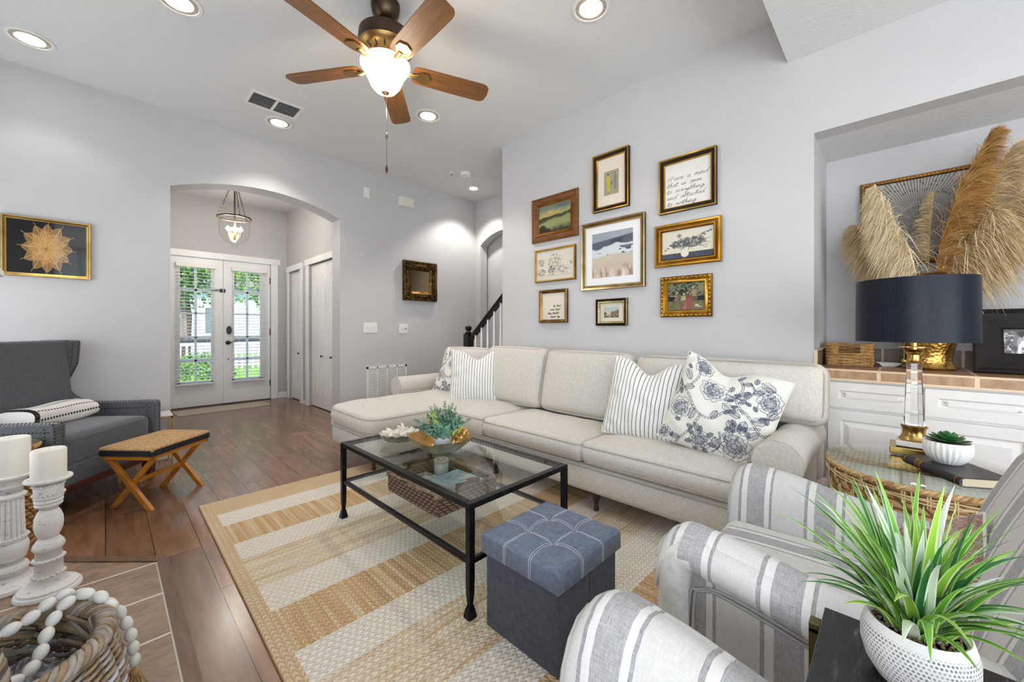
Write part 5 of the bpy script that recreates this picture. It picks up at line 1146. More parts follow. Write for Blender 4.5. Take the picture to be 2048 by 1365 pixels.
def strand_handle(P, r, name='handle'):
    Q = catmull(P, 14); d = np.gradient(Q, axis=0); d /= np.linalg.norm(d, axis=1, keepdims=True); mb = MB()
    u = np.cross(d, (0.2, .3, .9)); u /= np.linalg.norm(u, axis=1, keepdims=True); v = np.cross(d, u); L = np.r_[0, np.cumsum(np.linalg.norm(np.diff(Q, axis=0), axis=1))]
    for ph in range(6): w_ = L * 95 + ph * PI / 3; mb.tube(Q + u * (r * np.cos(w_))[:, None] + v * (r * np.sin(w_))[:, None], r * .62, 5, (1, 3, 0)[ph % 3])
    mb.build(name, tw, t, smooth=60)
strand_handle([(.03, -.178, .29), (.035, -.155, .345), (.012, -.115, .385), (-.04, -.09, .398), (-.12, -.085, .395), (-.17, -.095, .37), (-.185, -.11, .30)], .0085)
# blanket inside
mb = MB(); n = 44; g = np.linspace(-1, 1, n + 1); vs = []; fs = []
for i in range(n + 1):
    for j in range(n + 1):
        x, y = g[i], g[j]; m_ = max(abs(x), abs(y)); l = math.hypot(x, y) or 1; s_ = m_ / l; X_, Y_ = x * s_, y * s_
        vs.append((X_ * .168, Y_ * .168, .215 - .03 * m_ ** 3 + .018 * math.sin(9 * X_ + 3 * Y_) * math.cos(6 * Y_ - X_) + .008 * math.sin(21 * X_ + 14 * Y_)))
for i in range(n):
    for j in range(n): a = i * (n + 1) + j; fs.append((a, a + n + 1, a + n + 2, a + 1))
mb.add(vs, fs); mb.lathe([(.10, .012), (.155, .03), (.160, .15), (.150, .178)], n=44)
o = mb.build('knit_blanket', simple('grey_knit', C(196, 198, 204), C(120, 118, 120), .95, nscale=60, bump=1, bscale=150, bdist=.006, lo=.4, hi=.6), smooth=60, T=Matrix.Translation((BX, BY, .008))); tag(o, 'mottled grey knitted blanket inside the wicker basket', 'blanket')
# bead garland: one strand with a bead every step
M_bead = simple('white_bead', C(236, 235, 232), C(228, 226, 222), .45)
o = thing('bead_garland', 'string of white wooden beads draped over the basket rim', 'beads', (BX, BY, 0))
paths = [[(-.18, -.02, .30), (-.12, .00, .325), (-.06, .035, .328), (.0, .07, .330), (.05, .105, .332), (.088, .140, .345), (.120, .150, .343), (.150, .135, .330), (.178, .115, .312), (.205, .098, .285), (.222, .085, .25), (.234, .075, .21), (.240, .07, .16), (.243, .07, .11)],
         [(-.155, -.075, .270), (-.10, -.055, .262), (-.04, -.045, .262), (.01, -.035, .262), (.05, -.025, .262), (.072, .015, .272), (.085, .060, .310), (.105, .095, .338), (.140, .105, .350), (.172, .092, .338), (.202, .066, .300)]]
nb = 0; mbs = MB(); 
for P in paths:
    Q = catmull(P, 20); L = np.r_[0, np.cumsum(np.linalg.norm(np.diff(Q, axis=0), axis=1))]; mbs.tube(Q[::4], .0018, 4)
    for l in np.arange(.016, L[-1], .0365):
        c = np.array([np.interp(l, L, Q[:, k]) for k in range(3)]); c2_ = np.array([np.interp(min(l + .01, L[-1]), L, Q[:, k]) for k in range(3)]); d = c2_ - c; d /= (np.linalg.norm(d) or 1)
        R = Vector((0, 0, 1)).rotation_difference(Vector(d)).to_matrix().to_4x4()
        if nb == 0: bm_ = MB().ell((0, 0, 0), (.0145, .0145, .0192), 16); b0 = bm_.build('bead', M_bead, o, smooth=180); b = b0
        else: b = b0.copy(); COL.objects.link(b); b.parent = o
        b.matrix_local = Matrix.Translation(c) @ R; nb += 1
mbs.build('cord', M_sea, o, smooth=60)
mb = MB()
for k in range(40):
    a = random.uniform(0, 6.28); r = random.uniform(.004, .018); P = [(.243 + .006 * math.cos(a), .068 + .006 * math.sin(a), .10), (.246 + r * math.cos(a), .066 + r * math.sin(a), .075), (.25 + r * 1.5 * math.cos(a + .4), .062 + r * 1.5 * math.sin(a + .4), .035 + random.uniform(-.01, .01))]; mb.tube(catmull(P, 4), .0014, 4)
mb.ell((.243, .07, .098), (.013, .013, .012), 12); mb.build('tassel', simple('jute_tassel', C(208, 178, 132), C(176, 142, 96), .9), o, smooth=60)
# ------------------------------------------------------------------ framed pictures
def MR(y, z, x=XW): return frameM((x, y, z), (0, -1, 0), (0, 0, 1), (-1, 0, 0))       # on the right wall, facing the room
def ML(x, z, y=YL): return frameM((x, y, z), (1, 0, 0), (0, 0, 1), (0, -1, 0))        # on the back wall
def moulding(mb, w, h, prof, mats=None):
    """prof: list of (inset, height); mitred frame round a w x h rectangle"""
    vs = []
    for d, z in prof:
        a, b = w / 2 - d, h / 2 - d; vs += [(-a, -b, z), (a, -b, z), (a, b, z), (-a, b, z)]
    for j in range(len(prof) - 1):
        fs = [(j * 4 + k, j * 4 + (k + 1) % 4, (j + 1) * 4 + (k + 1) % 4, (j + 1) * 4 + k) for k in range(4)]
        used = sorted({i for f in fs for i in f}); mb.add([vs[i] for i in used], [tuple(used.index(i) for i in f) for f in fs], mats[j] if mats else 0)
G_bright = metal('gilt_bright', C(212, 168, 78), .3, C(184, 138, 50)); G_dark = metal('gilt_dark', C(150, 104, 46), .38, C(112, 74, 30)); G_pale = metal('gilt_pale', C(206, 190, 146), .33, C(170, 150, 104)); G_bronze = metal('gilt_bronze', C(140, 116, 78), .36, C(104, 84, 54)); F_black = simple('frame_black', C(30, 23, 20), C(20, 15, 13), .5, spec=.2); F_wood = simple('frame_walnut', C(134, 84, 44), C(98, 58, 28), .32, nscale=8, stretch=(1, 8, 1))
M_art = paint_mat('picture_print', .55, .0); M_artg = paint_mat('picture_glazed', .45, .25)
def picture(label, M, w, h, prof, mats, pm, cv, fw, depth=.006, deco=None, cat='picture', art=None, name='framed_picture', group='gallery of framed pictures above the sofa'):
    t = thing(name, label, cat, M=M, group=group); mb = MB(); moulding(mb, w, h, prof, pm); mb.box(-w / 2 + .001, w / 2 - .001, -h / 2 + .001, h / 2 - .001, .0006, .003, 0)
    if deco: deco(mb, w, h)
    mb.build('frame', mats, t, smooth=40); painted('picture', cv, w - 2 * fw, h - 2 * fw, art or M_artg, t, z=depth); return t
def leaves_deco(dist, step, L, W_, hz, m, rope=False):
    def f(mb, w, h):
        for sgn, horiz in ((1, 1), (-1, 1), (1, 0), (-1, 0)):
            half = (w if horiz else h) / 2 - dist; off = sgn * ((h if horiz else w) / 2 - dist); k = max(int(2 * half / step), 2)
            for i in range(k + 1):
                q = -half + 2 * half * i / k; ang = (.45 if i % 2 else -.45) if not rope else .7; p = (q, off, hz) if horiz else (off, q, hz); mb.ell(p, (L, W_, W_ * .7), 8, m, R=np.array(Matrix.Rotation(ang + (0 if horiz else PI / 2), 3, 'Z')))
    return f
# 1 landscape oil
cv = Canvas(150, 110, (120, 120, 80)); X, Y = cv.xy(); n1 = cv.noise(5, 4, 1); n2 = cv.noise(9, 7, 2)
for y0, c in ((0, (108, 126, 122)), (.12, (134, 142, 110)), (.25, (168, 160, 104)), (.34, (196, 164, 96))): cv.blend(np.clip((Y + (n1 - .5) * .25 - y0) / .07, 0, 1), c)
cv.ellipse(.38, .26, .17, .06, (222, 176, 104), .9, .8); cv.ellipse(.55, .29, .12, .03, (214, 160, 90), .8, .8); cv.ellipse(.75, .12, .3, .1, (70, 88, 100), .7, .9)
cv.blend(np.clip((Y + (n1 - .5) * .10 + .10 * X - .44) / .02, 0, 1), (66, 68, 48)); cv.blend(np.clip((Y + (n2 - .5) * .12 + .16 * X - .58) / .07, 0, 1), (146, 148, 98)); cv.blend(np.clip((Y + (n1 - .5) * .2 + .0 * X - .74) / .16, 0, 1), (96, 100, 62)); cv.blend(np.clip((Y + (n2 - .5) * .3 - .84) / .1, 0, 1), (52, 50, 34)); cv.ellipse(.12, .84, .14, .16, (34, 32, 22), .95, .4); cv.ellipse(.28, .93, .12, .1, (38, 36, 26), .9, .4)
picture('moody landscape painting in a stepped walnut frame, upper left of the picture group', MR(2.134, 2.042), .50, .395, [(0, 0), (0, .018), (.010, .034), (.018, .036), (.026, .026), (.048, .022), (.052, .030), (.060, .028), (.070, .012), (.078, .010)], [F_wood, G_dark], [0, 0, 1, 0, 0, 0, 1, 0, 1], cv, .076, .008, art=M_art)
# 2 two figures
cv = Canvas(120, 170, (226, 214, 198)); cv.rect(.245, .28, .79, .79, (160, 156, 126)); cv.blend(((cv.xy()[0] > .245) & (cv.xy()[0] < .79) & (cv.xy()[1] > .28) & (cv.xy()[1] < .79)) * (cv.noise(20, 30, 5) - .4), (140, 138, 108))
cv.poly([(.36, .37), (.44, .37), (.47, .45), (.46, .58), (.46, .72), (.36, .72), (.35, .6), (.34, .45)], (190, 176, 60)); cv.poly([(.30, .42), (.36, .38), (.37, .44), (.32, .47)], (184, 170, 66)); cv.ellipse(.40, .355, .045, .015, (36, 30, 24)); cv.ellipse(.40, .372, .02, .018, (176, 150, 118)); cv.poly([(.62, .38), (.70, .38), (.72, .5), (.70, .68), (.62, .68), (.60, .5)], (140, 124, 130)); cv.ellipse(.66, .355, .018, .018, (90, 76, 66)); cv.poly([(.52, .50), (.56, .54), (.49, .62)], (78, 92, 78)); cv.line([(.38, .72), (.37, .745)], .012, (90, 84, 60)); cv.line([(.43, .72), (.44, .74)], .012, (90, 84, 60)); cv.line([(.65, .68), (.64, .70)], .01, (90, 84, 60))
blackgold = [(0, 0), (0, .030), (.008, .032), (.011, .028), (.027, .020), (.031, .020), (.035, .023), (.041, .012)]
picture('small print of a yellow and a mauve figure, wide cream mat, black and gold frame', MR(1.581, 2.215), .312, .448, blackgold, [F_black, G_bright], [0, 1, 1, 0, 0, 1, 1], cv, .041, .011)
# 3 large quote
cv = Canvas(300, 300, (224, 219, 212)); LH = .145; size = .047
for k, (s_, x) in enumerate((("Have a mind", .06), ("that is open", .03), ("to everything,", .03), ("and attached", .03), ("to nothing", .04))): write(cv, s_, x, .385 + LH * k, size, .0062, rise=-.02, asp=1.42, slant=.35)
picture('square handwritten quote beginning Have a mind, black and gold frame', MR(1.007, 2.055), .375, .374, blackgold, [F_black, G_bright], [0, 1, 1, 0, 0, 1, 1], cv, .041, .011)
# 4 abstract coast in white mat
cv = Canvas(190, 190, (232, 231, 232)); X, Y = cv.xy(); ins = (X > .125) & (X < .875) & (Y > .12) & (Y < .88); u, v = (X - .125) / .75, (Y - .12) / .76; n1 = cv.noise(4, 6, 7); n2 = cv.noise(8, 12, 8); n3 = cv.noise(16, 5, 9)
def B(m, c): cv.blend(ins * np.clip(m, 0, 1), c)
B(X * 0 + 1, (150, 158, 168)); B((n1 - .4) * 1.5, (172, 176, 184)); B(np.clip((v - .20 + .10 * u) / .02, 0, 1), (84, 92, 108)); B(np.clip((v - .22 + .10 * u) / .03, 0, 1) * (n1 > .5), (60, 68, 86)); B(np.clip((v - .31 + .04 * u + (n1 - .5) * .14) / .03, 0, 1), (208, 212, 216)); B(np.clip((v - .33) / .02, 0, 1) * np.clip((.47 - v) / .02, 0, 1) * (n2 > .56), (94, 104, 118)); B(np.clip((v - .40) / .02, 0, 1) * np.clip((.52 - v) / .02, 0, 1) * ((n2 > .52) & (u > .35)), (58, 62, 64)); B(np.clip((v - .50 + (n1 - .5) * .08) / .04, 0, 1), (196, 184, 168)); B(np.clip((v - .62) / .2, 0, 1) * (n3 - .2), (178, 154, 130)); B(np.clip((v - .75) / .1, 0, 1) * np.clip((n3 - .5) * 6, 0, 1), (220, 208, 196)); B(np.clip((v - .70) / .1, 0, 1) * np.clip((.42 - n3) * 6, 0, 1), (160, 132, 108))
picture('large abstract seascape with white mat in a weathered gold frame, centre of the group', MR(1.573, 1.648), .545, .540, [(0, 0), (0, .028), (.004, .031), (.012, .026), (.022, .020), (.032, .022), (.038, .012)], [G_bronze, G_pale], [0, 1, 1, 0, 0, 1], cv, .038, .011)
# 5 bouquet drawing
cv = Canvas(190, 120, (216, 208, 190)); X, Y = cv.xy(); cv.blend((cv.noise(40, 30, 3) - .4) * .35, (196, 188, 170)); cv.rect(0, .80, 1, 1, (62, 66, 78)); cv.blend((Y > .80) * (cv.noise(60, 30, 6) > .55) * .5, (104, 108, 118)); rg = np.random.RandomState(5); ink = (58, 60, 66)
for k in range(150):
    a = rg.uniform(0, 2 * PI); r = rg.uniform(0, 1) ** .6; x = .5 + r * .36 * math.cos(a) + .03; y = .48 + r * .17 * math.sin(a) - .10 * (x - .5); cv.ellipse(x, y, rg.uniform(.012, .032), rg.uniform(.018, .05), (128, 128, 128) if k % 3 else (94, 96, 102), .75, .5, rg.uniform(0, 3)); th = np.linspace(0, 2 * PI * .7, 7) + rg.uniform(0, 6); q = rg.uniform(.012, .028); cv.line(np.c_[x + q * np.cos(th), y + q * 1.5 * np.sin(th)], .007, ink, .85)
cv.ellipse(.35, .20, .055, .085, (140, 140, 138), .8, .3); cv.ellipse(.35, .2, .03, .05, (104, 104, 106), .7, .5)
for x0, y0, x1, y1 in ((.5, .55, .35, .28), (.7, .5, .93, .40), (.7, .55, .93, .55), (.7, .6, .9, .64), (.72, .62, .88, .72), (.6, .4, .85, .18), (.7, .35, .95, .14)): cv.line([(x0, y0), ((x0 + x1) / 2, (y0 + y1) / 2 - .02), (x1, y1)], .010, (92, 94, 96))
for x, y in ((.80, .24), (.84, .27), (.95, .16), (.9, .19), (.07, .66), (.12, .60), (.17, .5)): cv.ellipse(x, y, .025, .04, (96, 98, 104), .9, .4)
cv.ellipse(.46, .84, .085, .13, (222, 214, 196), 1, .15); cv.line([(.395, .74), (.38, .62)], .008, ink); cv.line([(.53, .74), (.55, .62)], .008, ink)
picture('grey drawing of a flower bouquet in a white vase, broad gold frame', MR(1.008, 1.645), .435, .293, [(0, 0), (0, .026), (.006, .034), (.016, .030), (.020, .022), (.030, .020), (.034, .027), (.042, .026), (.050, .012)], [G_bright, G_dark], [0, 0, 0, 1, 1, 0, 0, 1], cv, .050, .010, art=M_art)
# 6 trees sketch
cv = Canvas(160, 110, (206, 200, 188)); rg = np.random.RandomState(9)
for cx, cy, rx, ry, k, d in ((.50, .45, .17, .34, 150, .7), (.42, .68, .09, .18, 90, .95), (.12, .40, .09, .12, 50, .8), (.13, .72, .13, .12, 70, .9), (.74, .68, .15, .14, 80, .7), (.93, .45, .03, .14, 20, .6), (.6, .35, .12, .2, 50, .4)):
    for j in range(k): a = rg.uniform(0, 6.28); r = rg.rand() ** .5; x = cx + rx * r * math.cos(a); y = cy + ry * r * math.sin(a); cv.ellipse(x, y, rg.uniform(.006, .016), rg.uniform(.008, .022), (74, 68, 62), min(d * .9, 1), .5); 
for k in range(9): cv.line([(.05 + .1 * k, .84 + .01 * (k % 3)), (.17 + .1 * k, .85)], .004, (120, 114, 104), .7)
picture('pale sketch of trees in a thin gold frame, left of the seascape', MR(2.131, 1.630), .442, .292, [(0, 0), (0, .016), (.004, .022), (.012, .022), (.018, .010)], [G_dark, G_bright], [0, 0, 1, 1], cv, .018, .009, deco=leaves_deco(.009, .011, .0045, .003, .021, 1, True))
# 7 small quote
cv = Canvas(150, 150, (218, 210, 194))
for k, (s_, x) in enumerate((("be kind", .50), ("work hard", .36), ("stay humble", .24), ("dream big", .36))): write(cv, s_, x, .52 + .135 * k, .036, .010, rise=-.02, asp=1.2, slant=.3)
picture('small handwritten card reading be kind, bronze frame, lower left of the group', MR(2.144, 1.267), .305, .290, [(0, 0), (0, .026), (.006, .032), (.016, .028), (.022, .020), (.030, .012)], [G_bronze, G_dark], [0, 0, 1, 1, 0], cv, .030, .010, deco=leaves_deco(.011, .020, .009, .0045, .029, 0))
# 8 tiny landscape
cv = Canvas(130, 100, (212, 206, 186)); X, Y = cv.xy(); ins = (X > .17) & (X < .82) & (Y > .20) & (Y < .80); u, v = (X - .17) / .65, (Y - .2) / .6; n1 = cv.noise(8, 6, 3)
B(X * 0 + 1, (168, 178, 176)); B(np.clip((v - .3) / .3, 0, 1), (196, 172, 148)); B(np.clip((v - .68 + (n1 - .5) * .1) / .05, 0, 1), (150, 128, 98)); B(((u > .45) & (v > .78 - .55 * u + (n1 - .5) * .2)) * 1.0, (104, 88, 54)); B(((u < .17) & (v > .42 + .8 * u)) * 1., (78, 66, 46)); B(np.clip((v - .86) / .03, 0, 1), (58, 52, 38)); B((v > .7) * (cv.noise(30, 24, 5) > .62) * .7, (196, 186, 150))
for a, b in (((.11, .13), (.88, .13)), ((.11, .87), (.88, .87)), ((.11, .13), (.11, .87)), ((.88, .13), (.88, .87))): cv.line([a, b], .007, (120, 116, 104), .8)
picture('smallest picture of the group, tiny town view in a beaded bronze frame', MR(1.576, 1.198), .268, .210, [(0, 0), (0, .022), (.005, .026), (.008, .014), (.014, .012), (.020, .024), (.030, .022), (.036, .012)], [G_bronze, F_black, G_pale], [0, 0, 1, 1, 0, 2, 2], cv, .036, .010, deco=leaves_deco(.024, .019, .0075, .0045, .024, 2))
# 9 garden party tapestry (plain generic scene)
cv = Canvas(160, 120, (86, 84, 62)); X, Y = cv.xy(); nz = cv.noise(26, 20, 4); cv.blend((Y < .5) * (nz > .52), (112, 120, 96)); cv.blend((Y < .5) * (nz < .42), (34, 36, 34)); cv.blend(np.clip((Y - .66) / .04, 0, 1), (116, 110, 78)); cv.blend((Y > .68) * (cv.noise(20, 16, 8) > .55) * .6, (84, 84, 56)); cv.rect(0, .42, .2, .66, (26, 26, 36), .95); cv.rect(.82, .5, 1, .66, (28, 28, 40), .9); cv.poly([(.82, .06), (1, .02), (1, .32), (.84, .30)], (134, 124, 84))
cv.poly([(.36, .98), (.45, .66), (.56, .5), (.68, .56), (.70, .8), (.62, .98)], (138, 84, 78)); cv.poly([(.42, .96), (.5, .68), (.53, .96)], (168, 116, 104), .7); cv.poly([(.5, .44), (.62, .44), (.62, .56), (.52, .58)], (122, 72, 66)); cv.ellipse(.55, .35, .035, .055, (178, 156, 122)); cv.ellipse(.55, .31, .04, .035, (70, 58, 40)); cv.poly([(.38, .48), (.5, .48), (.5, .64), (.36, .66)], (168, 160, 116)); cv.ellipse(.45, .41, .035, .055, (170, 150, 116)); cv.poly([(.23, .45), (.32, .44), (.30, .66), (.16, .68)], (124, 100, 84)); cv.ellipse(.27, .36, .033, .052, (170, 148, 112)); cv.line([(.24, .48), (.06, .46)], .03, (176, 158, 122)); cv.poly([(.66, .26), (.78, .26), (.80, .52), (.68, .52)], (150, 132, 92)); cv.ellipse(.70, .19, .032, .05, (176, 156, 120)); cv.line([(.68, .34), (.62, .46)], .03, (164, 144, 108)); cv.ellipse(.80, .84, .06, .05, (196, 190, 160)); cv.line([(.85, .88), (.92, .9)], .03, (186, 178, 146))
picture('dark garden tapestry with seated figures in an ornate gold leaf frame', MR(1.016, 1.289), .336, .278, [(0, 0), (0, .022), (.006, .028), (.022, .026), (.026, .018), (.034, .022), (.042, .020), (.048, .010)], [G_dark, G_bright], [0, 0, 0, 1, 1, 1, 1], cv, .048, .009, deco=leaves_deco(.013, .026, .0125, .0062, .029, 1), art=M_art)
# leaf picture on the back wall
cv = Canvas(220, 150, (20, 18, 18)); rg = np.random.RandomState(2); asp = 220 / 150 * (.36 / .36)
def fleaf(a, L, W_, r0, c, al=.8):
    K = 1.0; ca, sa = math.cos(a), math.sin(a); t_ = np.linspace(0, 1, 16); w_ = np.sin(PI * t_ ** .8) ** .8 * W_; P = [((r0 + q * L), s) for q, s in zip(t_, w_)] + [((r0 + q * L), -s) for q, s in zip(t_[::-1], w_[::-1])]
    tr = lambda x, y: (.49 + (x * ca - y * sa) * .72, .5 + (x * sa + y * ca) * 1.04)
    cv.poly([tr(*p) for p in P], c, al); cv.line([tr(*p) for p in P], .004, (214, 172, 112), .9); cv.line([tr(r0, 0), tr(r0 + L * 1.22, .02)], .006, (214, 176, 120), .9)
    for q in np.linspace(.15, .85, 9):
        for s in (-1, 1): cv.line([tr(r0 + q * L, 0), tr(r0 + (q + .14) * L, s * W_ * .8 * math.sin(PI * q ** .8))], .003, (196, 150, 90), .7)
for ring, (k, L, W_, r0) in enumerate(((12, .33, .11, .12), (9, .28, .11, .04), (7, .2, .09, .0))):
    for i in range(k): fleaf(2 * PI * i / k + ring * .35, L * (.92 + .12 * rg.rand()), W_, r0, ((150, 110, 62), (176, 134, 78), (190, 146, 86))[ring], .82)
for k in range(26): a = rg.uniform(0, 6.28); r = rg.uniform(0, .05); cv.ellipse(.48 + r * math.cos(a), .52 + r * 1.4 * math.sin(a), .006, .008, (96, 66, 34), .9)
o = picture('gold skeleton-leaf flower on black in a thin gold frame on the left wall', ML(-.281, 1.637), .415, .413, [(0, 0), (0, .018), (.004, .026), (.010, .026), (.013, .018), (.022, .012), (.024, .012)], [G_bright, G_pale], [0, 0, 1, 0, 0, 1], cv, .022, .008, group=None, art=paint_mat('picture_gloss', .12, .6))
# ornate mirror
t = thing('ornate_mirror', 'small square mirror in an ornate antique bronze frame', 'mirror', M=ML(2.750, 1.662)); w, h = .475, .49
A_b = metal('antique_frame', C(116, 88, 50), .38, C(62, 46, 26), nscale=26, bump=.6, bscale=70, bdist=.004); mb = MB(); moulding(mb, w, h, [(0, 0), (0, .045), (.012, .052), (.030, .040), (.055, .050), (.085, .046), (.105, .030), (.118, .020)]); rg = np.random.RandomState(4)
for sx in (-1, 1):
    for sy in (-1, 1):
        for ring, R_, k in ((0, .040, 9), (1, .022, 6)):
            for i in range(k): a = 2 * PI * i / k; mb.ell((sx * (w / 2 - .055) + R_ * math.cos(a), sy * (h / 2 - .055) + R_ * math.sin(a), .055 + ring * .006), (.016, .008, .009), 8, 0, R=np.array(Matrix.Rotation(a + .8, 3, 'Z')))
        for i in range(6): mb.ell((sx * (w / 2 - .03 - i * .02), sy * (h / 2 - .012), .052), (.012, .008, .008), 8); mb.ell((sx * (w / 2 - .008), sy * (h / 2 - .03 - i * .02), .052), (.008, .012, .008), 8)
for i in range(-3, 4): 
    for sg in (-1, 1): mb.ell((i * .02, sg * (h / 2 - .06), .05), (.014, .008, .006), 8); mb.ell((sg * (w / 2 - .06), i * .022, .05), (.007, .015, .006), 8)
mb.build('frame', A_b, t, smooth=50)
MB().box(-w / 2 + .115, w / 2 - .115, -h / 2 + .115, h / 2 - .115, .014, .022).build('mirror_glass', metal('smoky_mirror', C(196, 176, 140), .04), t, smooth=0)
MB().box(-w / 2 + .002, w / 2 - .002, -h / 2 + .002, h / 2 - .002, .0006, .012).build('backing', F_black, t, smooth=0)

# wall plates, chime, return-air grille
def plate(name, label, cat, x, z, w, h, d=.006, extra=None):
    t = thing(name, label, cat, M=ML(x, z)); MB().box(-w / 2, w / 2, -h / 2, h / 2, .0005, d).build('plate', M_white, t, smooth=0, bevel=.002)
    if extra: extra(t)
    return t
def toggles(xs, knob=None):
    def f(t):
        for x in xs: mb = MB(); mb.box(x - .005, x + .005, -.012, .012, .006, .0072, 1); mb.box(x - .0035, x + .0035, -.001, .009, .0072, .016); mb.build('toggle', [M_white, simple('slot_grey', C(206, 206, 202), rough=.5)], t, smooth=0)
        if knob is not None: mb = MB(); mb.lathe([(.014, .006), (.013, .016), (0, .018)], (knob, 0, 0), 20); mb.box(knob - .012, knob + .012, -.003, .003, .016, .020); mb.build('dimmer_knob', simple('knob_grey', C(176, 176, 172), rough=.4), t, smooth=30)
    return f
plate('light_switch', 'white three-gang light switch right of the entry arch', 'light switch', 2.105, 1.081, .163, .115, extra=toggles((-.046, 0, .046)))
plate('dimmer_switch', 'white two-gang switch with a dimmer knob, nearer the corner', 'light switch', 2.527, 1.073, .117, .115, extra=toggles((-.024,), .024))
plate('blank_plate', 'blank white cover plate high on the wall right of the arch', 'wall plate', 2.06, 2.612, .072, .112)
t = plate('door_chime', 'cream door chime box high on the wall', 'door chime', 2.554, 2.610, .185, .105, .045); MB().box(-.085, .085, -.045, .045, .045, .050).build('cover', simple('cream_plastic', C(226, 222, 208), rough=.5), t, smooth=0, bevel=.003)
t = thing('return_air_grille', 'white louvred return air grille low on the wall behind the chaise', 'vent', M=ML(2.314, .40)); w, h = .255, .235; mb = MB()
for q in ((-w, w, h - .022, h), (-w, w, -h, -h + .022), (-w, -w + .022, -h, h), (w - .022, w, -h, h), (-.131, -.119, -h, h), (-.006, .006, -h, h), (.119, .131, -h, h)): mb.box(q[0], q[1], q[2], q[3], .001, .010)
mb.build('frame', M_white, t, smooth=0); mb = MB()
for k in range(34):
    z = -h + .024 + k * .0128
    mb.add([(-w + .02, z, .0085), (w - .02, z, .0085), (w - .02, z + .0075, .002), (-w + .02, z + .0075, .002), (-w + .02, z + .001, .0093), (w - .02, z + .001, .0093), (w - .02, z + .0085, .003), (-w + .02, z + .0085, .003)], [(0, 1, 2, 3), (7, 6, 5, 4), (0, 4, 5, 1), (3, 2, 6, 7)])
mb.build('louvres', M_white, t, smooth=0); MB().box(-w + .01, w - .01, -h + .01, h - .01, .0006, .0012).build('filter', simple('grille_shadow', C(92, 92, 90), rough=.9), t, smooth=0)  # grey sheet painted as the shade behind the louvres

# ------------------------------------------------------------------ staircase in the hall
t = thing('staircase_railing', 'black newel and handrail with white balusters in the hall', 'railing', (2.95, 3.5, 0)); X0 = 0
M_gb = simple('gloss_black', C(20, 20, 22), C(14, 14, 16), .18); T0 = Matrix.Translation((0, .073, 0))
mb = MB(); mb.box(-.045, .045, -.045, .045, .0, .55); mb.lathe([(.04, .55), (.045, .56), (.03, .58), (.034, .65), (.026, .80), (.034, .83), (.030, .84), (.036, .865)], n=24, cap=False); mb.box(-.042, .042, -.042, .042, .865, 1.01)
mb.lathe([(.040, 1.01), (.046, 1.018), (.040, 1.026), (.022, 1.035), (.022, 1.045), (.036, 1.06), (.042, 1.078), (.036, 1.095), (.018, 1.105), (0, 1.108)], n=24, cap=False); mb.build('newel_post', M_gb, t, smooth=35, T=T0)
p0 = np.array((0, .03, .955)); sl = .855; L = 2.2; P = [(-.032, -.03), (.032, -.03), (.036, .0), (.028, .028), (-.028, .028), (-.036, 0)]
vs = [(x, p0[1] - 0, p0[2] + z) for x, z in P] + [(x, p0[1] - L, p0[2] + L * sl + z) for x, z in P]
MB().add(vs, [tuple(range(6)), tuple(range(6, 12))[::-1]] + [(i, i + 6, (i + 1) % 6 + 6, (i + 1) % 6) for i in range(6)]).build('handrail', M_gb, t, smooth=0, bevel=.006)
for k in range(14):
    y = -.052 - k * .103; top = p0[2] + (p0[1] - y) * sl - .03; zb = .10 + (p0[1] - y) * sl * .86
    MB().tube([(0, y, max(zb, 0.03)), (0, y, zb + (top - zb) * .3), (0, y, zb + (top - zb) * .5), (0, y, top)], [.016, .016, .0145, .009], 10).build('baluster', M_trim, t, smooth=50)
st = MB(); riser = .186; tread = .225
for k in range(11): st.box(2.87, 3.675, 3.44 - (k + 1) * tread, 3.44 - k * tread, 0.0, riser * (k + 1))
tag(st.build('staircase', M_trim, smooth=0), 'white staircase climbing behind the picture wall', 'stairs')
cv = Canvas(30, 60, (170, 150, 120)); picture('brown framed picture just visible behind the stair handrail', frameM((3.829, 3.50, 1.48), (0, -1, 0), (0, 0, 1), (-1, 0, 0)), .42, .47, [(0, 0), (0, .02), (.03, .02), (.035, .01)], [simple('pale_wood_frame', C(150, 128, 100))], None, cv, .034, .008, group=None)

# ------------------------------------------------------------------ built-in cabinet in the niche
CT = .857
t = thing('built_in_cabinet', 'white built-in cabinet with raised panels under the tiled counter', 'cabinet', (XW + .02, -.2, 0)); ct = Matrix.Translation((-(XW + .02), .2, 0))
mb = MB(); mb.box(XW - .0, 3.28, -1.89, .318, .09, CT - .062); mb.box(XW + .05, 3.28, -1.89, .318, 0, .09); mb.build('carcass', M_cab, t, smooth=0, T=ct)
def panel_front(y0, y1, z0, z1, name):
    x = XW - .020; mb = MB(); mb.box(x, XW - .0005, y0, y1, z0, z1); b = .052
    if z1 - z0 < .2: b = .042
    a0, a1, c0, c1_ = y0 + b, y1 - b, z0 + b, z1 - b
    V = []; 
    for d, xx in ((0, x), (.006, x + .006), (.012, x + .007), (.034, x - .001)): V += [(xx, a0 + d, c0 + d), (xx, a1 - d, c0 + d), (xx, a1 - d, c1_ - d), (xx, a0 + d, c1_ - d)]
    F = []
    for j in range(3):
        for k in range(4): F.append((j * 4 + k, j * 4 + 4 + k, j * 4 + 4 + (k + 1) % 4, j * 4 + (k + 1) % 4))
    F.append((12, 15, 14, 13)); mb = MB()
    for q in ((y0, a0, z0, z1), (a1, y1, z0, z1), (a0, a1, z0, c0), (a0, a1, c1_, z1)): mb.box(x, XW - .0005, q[0], q[1], q[2], q[3])
    mb.add(V, F); return mb.build(name, M_cab, t, smooth=0, T=ct)
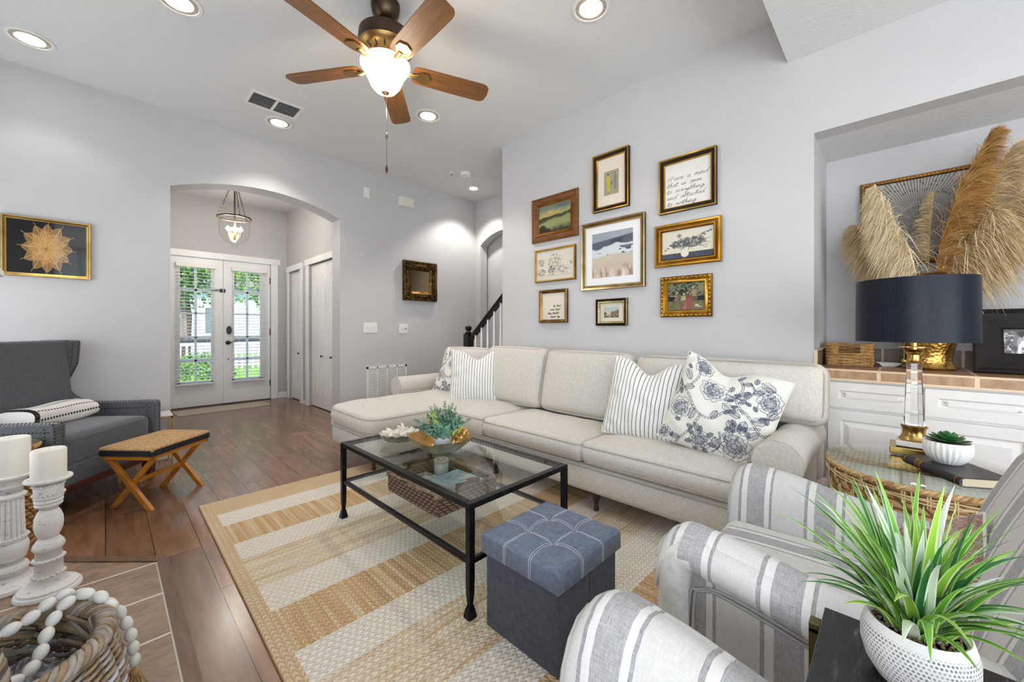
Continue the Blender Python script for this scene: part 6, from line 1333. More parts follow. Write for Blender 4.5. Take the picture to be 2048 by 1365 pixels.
for k in range(4):
    y1 = .262 - k * .362; y0 = y1 - .345; panel_front(y0, y1, .655, .786, 'drawer'); panel_front(y0, y1, .105, .640, 'door')
M_ctile = tile_mat('counter_tile', C(214, 190, 160), .322, .6, .006, -.061 + .322 * 3 + .001, 0, C(134, 100, 76), C(158, 122, 94), plane='yx', rough=.4)
M_ctile2 = tile_mat('counter_edge_tile', C(222, 196, 164), .322, .30, .008, -.061 + .322 * 9, .1, C(140, 106, 76), C(168, 134, 100), plane='yz', rough=.4); M_grout = simple('sand_grout', C(224, 200, 168), C(214, 190, 158), .8)
mb = MB(); mb.box(XW - .028, 3.286, -1.895, .320, CT - .012, CT); o = mb.build('tiled_countertop', M_ctile, smooth=0); tag(o, 'brown tiled countertop with pale grout on the built-in cabinet', 'countertop')
MB().box(XW - .030, XW - .010, -1.895, .335, CT - .060, CT - .009).build('edge_tiles', M_ctile2, o, smooth=0); MB().box(XW - .031, XW - .020, -1.895, .335, CT - .010, CT + .0004).build('edge_grout', M_grout, o, smooth=0, bevel=.002)
M_ctile3 = tile_mat('backsplash_tile', C(206, 192, 174), .322, .30, .006, -.057 + .322 * 9, .1, C(96, 78, 66), C(124, 104, 90), plane='yz', rough=.4)
mb = MB(); mb.box(3.272, 3.286, -1.895, .31, CT + .0005, CT + .092); mb.build('backsplash', M_ctile3, o, smooth=0); MB().box(XW + .004, 3.272, .311, .3245, CT + .0005, CT + .092).build('side_splash', M_ctile3, o, smooth=0); mb = MB(); mb.box(XW - .006, XW + .004, .309, .3245, CT, CT + .095); mb.box(XW + .004, 3.286, .309, .3245, CT + .092, CT + .096); mb.build('splash_grout', M_grout, o, smooth=0)

# niche objects
M_rat = simple('honey_rattan', C(196, 152, 92), C(158, 112, 58), .6, nscale=40)
t = thing('rattan_basket', 'small honey rattan basket at the left end of the tiled counter', 'basket', (3.03, .195, CT + .001), rz=.06); w, d, h = .10, .105, .125   # local: x depth, y width
mb = MB(); mb.box(-.075, .075, -w, w, 0, .004)
for zz in np.arange(.012, .125, .0175):
    for ph in (0, PI):
        P = rring(.078, w, .02, 4); Q = catmull([(p[0], p[1], 0) for p in P], 4, True); L = np.r_[0, np.cumsum(np.linalg.norm(np.diff(Q, axis=0), axis=1))]
        pts = [(q[0] * (1 + .04 * math.sin(l * 150 + ph + zz * 170)), q[1] * (1 + .03 * math.sin(l * 150 + ph + zz * 170)), zz + .006 * math.sin(l * 150 + ph + zz * 170)) for q, l in zip(Q, L)]
        if zz > .07: 
            run = []
            for p in pts + [pts[0]]:
                if abs(p[1]) < .045 and p[0] < 0 and zz < .118:
                    if len(run) > 1: mb.tube(run, .0052, 5)
                    run = []
                else: run.append(p)
            if len(run) > 1: mb.tube(run, .0052, 5)
        else: mb.tube(pts, .0052, 5, closed=True)
for p in rring(.078, w, .02, 3)[::1]: mb.tube([(p[0], p[1], 0), (p[0], p[1], .125)], .003, 5)
for yy in np.linspace(-.08, .08, 7):
    for xx in (-.078, .078):
        mb.tube([(xx, yy, 0), (xx, yy, .125 if abs(yy) > .045 or xx > 0 else .07)], .003, 5)
mb.build('woven_body', M_rat, t, smooth=60)
t = thing('small_dish', 'tiny white square dish with red inside on the counter', 'dish', (3.05, .035, CT + .001), rz=.3); V = []
for s_, z in ((.026, 0), (.050, .022), (.046, .022), (.024, .004)): V += [(-s_, -s_, z), (s_, -s_, z), (s_, s_, z), (-s_, s_, z)]
mb = MB(); mb.add(V, [(3, 2, 1, 0)] + [(j * 4 + k, j * 4 + (k + 1) % 4, j * 4 + 4 + (k + 1) % 4, j * 4 + 4 + k) for j in range(3) for k in range(4)] + [(12, 13, 14, 15)]); mb.build('dish_body', M_white, t, smooth=0, bevel=.001)
MB().box(-.026, .026, -.026, .026, .0045, .012).build('contents', simple('red_wax', C(120, 30, 28), rough=.4), t, smooth=0, bevel=.004)
# hammered brass urn
VX, VY = 3.02, -.125
M_ham = NT('hammered_brass'); vv = M_ham.coord('Object'); vo = M_ham.n('ShaderNodeTexVoronoi'); M_ham.l(vv, vo.inputs[0]); vo.inputs['Scale'].default_value = 70; M_ham.setp(color=M_ham.ramp(M_ham.noise(vv, 9), [(.3, C(186, 146, 78)), (.7, C(150, 112, 54))]), rough=.27, metal=1.0); M_ham.bump(vo.outputs[0], .6, .003); M_ham = M_ham.m
t = thing('brass_urn', 'large hammered brass urn behind the lamp shade', 'vase', (VX, VY, CT + .001))
MB().lathe([(0, 0), (.100, 0), (.104, .010), (.094, .020), (.086, .05), (.092, .10), (.110, .17), (.120, .26), (.118, .34), (.112, .42), (.108, .455), (.090, .485), (.062, .50), (.050, .503), (.050, .495), (0, .493)], n=64).build('urn_body', M_ham, t, smooth=40)
# pampas plumes
def plume(label, base, tip, bend, Lp, side_dir, cols, seed, strands=1500, width=.10, droop=.6):
    rg = np.random.RandomState(seed); t = thing('pampas_grass', label, 'pampas grass', tuple(base), group='pampas plumes in the brass urn'); base = np.array(base); tip = np.array(tip) - base; mid = tip * .5 + np.array(bend)
    Q = lambda q: (1 - q) ** 2 * np.zeros(3) + 2 * q * (1 - q) * mid + q * q * tip; MB().tube([Q(q) for q in np.linspace(0, 1, 14)], .0025, 5).build('stem', simple('straw_stem', C(196, 170, 118), C(170, 142, 90), .7), t)
    mb = MB(); sd = np.array(side_dir, float); sd /= np.linalg.norm(sd); V = []; F = []; Mi = []
    for k in range(strands):
        q = 1 - Lp + Lp * rg.rand() ** .85; p = Q(q); env = math.sin(PI * min(max((q - (1 - Lp)) / Lp, .03), 1) ** .75) ** .6 * .65 + .35; L = width * 1.25 * env * rg.uniform(.55, 1.15); tan = Q(min(q + .02, 1)) - Q(q - .02); tan /= np.linalg.norm(tan)
        d = sd * rg.uniform(.35, 1.15) + rg.normal(0, .33, 3) + tan * .45; d /= np.linalg.norm(d); g = droop * rg.uniform(.6, 1.4); pts = []
        w0 = rg.uniform(.0011, .0024); wd = np.cross(d, rg.normal(0, 1, 3)); wd /= np.linalg.norm(wd); S = 5
        for s in range(S):
            f = s / (S - 1); c = p + d * L * f + np.array((0, 0, -1)) * g * L * f * f + rg.normal(0, .0025, 3) * f; w_ = w0 * (1 - .7 * f); pts += [c - wd * w_, c + wd * w_]
        b = len(V); V += pts
        for s in range(S - 1): F.append((b + 2 * s, b + 2 * s + 1, b + 2 * s + 3, b + 2 * s + 2)); Mi.append(k % 3)
    mb.add(V, F); mb.m = Mi; ms = [simple('plume_%d_%d' % (cols, i), *c, .9, nscale=20) for i, c in enumerate((((C(240, 224, 190), C(226, 206, 164)), (C(232, 212, 172), C(212, 188, 144)), (C(246, 234, 206), C(232, 214, 178))), ((C(206, 160, 92), C(176, 126, 62)), (C(190, 142, 78), C(150, 104, 50)), (C(218, 178, 116), C(184, 138, 78))), ((C(222, 198, 154), C(200, 172, 126)), (C(210, 184, 138), C(186, 158, 112)), (C(232, 212, 172), C(208, 182, 138))))[cols])]
    mb.build('plume', ms, t, smooth=0); return t
vt = np.array((VX, VY, CT + .46))
def far(px, py, x): # world point on the plane x=const seen at that place from the camera height, used once to lay out the bouquet
    a = YAW; f = np.array((math.sin(a), math.cos(a), 0)); r = np.array((math.cos(a), -math.sin(a), 0)); d = f + r * (px - 1024) / 790 + np.array((0, 0, 1)) * (658 - py) / 790; return np.array((0, 0, CAM_H)) + d * x / d[0]
tips = {k: tuple(np.round(far(*v), 3)) for k, v in {'a': (1752, 372, 2.93), 'b': (1708, 450, 3.12), 'c': (1985, 262, 3.02), 'd': (2030, 290, 3.10), 'e': (2060, 380, 3.06), 'f': (1868, 385, 3.15), 'g': (1735, 500, 3.15), 'h': (1990, 420, 2.96)}.items()}
Ry = (0, -1, 0); Ly = (0, 1, 0)
def D_(t_, k): return tuple(np.array(tips[k]))
plume('pale cream plume arching left, drooping in front of the sunburst picture', vt + (-.02, .03, 0), tips['a'], (0, .0, .06), .97, (-.25, .75, -.55), 0, 1, 4200, .105, .9)
plume('darker plume low at the left behind the cream one', vt + (.0, .02, -.02), tips['b'], (0, .03, .10), .92, (-.1, .6, -.7), 2, 2, 2400, .11, .9)
plume('tall golden plume rising to the highest point', vt + (-.01, -.02, 0), tips['c'], (0, .06, .03), .98, (-.2, -.95, .15), 1, 3, 5000, .105, .35)
plume('tall pale plume leaning right behind the golden one', vt + (.03, -.03, 0), tips['d'], (0, .03, .04), .92, (.1, -1, .05), 2, 4, 3600, .15, .5)
plume('wide sandy plume spreading to the right edge', vt + (.02, -.03, -.02), tips['e'], (0, .02, .12), .95, (0, -.9, -.35), 2, 5, 3800, .16, .8)
plume('short thin plume upright in the middle of the bouquet', vt + (.03, .0, 0), tips['f'], (0, .01, .0), .80, (-.1, .7, .1), 2, 6, 700, .06, .4)
plume('low sandy plume hanging over the right side of the urn', vt + (-.0, -.03, -.02), tips['h'], (0, -.02, .08), .95, (-.15, -.8, -.6), 2, 8, 3000, .13, .9)
# sunburst picture on the niche wall
cv = Canvas(170, 170, (176, 172, 166)); rg = np.random.RandomState(6)
for k in range(110):
    a = 2 * PI * k / 110; r0 = .24; r1 = rg.uniform(.52, .75); cv.line([(.5 + r0 * math.cos(a), .52 + r0 * math.sin(a)), (.5 + r1 * math.cos(a), .52 + r1 * math.sin(a))], .009, (86, 76, 68)); rr_ = rg.uniform(.36, .5); cv.ellipse(.5 + rr_ * math.cos(a), .52 + rr_ * math.sin(a), .011, .013, (80, 70, 62))
cv.ellipse(.5, .52, .26, .26, (110, 102, 96), 1, .05)
for k in range(170): a = rg.uniform(0, 6.28); r0 = rg.uniform(.03, .2); cv.line([(.5 + r0 * math.cos(a), .52 + r0 * math.sin(a)), (.5 + (r0 + .05) * math.cos(a), .52 + (r0 + .05) * math.sin(a))], .005, (150, 142, 134), .8)
for r in (.20, .225, .245):
    for k in range(60): a = 2 * PI * k / 60 + r * 9; cv.ellipse(.5 + r * math.cos(a), .52 + r * math.sin(a), .007, .007, (196, 190, 182))
cv.ellipse(.5, .52, .035, .025, (206, 200, 192))
picture('sunburst picture in a dark carved frame hanging in the niche behind the plumes', MR(-.095, 1.705, 3.287), .505, .515, [(0, 0), (0, .02), (.006, .028), (.018, .026), (.024, .012)], [simple('carved_dark', C(84, 60, 40), C(58, 40, 26), .4), G_dark], [0, 0, 1, 0], cv, .024, .010, deco=leaves_deco(.011, .016, .0065, .004, .027, 1), group=None)
# leaning black frame with a photo of a dog
t = thing('photo_frame', 'wide black rope-edged frame with a black and white dog photo', 'photo frame', M=Matrix.Translation((2.93, -.455, CT + .003)) @ Matrix.Rotation(math.radians(-92 + 0), 4, 'Z') @ Matrix.Rotation(math.radians(90 - 14), 4, 'X') @ Matrix.Translation((0, .155, 0)))
w, h = .37, .31; mb = MB(); moulding(mb, w, h, [(0, -.01), (0, .018), (.012, .022), (.022, .016), (.05, .008), (.088, .002), (.094, .004), (.098, 0)]); mb.box(-w / 2 + .002, w / 2 - .002, -h / 2 + .002, h / 2 - .002, -.010, -.006)
for sgn, hz in ((1, 1), (-1, 1), (1, 0), (-1, 0)):
    half = (w if hz else h) / 2 - .006; off = sgn * ((h if hz else w) / 2 - .007)
    for q in np.linspace(-half, half, 34 if hz else 28): mb.ell((q, off, .019) if hz else (off, q, .019), (.0085, .0042, .0045), 6, 0, R=np.array(Matrix.Rotation(.7 + (0 if hz else PI / 2), 3, 'Z')))
mb.build('frame', F_black, t, smooth=40)
cv = Canvas(90, 60, (120, 120, 120)); cv.blend(cv.noise(10, 8, 3) > .55, (84, 84, 84)); cv.blend(cv.noise(14, 10, 5) > .62, (196, 196, 196)); cv.ellipse(.75, .55, .25, .14, (214, 214, 214), 1, .3); cv.ellipse(.8, .85, .2, .12, (196, 196, 196), 1, .3); cv.rect(0, 0, 1, .1, (70, 70, 70), .7)
cv.ellipse(.34, .52, .13, .28, (172, 172, 170), 1, .2); cv.ellipse(.34, .60, .08, .16, (226, 226, 224), 1, .3); cv.ellipse(.36, .22, .12, .17, (58, 56, 54), 1, .2); cv.ellipse(.37, .22, .028, .16, (232, 232, 230), 1, .3); cv.ellipse(.37, .34, .055, .07, (222, 222, 220), 1, .2); cv.ellipse(.375, .31, .025, .028, (20, 20, 20)); cv.ellipse(.26, .17, .035, .09, (70, 66, 64), 1, .3, .4); cv.ellipse(.47, .17, .035, .09, (70, 66, 64), 1, .3, -.4); cv.ellipse(.31, .20, .014, .018, (16, 16, 16)); cv.ellipse(.43, .20, .014, .018, (16, 16, 16))
for x in (.27, .42): cv.line([(x, .65), (x - .02, .95)], .06, (226, 226, 224)); cv.ellipse(x - .02, .95, .04, .035, (236, 236, 234))
painted('photo', cv, .176, .118, M_artg, t, z=.0012)

# ------------------------------------------------------------------ lamp, book, succulent on the round woven table
TZ = .551; LX, LY = 2.362, -.055
t = thing('table_lamp', 'crystal column table lamp with brass fittings and navy drum shade', 'lamp', (LX, LY, TZ))
MB().box(-.074, .074, -.074, .074, 0, .028).build('brass_plinth', M_brass, t, smooth=0, bevel=.003)
M_crys = glass_mat('crystal', (1, 1, 1), 0, 1.5); M_acr = simple('acrylic_block', C(226, 222, 212), C(214, 208, 196), .12); MB().box(-.055, .055, -.055, .055, .0303, .052).build('crystal_plinth', M_acr, t, smooth=0, bevel=.003)
MB().lathe([(0, .0523), (.046, .0523), (.048, .058), (.042, .064), (.040, .070), (.036, .078), (.036, .100), (.040, .106), (.042, .112), (.036, .116), (0, .116)], n=40).build('brass_collar', M_brass, t, smooth=35)
oct_ = lambda r: [(r * math.cos(PI / 8 + k * PI / 4), r * math.sin(PI / 8 + k * PI / 4)) for k in range(8)]
V = [(x, y, .1165) for x, y in oct_(.034)] + [(x, y, .375) for x, y in oct_(.0245)]
MB().add(V, [tuple(range(8))[::-1], tuple(range(8, 16))] + [(k, (k + 1) % 8, 8 + (k + 1) % 8, 8 + k) for k in range(8)]).build('crystal_column', M_crys, t, smooth=0)
MB().lathe([(0, .3755), (.028, .3755), (.030, .381), (.024, .385), (.022, .392), (.022, .410), (.027, .416), (.029, .423), (.026, .427), (.012, .432), (.012, .438), (.048, .440), (.048, .4425), (.012, .445), (.012, .50), (.010, .66), (.004, .69), (.004, .715), (0, .716)], n=40).build('brass_neck', M_brass, t, smooth=35)
t_ = NT('navy_silk'); s_ = t_.coord('Object', (1, 1, .04)); fn = t_.noise(s_, 500, 2); t_.setp(color=t_.ramp(fn, [(.35, C(10, 15, 24)), (.65, C(22, 31, 44))]), rough=.42, spec=.22); t_.bump(fn, .25, .0006); M_shade = t_.m
zb, zt2 = 1.016 - TZ, 1.275 - TZ; RS = .184
mb = MB(); n = 96
V = [(r * math.cos(2 * PI * i / n), r * math.sin(2 * PI * i / n), z) for r, z in ((RS + .002, zb), (RS, zt2), (RS - .003, zt2), (RS - .001, zb)) for i in range(n)]
mb.add(V, [(j * n + i, j * n + (i + 1) % n, ((j + 1) % 4) * n + (i + 1) % n, ((j + 1) % 4) * n + i) for j in (0, 1, 2, 3) for i in range(n)]); mb.m = [1 if 2 * n <= k < 3 * n else 0 for k in range(4 * n)]
mb.build('lamp_shade', [M_shade, simple('shade_lining', C(214, 206, 190), rough=.6)], t, smooth=40)
mb = MB()
for k in range(3): a = 2 * PI * k / 3; mb.tube([(.006 * math.cos(a), .006 * math.sin(a), zt2 - .012), ((RS - .004) * math.cos(a), (RS - .004) * math.sin(a), zt2 - .012)], .0015, 5)
mb.build('shade_spider', M_brass, t)
rdir = np.array((math.cos(YAW), -math.sin(YAW)))
for sg in (-1, 1):
    mb = MB(); x, y = rdir * sg * .058 * .72
    for z in np.arange(.395, .50, .0042): mb.ell((x, y, z), (.0016, .0016, .0018), 6)
    mb.tube([(x, y, .39), (x, y, .505)], .0006, 4); mb.lathe([(0, .378), (.007, .380), (.0085, .385), (.004, .392), (0, .394)], (x, y, 0), 12); mb.build('pull_chain', M_brass, t, smooth=60)
light('table_lamp_bulb', 'POINT', (LX, LY, 1.10), 1.2, (1, .78, .5), shadow_soft_size=.04)
# book
bk = np.array((2.085, -.205)); t = thing('book', 'black leather-bound book under the white fluted pot', 'book', (2.095, -.150, TZ), rz=math.radians(-148.1)); 
# local: X along spine, Y across pages
M_lea = simple('black_leather', C(34, 34, 40), C(22, 22, 26), .38, bump=.15, bscale=160); M_pg = simple('aged_pages', C(216, 204, 178), C(196, 182, 154), .8, nscale=1, stretch=(1, 1, 700))
Lb, Wb, Hb = .125, .078, .032
mb = MB(); mb.box(-Lb, Lb, -Wb + .01, Wb, 0, .003); mb.box(-Lb, Lb, -Wb + .01, Wb, Hb - .003, Hb)
sp_ = [(-Wb + .012 - .013 * math.cos(a), Hb / 2 + (Hb / 2) * math.sin(a)) for a in np.linspace(-PI / 2, PI / 2, 12)]; sp_in = [(-Wb + .013 - .009 * math.cos(a), Hb / 2 + (Hb / 2 - .004) * math.sin(a)) for a in np.linspace(PI / 2, -PI / 2, 12)]
mb.prism(sp_ + sp_in, -Lb, Lb, T=TYZ); mb.build('cover', M_lea, t, smooth=40)
MB().box(-Lb + .003, Lb - .003, -Wb + .01, Wb - .004, .0032, Hb - .0032).build('pages', M_pg, t, smooth=0)
mb = MB()
for x in (-.112, -.062, -.038, .108): mb.tube([(x, p[0] - .0006, p[1]) for p in sp_], .0012, 5)
mb.build('gilt_bands', G_bright, t, smooth=60)
MB().prism([(p[0] - .0004, p[1]) for p in sp_] + [(p[0], p[1]) for p in sp_[::-1]], -.060, -.040, T=TYZ).build('spine_label', simple('brown_label', C(96, 66, 40), rough=.4), t, smooth=30)
t = thing('potted_succulent', 'green succulent in a white fluted pot on top of the book', 'plant', (2.135, -.135, TZ + Hb + .001)); n = 144
prof = [(0, 0), (.036, 0), (.040, .004), (.054, .018), (.062, .036), (.064, .055), (.0625, .074), (.060, .078), (.057, .076), (.056, .066), (0, .064)]
mb = MB(); mb.lathe(prof[:2], n=n); V = []
pf = prof[1:8]
mb.lathe(pf, n=n, nf=26, flute=.022, cap=False); mb.lathe(prof[7:], n=n, cap=False); mb.build('pot', simple('gloss_white_ceramic', C(240, 240, 238), C(234, 234, 232), .15), t, smooth=50)
MB().lathe([(0, .070), (.050, .069), (.0565, .066), (.0565, .060)][::-1], n=40).build('soil', simple('soil_brown', C(110, 96, 78), C(80, 66, 52), .95, bump=1, bscale=120, bdist=.004), t, smooth=60)
M_suc = simple('succulent_green', C(52, 108, 58), C(34, 80, 42), .4, nscale=14); mb = MB()
def fat_leaf(p, a, el, L, W_):
    R = Matrix.Translation(p) @ Matrix.Rotation(a, 4, 'Z') @ Matrix.Rotation(-el, 4, 'Y'); V = []; F = []; S, k = 9, 8
    for s in range(S):
        f = s / (S - 1); w_ = W_ * (math.sin(PI * min(f * .78 + .12, 1)) ** .9) * (1 if f < .9 else (1 - f) * 9 + .05); th = .0045 * (1 - f * .7)
        for i in range(k): q = 2 * PI * i / k; V.append((L * f, w_ * math.cos(q), th * math.sin(q) + .25 * w_ * abs(math.cos(q)) + .02 * L * f * f))
    for s in range(S - 1):
        for i in range(k): F.append((s * k + i, s * k + (i + 1) % k, (s + 1) * k + (i + 1) % k, (s + 1) * k + i))
    mb.add(V, F, T=R)
for r_, k, el, L, W_ in ((0, 7, .28, .062, .017), (.4, 6, .65, .052, .016), (.1, 4, 1.15, .046, .015)):
    for i in range(k): fat_leaf((0, 0, .070), r_ + 2 * PI * i / k, el, L, W_)
mb.build('succulent_leaves', M_suc, t, smooth=60)
# ------------------------------------------------------------------ striped club chairs
def stripe_mat(name, axis):
    t = NT(name); v = t.coord('Object'); s = t.sep(v); c = s[{'x': 0, 'y': 1}[axis]]; w1 = t.noise(v, 6, 2)
    p = t.math('FRACT', t.math('DIVIDE', t.math('SUBTRACT', .375 if axis == 'y' else .30, t.math('ADD', c, t.math('MULTIPLY', w1, .002))), .176))
    lt, wt, gr, dk = C(206, 204, 200), C(220, 218, 215), C(158, 157, 158), C(146, 145, 147)
    col = t.ramp(p, [(0, dk), (.045, wt), (.134, gr), (.415, wt), (.489, dk), (.53, lt)], True)
    if axis == 'y': a = t.noise(t.coord('Object', (60, 500, 60)), 1, 2); b = t.noise(t.coord('Object', (500, 40, 500)), 1, 2)
    else: a = t.noise(t.coord('Object', (500, 60, 60)), 1, 2); b = t.noise(t.coord('Object', (40, 500, 500)), 1, 2)
    h = t.math('MULTIPLY', t.math('ADD', a, b), .5); col = t.mix(t.ramp(h, [(.40, (.25, .25, .25)), (.58, (0, 0, 0))]), col, C(238, 238, 238))
    t.setp(color=col, rough=.92, spec=.15, sheen=.15); t.bump(h, .4, .0012); return t.m
S_y, S_x = stripe_mat('striped_linen_side', 'y'), stripe_mat('striped_linen_front', 'x'); M_sw = simple('striped_welt', C(176, 172, 166), C(160, 157, 152), .9)
S_pl = simple('plain_pale_linen', C(222, 220, 216), C(204, 202, 198), .92, nscale=70, bump=.3, bscale=300)
def club_chair(cx, label):
    t = thing('club_chair', label, 'armchair', (cx, 0, 0), group=None)
    Hy = lambda y: float(np.interp(y, [-.30, -.12, 0, .12, .24, .345], [.530, .542, .556, .576, .600, .612])) - (0 if y < .335 else .07 - math.sqrt(max(.07 ** 2 - (y - .335) ** 2, 0)))
    sec = [(.198, .40, 0), (.202, .43, 0), (.207, .12, 1), (.216, .070, 1), (.235, .030, 1), (.262, .006, 1), (.292, 0, 1), (.322, .008, 1), (.345, .028, 1), (.356, .052, 1), (.350, .076, 1), (.335, .088, 1), (.328, .095, 1), (.328, .13, 0)]
    ys = np.r_[np.linspace(-.28, .32, 26), .335, .35, .365, .378, .388, .396, .402, .405]
    for sg in (-1, 1):
        V = []; F = []; n = len(sec)
        for y in ys:
            H = Hy(y)
            for x, d, m_ in sec: V.append((sg * x, y, (H - d) if m_ else min(d, H - .14) if d > .2 else d))
        N = len(ys)
        for i in range(N - 1):
            for j in range(n):
                q = (i * n + j, i * n + (j + 1) % n, (i + 1) * n + (j + 1) % n, (i + 1) * n + j); F.append(q if sg < 0 else q[::-1])
        F += [tuple(range(n)), tuple((N - 1) * n + j for j in range(n))[::-1]] if sg > 0 else [tuple(range(n))[::-1], tuple((N - 1) * n + j for j in range(n))]
        arm = MB().add(V, F).build('arm', [S_y], t, smooth=50)
        mb = MB(); P = [(sg * .327, y, Hy(y) - .050) for y in ys[:28]]; mb.tube(P, .036, 16, 0, flat=1.0)
        Q = catmull([(sg * .327, .325, Hy(.325) - .050), (sg * .327, .355, .545), (sg * .327, .369, .50), (sg * .327, .371, .40), (sg * .327, .370, .13)], 8); mb.tube(Q, [.036] * len(Q), 16, 1, up=(1, 0, 0)); mb.build('rolled_rim', [S_y, S_pl], arm, smooth=60)
        mb = MB()
        for off in (.0, .009): mb.tube(catmull([(sg * .3305, -.27, Hy(-.27) - .098 - off), (sg * .3305, 0, Hy(0) - .098 - off), (sg * .3305, .24, Hy(.24) - .100 - off), (sg * .3305, .315 - off, .488), (sg * .3305, .336 - off, .44), (sg * .3305, .340 - off, .13)], 8), .0036, 6)
        mb.tube([(sg * (x + .001), .4045, (Hy(.402) - d) if m_ else min(d, Hy(.402) - .14) if d > .2 else d) for x, d, m_ in sec[1:9]], .0038, 6); mb.build('welting', M_sw, arm, smooth=60)
    mb = MB(); softbox(mb, .202, .30, .070, .03, 12, crown=(0, 0, .020), c=(0, .10, .375)); mb.tube([(p[0], p[1] + .10, .42) for p in rring(.197, .293, .03)], .004, 6, 1, closed=True); mb.build('seat_cushion', [S_x, M_sw], t, smooth=60)
    MB().box(-.325, .325, -.3, .39, .12, .32).build('seat_base', S_x, t, smooth=0, bevel=.01)
    mb = MB(); softbox(mb, .355, .085, .25, .08, 18, crown=(0, .030, .0)); V = mb.v[0]; hx = .355
    zz = V[:, 2].copy(); k_ = np.clip((zz + .02) / .27, 0, 1); V[:, 2] -= .10 * k_ * (np.abs(V[:, 0]) / hx) ** 3.2; V[:, 1] += .02 * (V[:, 0] / hx) ** 2
    TB = Matrix.Translation((0, -.265, .595)) @ Matrix.Rotation(math.radians(20), 4, 'X'); mb.build('backrest', S_x, t, smooth=60, T=TB)
    for x_ in (-.29, .29):
        for y_ in (.35, -.22): MB().lathe([(.014, RZ), (.024, .12)], (x_, y_, 0), 16).build('leg', M_turned, t, smooth=40)
    return t
club_chair(1.2525, 'striped club chair between the sofa end and the black side table, red pillow in it'); club_chair(.3225, 'nearest striped club chair, only its arm showing at the bottom')
# rust red pillow in the chair
t_ = NT('rust_kilim'); v = t_.coord('UV'); s_ = t_.sep(v); band = t_.math('FRACT', t_.math('MULTIPLY', s_[0], 3.0)); n_ = t_.noise(t_.coord('UV', (26, 110, 1)), 1, 3, .7); c_ = t_.ramp(band, [(0, C(128, 76, 66)), (.2, C(150, 108, 96)), (.45, C(196, 182, 170)), (.5, C(150, 112, 100)), (.75, C(118, 62, 54)), (.8, C(142, 98, 86))], True); t_.setp(color=t_.mix(t_.ramp(n_, [(.45, (0, 0, 0)), (.6, (.65, .65, .65))]), c_, C(206, 196, 186)), rough=.95); t_.bump(n_, .4, .002)
pillow('rust_pillow', 'rust red and cream woven pillow in the striped club chair behind the grass plant', (1.375, -.07, .50), math.radians(118), 26, 38, .24, t_.m, dent=.015, th=.06)

# ------------------------------------------------------------------ black side table and grass plant
t = thing('black_side_table', 'small side table with scratched black top between the club chairs', 'table', (.72, -.03, 0))
t_ = NT('scratched_black_top'); v1 = t_.noise(t_.coord('Object', (9, 70, 1)), 1, 5, .75); v2 = t_.noise(t_.coord('Object'), 5, 3); m_ = t_.math('MULTIPLY', t_.ramp(v1, [(.56, (0, 0, 0)), (.72, (1, 1, 1))]), t_.ramp(v2, [(.45, (0, 0, 0)), (.62, (1, 1, 1))])); t_.setp(color=t_.mix(m_, C(20, 21, 24), C(150, 152, 156)), rough=t_.math('MULTIPLY_ADD', v1, .3, .12), spec=.6)
MB().box(-.125, .1275, -.235, .116, .580, .600).build('table_top', t_.m, t, smooth=0, bevel=.0015)
M_ab = metal('aged_brass_frame', C(120, 108, 74), .4)
mb = MB(); mb.box(-.03, .12, -.23, .095, .572, .5795); mb.build('top_frame', M_ab, t, smooth=0)
for x_, y_ in ((-.0175, -.2225), (.1125, -.2225), (-.0175, .0875)): MB().box(x_ - .0075, x_ + .0075, y_ - .0075, y_ + .0075, .0, .572).build('leg', M_ab, t, smooth=0)
mb = MB(); mb.box(.086, .108, .118, .133, .0, .588); mb.box(.086, .108, .095, .133, .572, .5795); mb.build('leg', M_ab, t, smooth=0, bevel=.001)
t = thing('potted_grass', 'variegated grass plant in a white textured pot on the black side table', 'plant', (.750, -.020, .6005)); t.scale = (.70, .70, .70)
t_ = NT('carved_white_pot'); s_ = t_.sep(t_.coord('UV')); row = t_.math('MULTIPLY', s_[1], 19); fr = t_.math('SUBTRACT', t_.math('FRACT', row), .5); u_ = t_.math('ADD', t_.math('MULTIPLY', s_[0], 78), t_.math('MULTIPLY', t_.math('FLOOR', row), .5)); fu = t_.math('SUBTRACT', t_.math('FRACT', u_), .5); d_ = t_.math('ADD', t_.math('POWER', t_.math('MULTIPLY', fr, 2.5), 2), t_.math('POWER', t_.math('MULTIPLY', fu, 2.4), 2)); hole = t_.math('MULTIPLY', t_.math('LESS_THAN', d_, .62), t_.math('LESS_THAN', s_[1], .86)); wob = t_.noise(t_.coord('UV', (30, 8, 1)), 1, 3); hole = t_.math('MULTIPLY', hole, t_.ramp(wob, [(.3, (.35, .35, .35)), (.55, (1, 1, 1))])); t_.setp(color=t_.mix(t_.math('MULTIPLY', hole, .9), C(226, 224, 221), C(112, 112, 116)), rough=.75); t_.bump(t_.math('SUBTRACT', 1, hole), .7, .003)
prof = [(0, 0), (.050, 0), (.060, .006), (.074, .030), (.081, .058), (.081, .080), (.076, .100), (.073, .110), (.070, .114), (.066, .112), (.064, .104), (.064, .096)]
mb = MB(); mb.lathe(prof, n=64, cap=False); o = mb.build('pot', t_.m, t, smooth=60); uv = o.data.uv_layers.new(name='UVMap'); zt_ = np.r_[0, np.cumsum([math.hypot(b[0] - a[0], b[1] - a[1]) for a, b in zip(prof[:-1], prof[1:])])]
for p in o.data.polygons:
    vi_ = [o.data.loops[li].vertex_index for li in p.loop_indices]; js = [i % 64 for i in vi_]; wrap = max(js) - min(js) > 32
    for li, i, j in zip(p.loop_indices, vi_, js): k_ = i // 64; z_ = (zt_[k_] - .05) / (zt_[7] - .05) if k_ <= 7 else 1.2; uv.data[li].uv = ((j + (64 if wrap and j < 32 else 0)) / 64, z_ * .95)
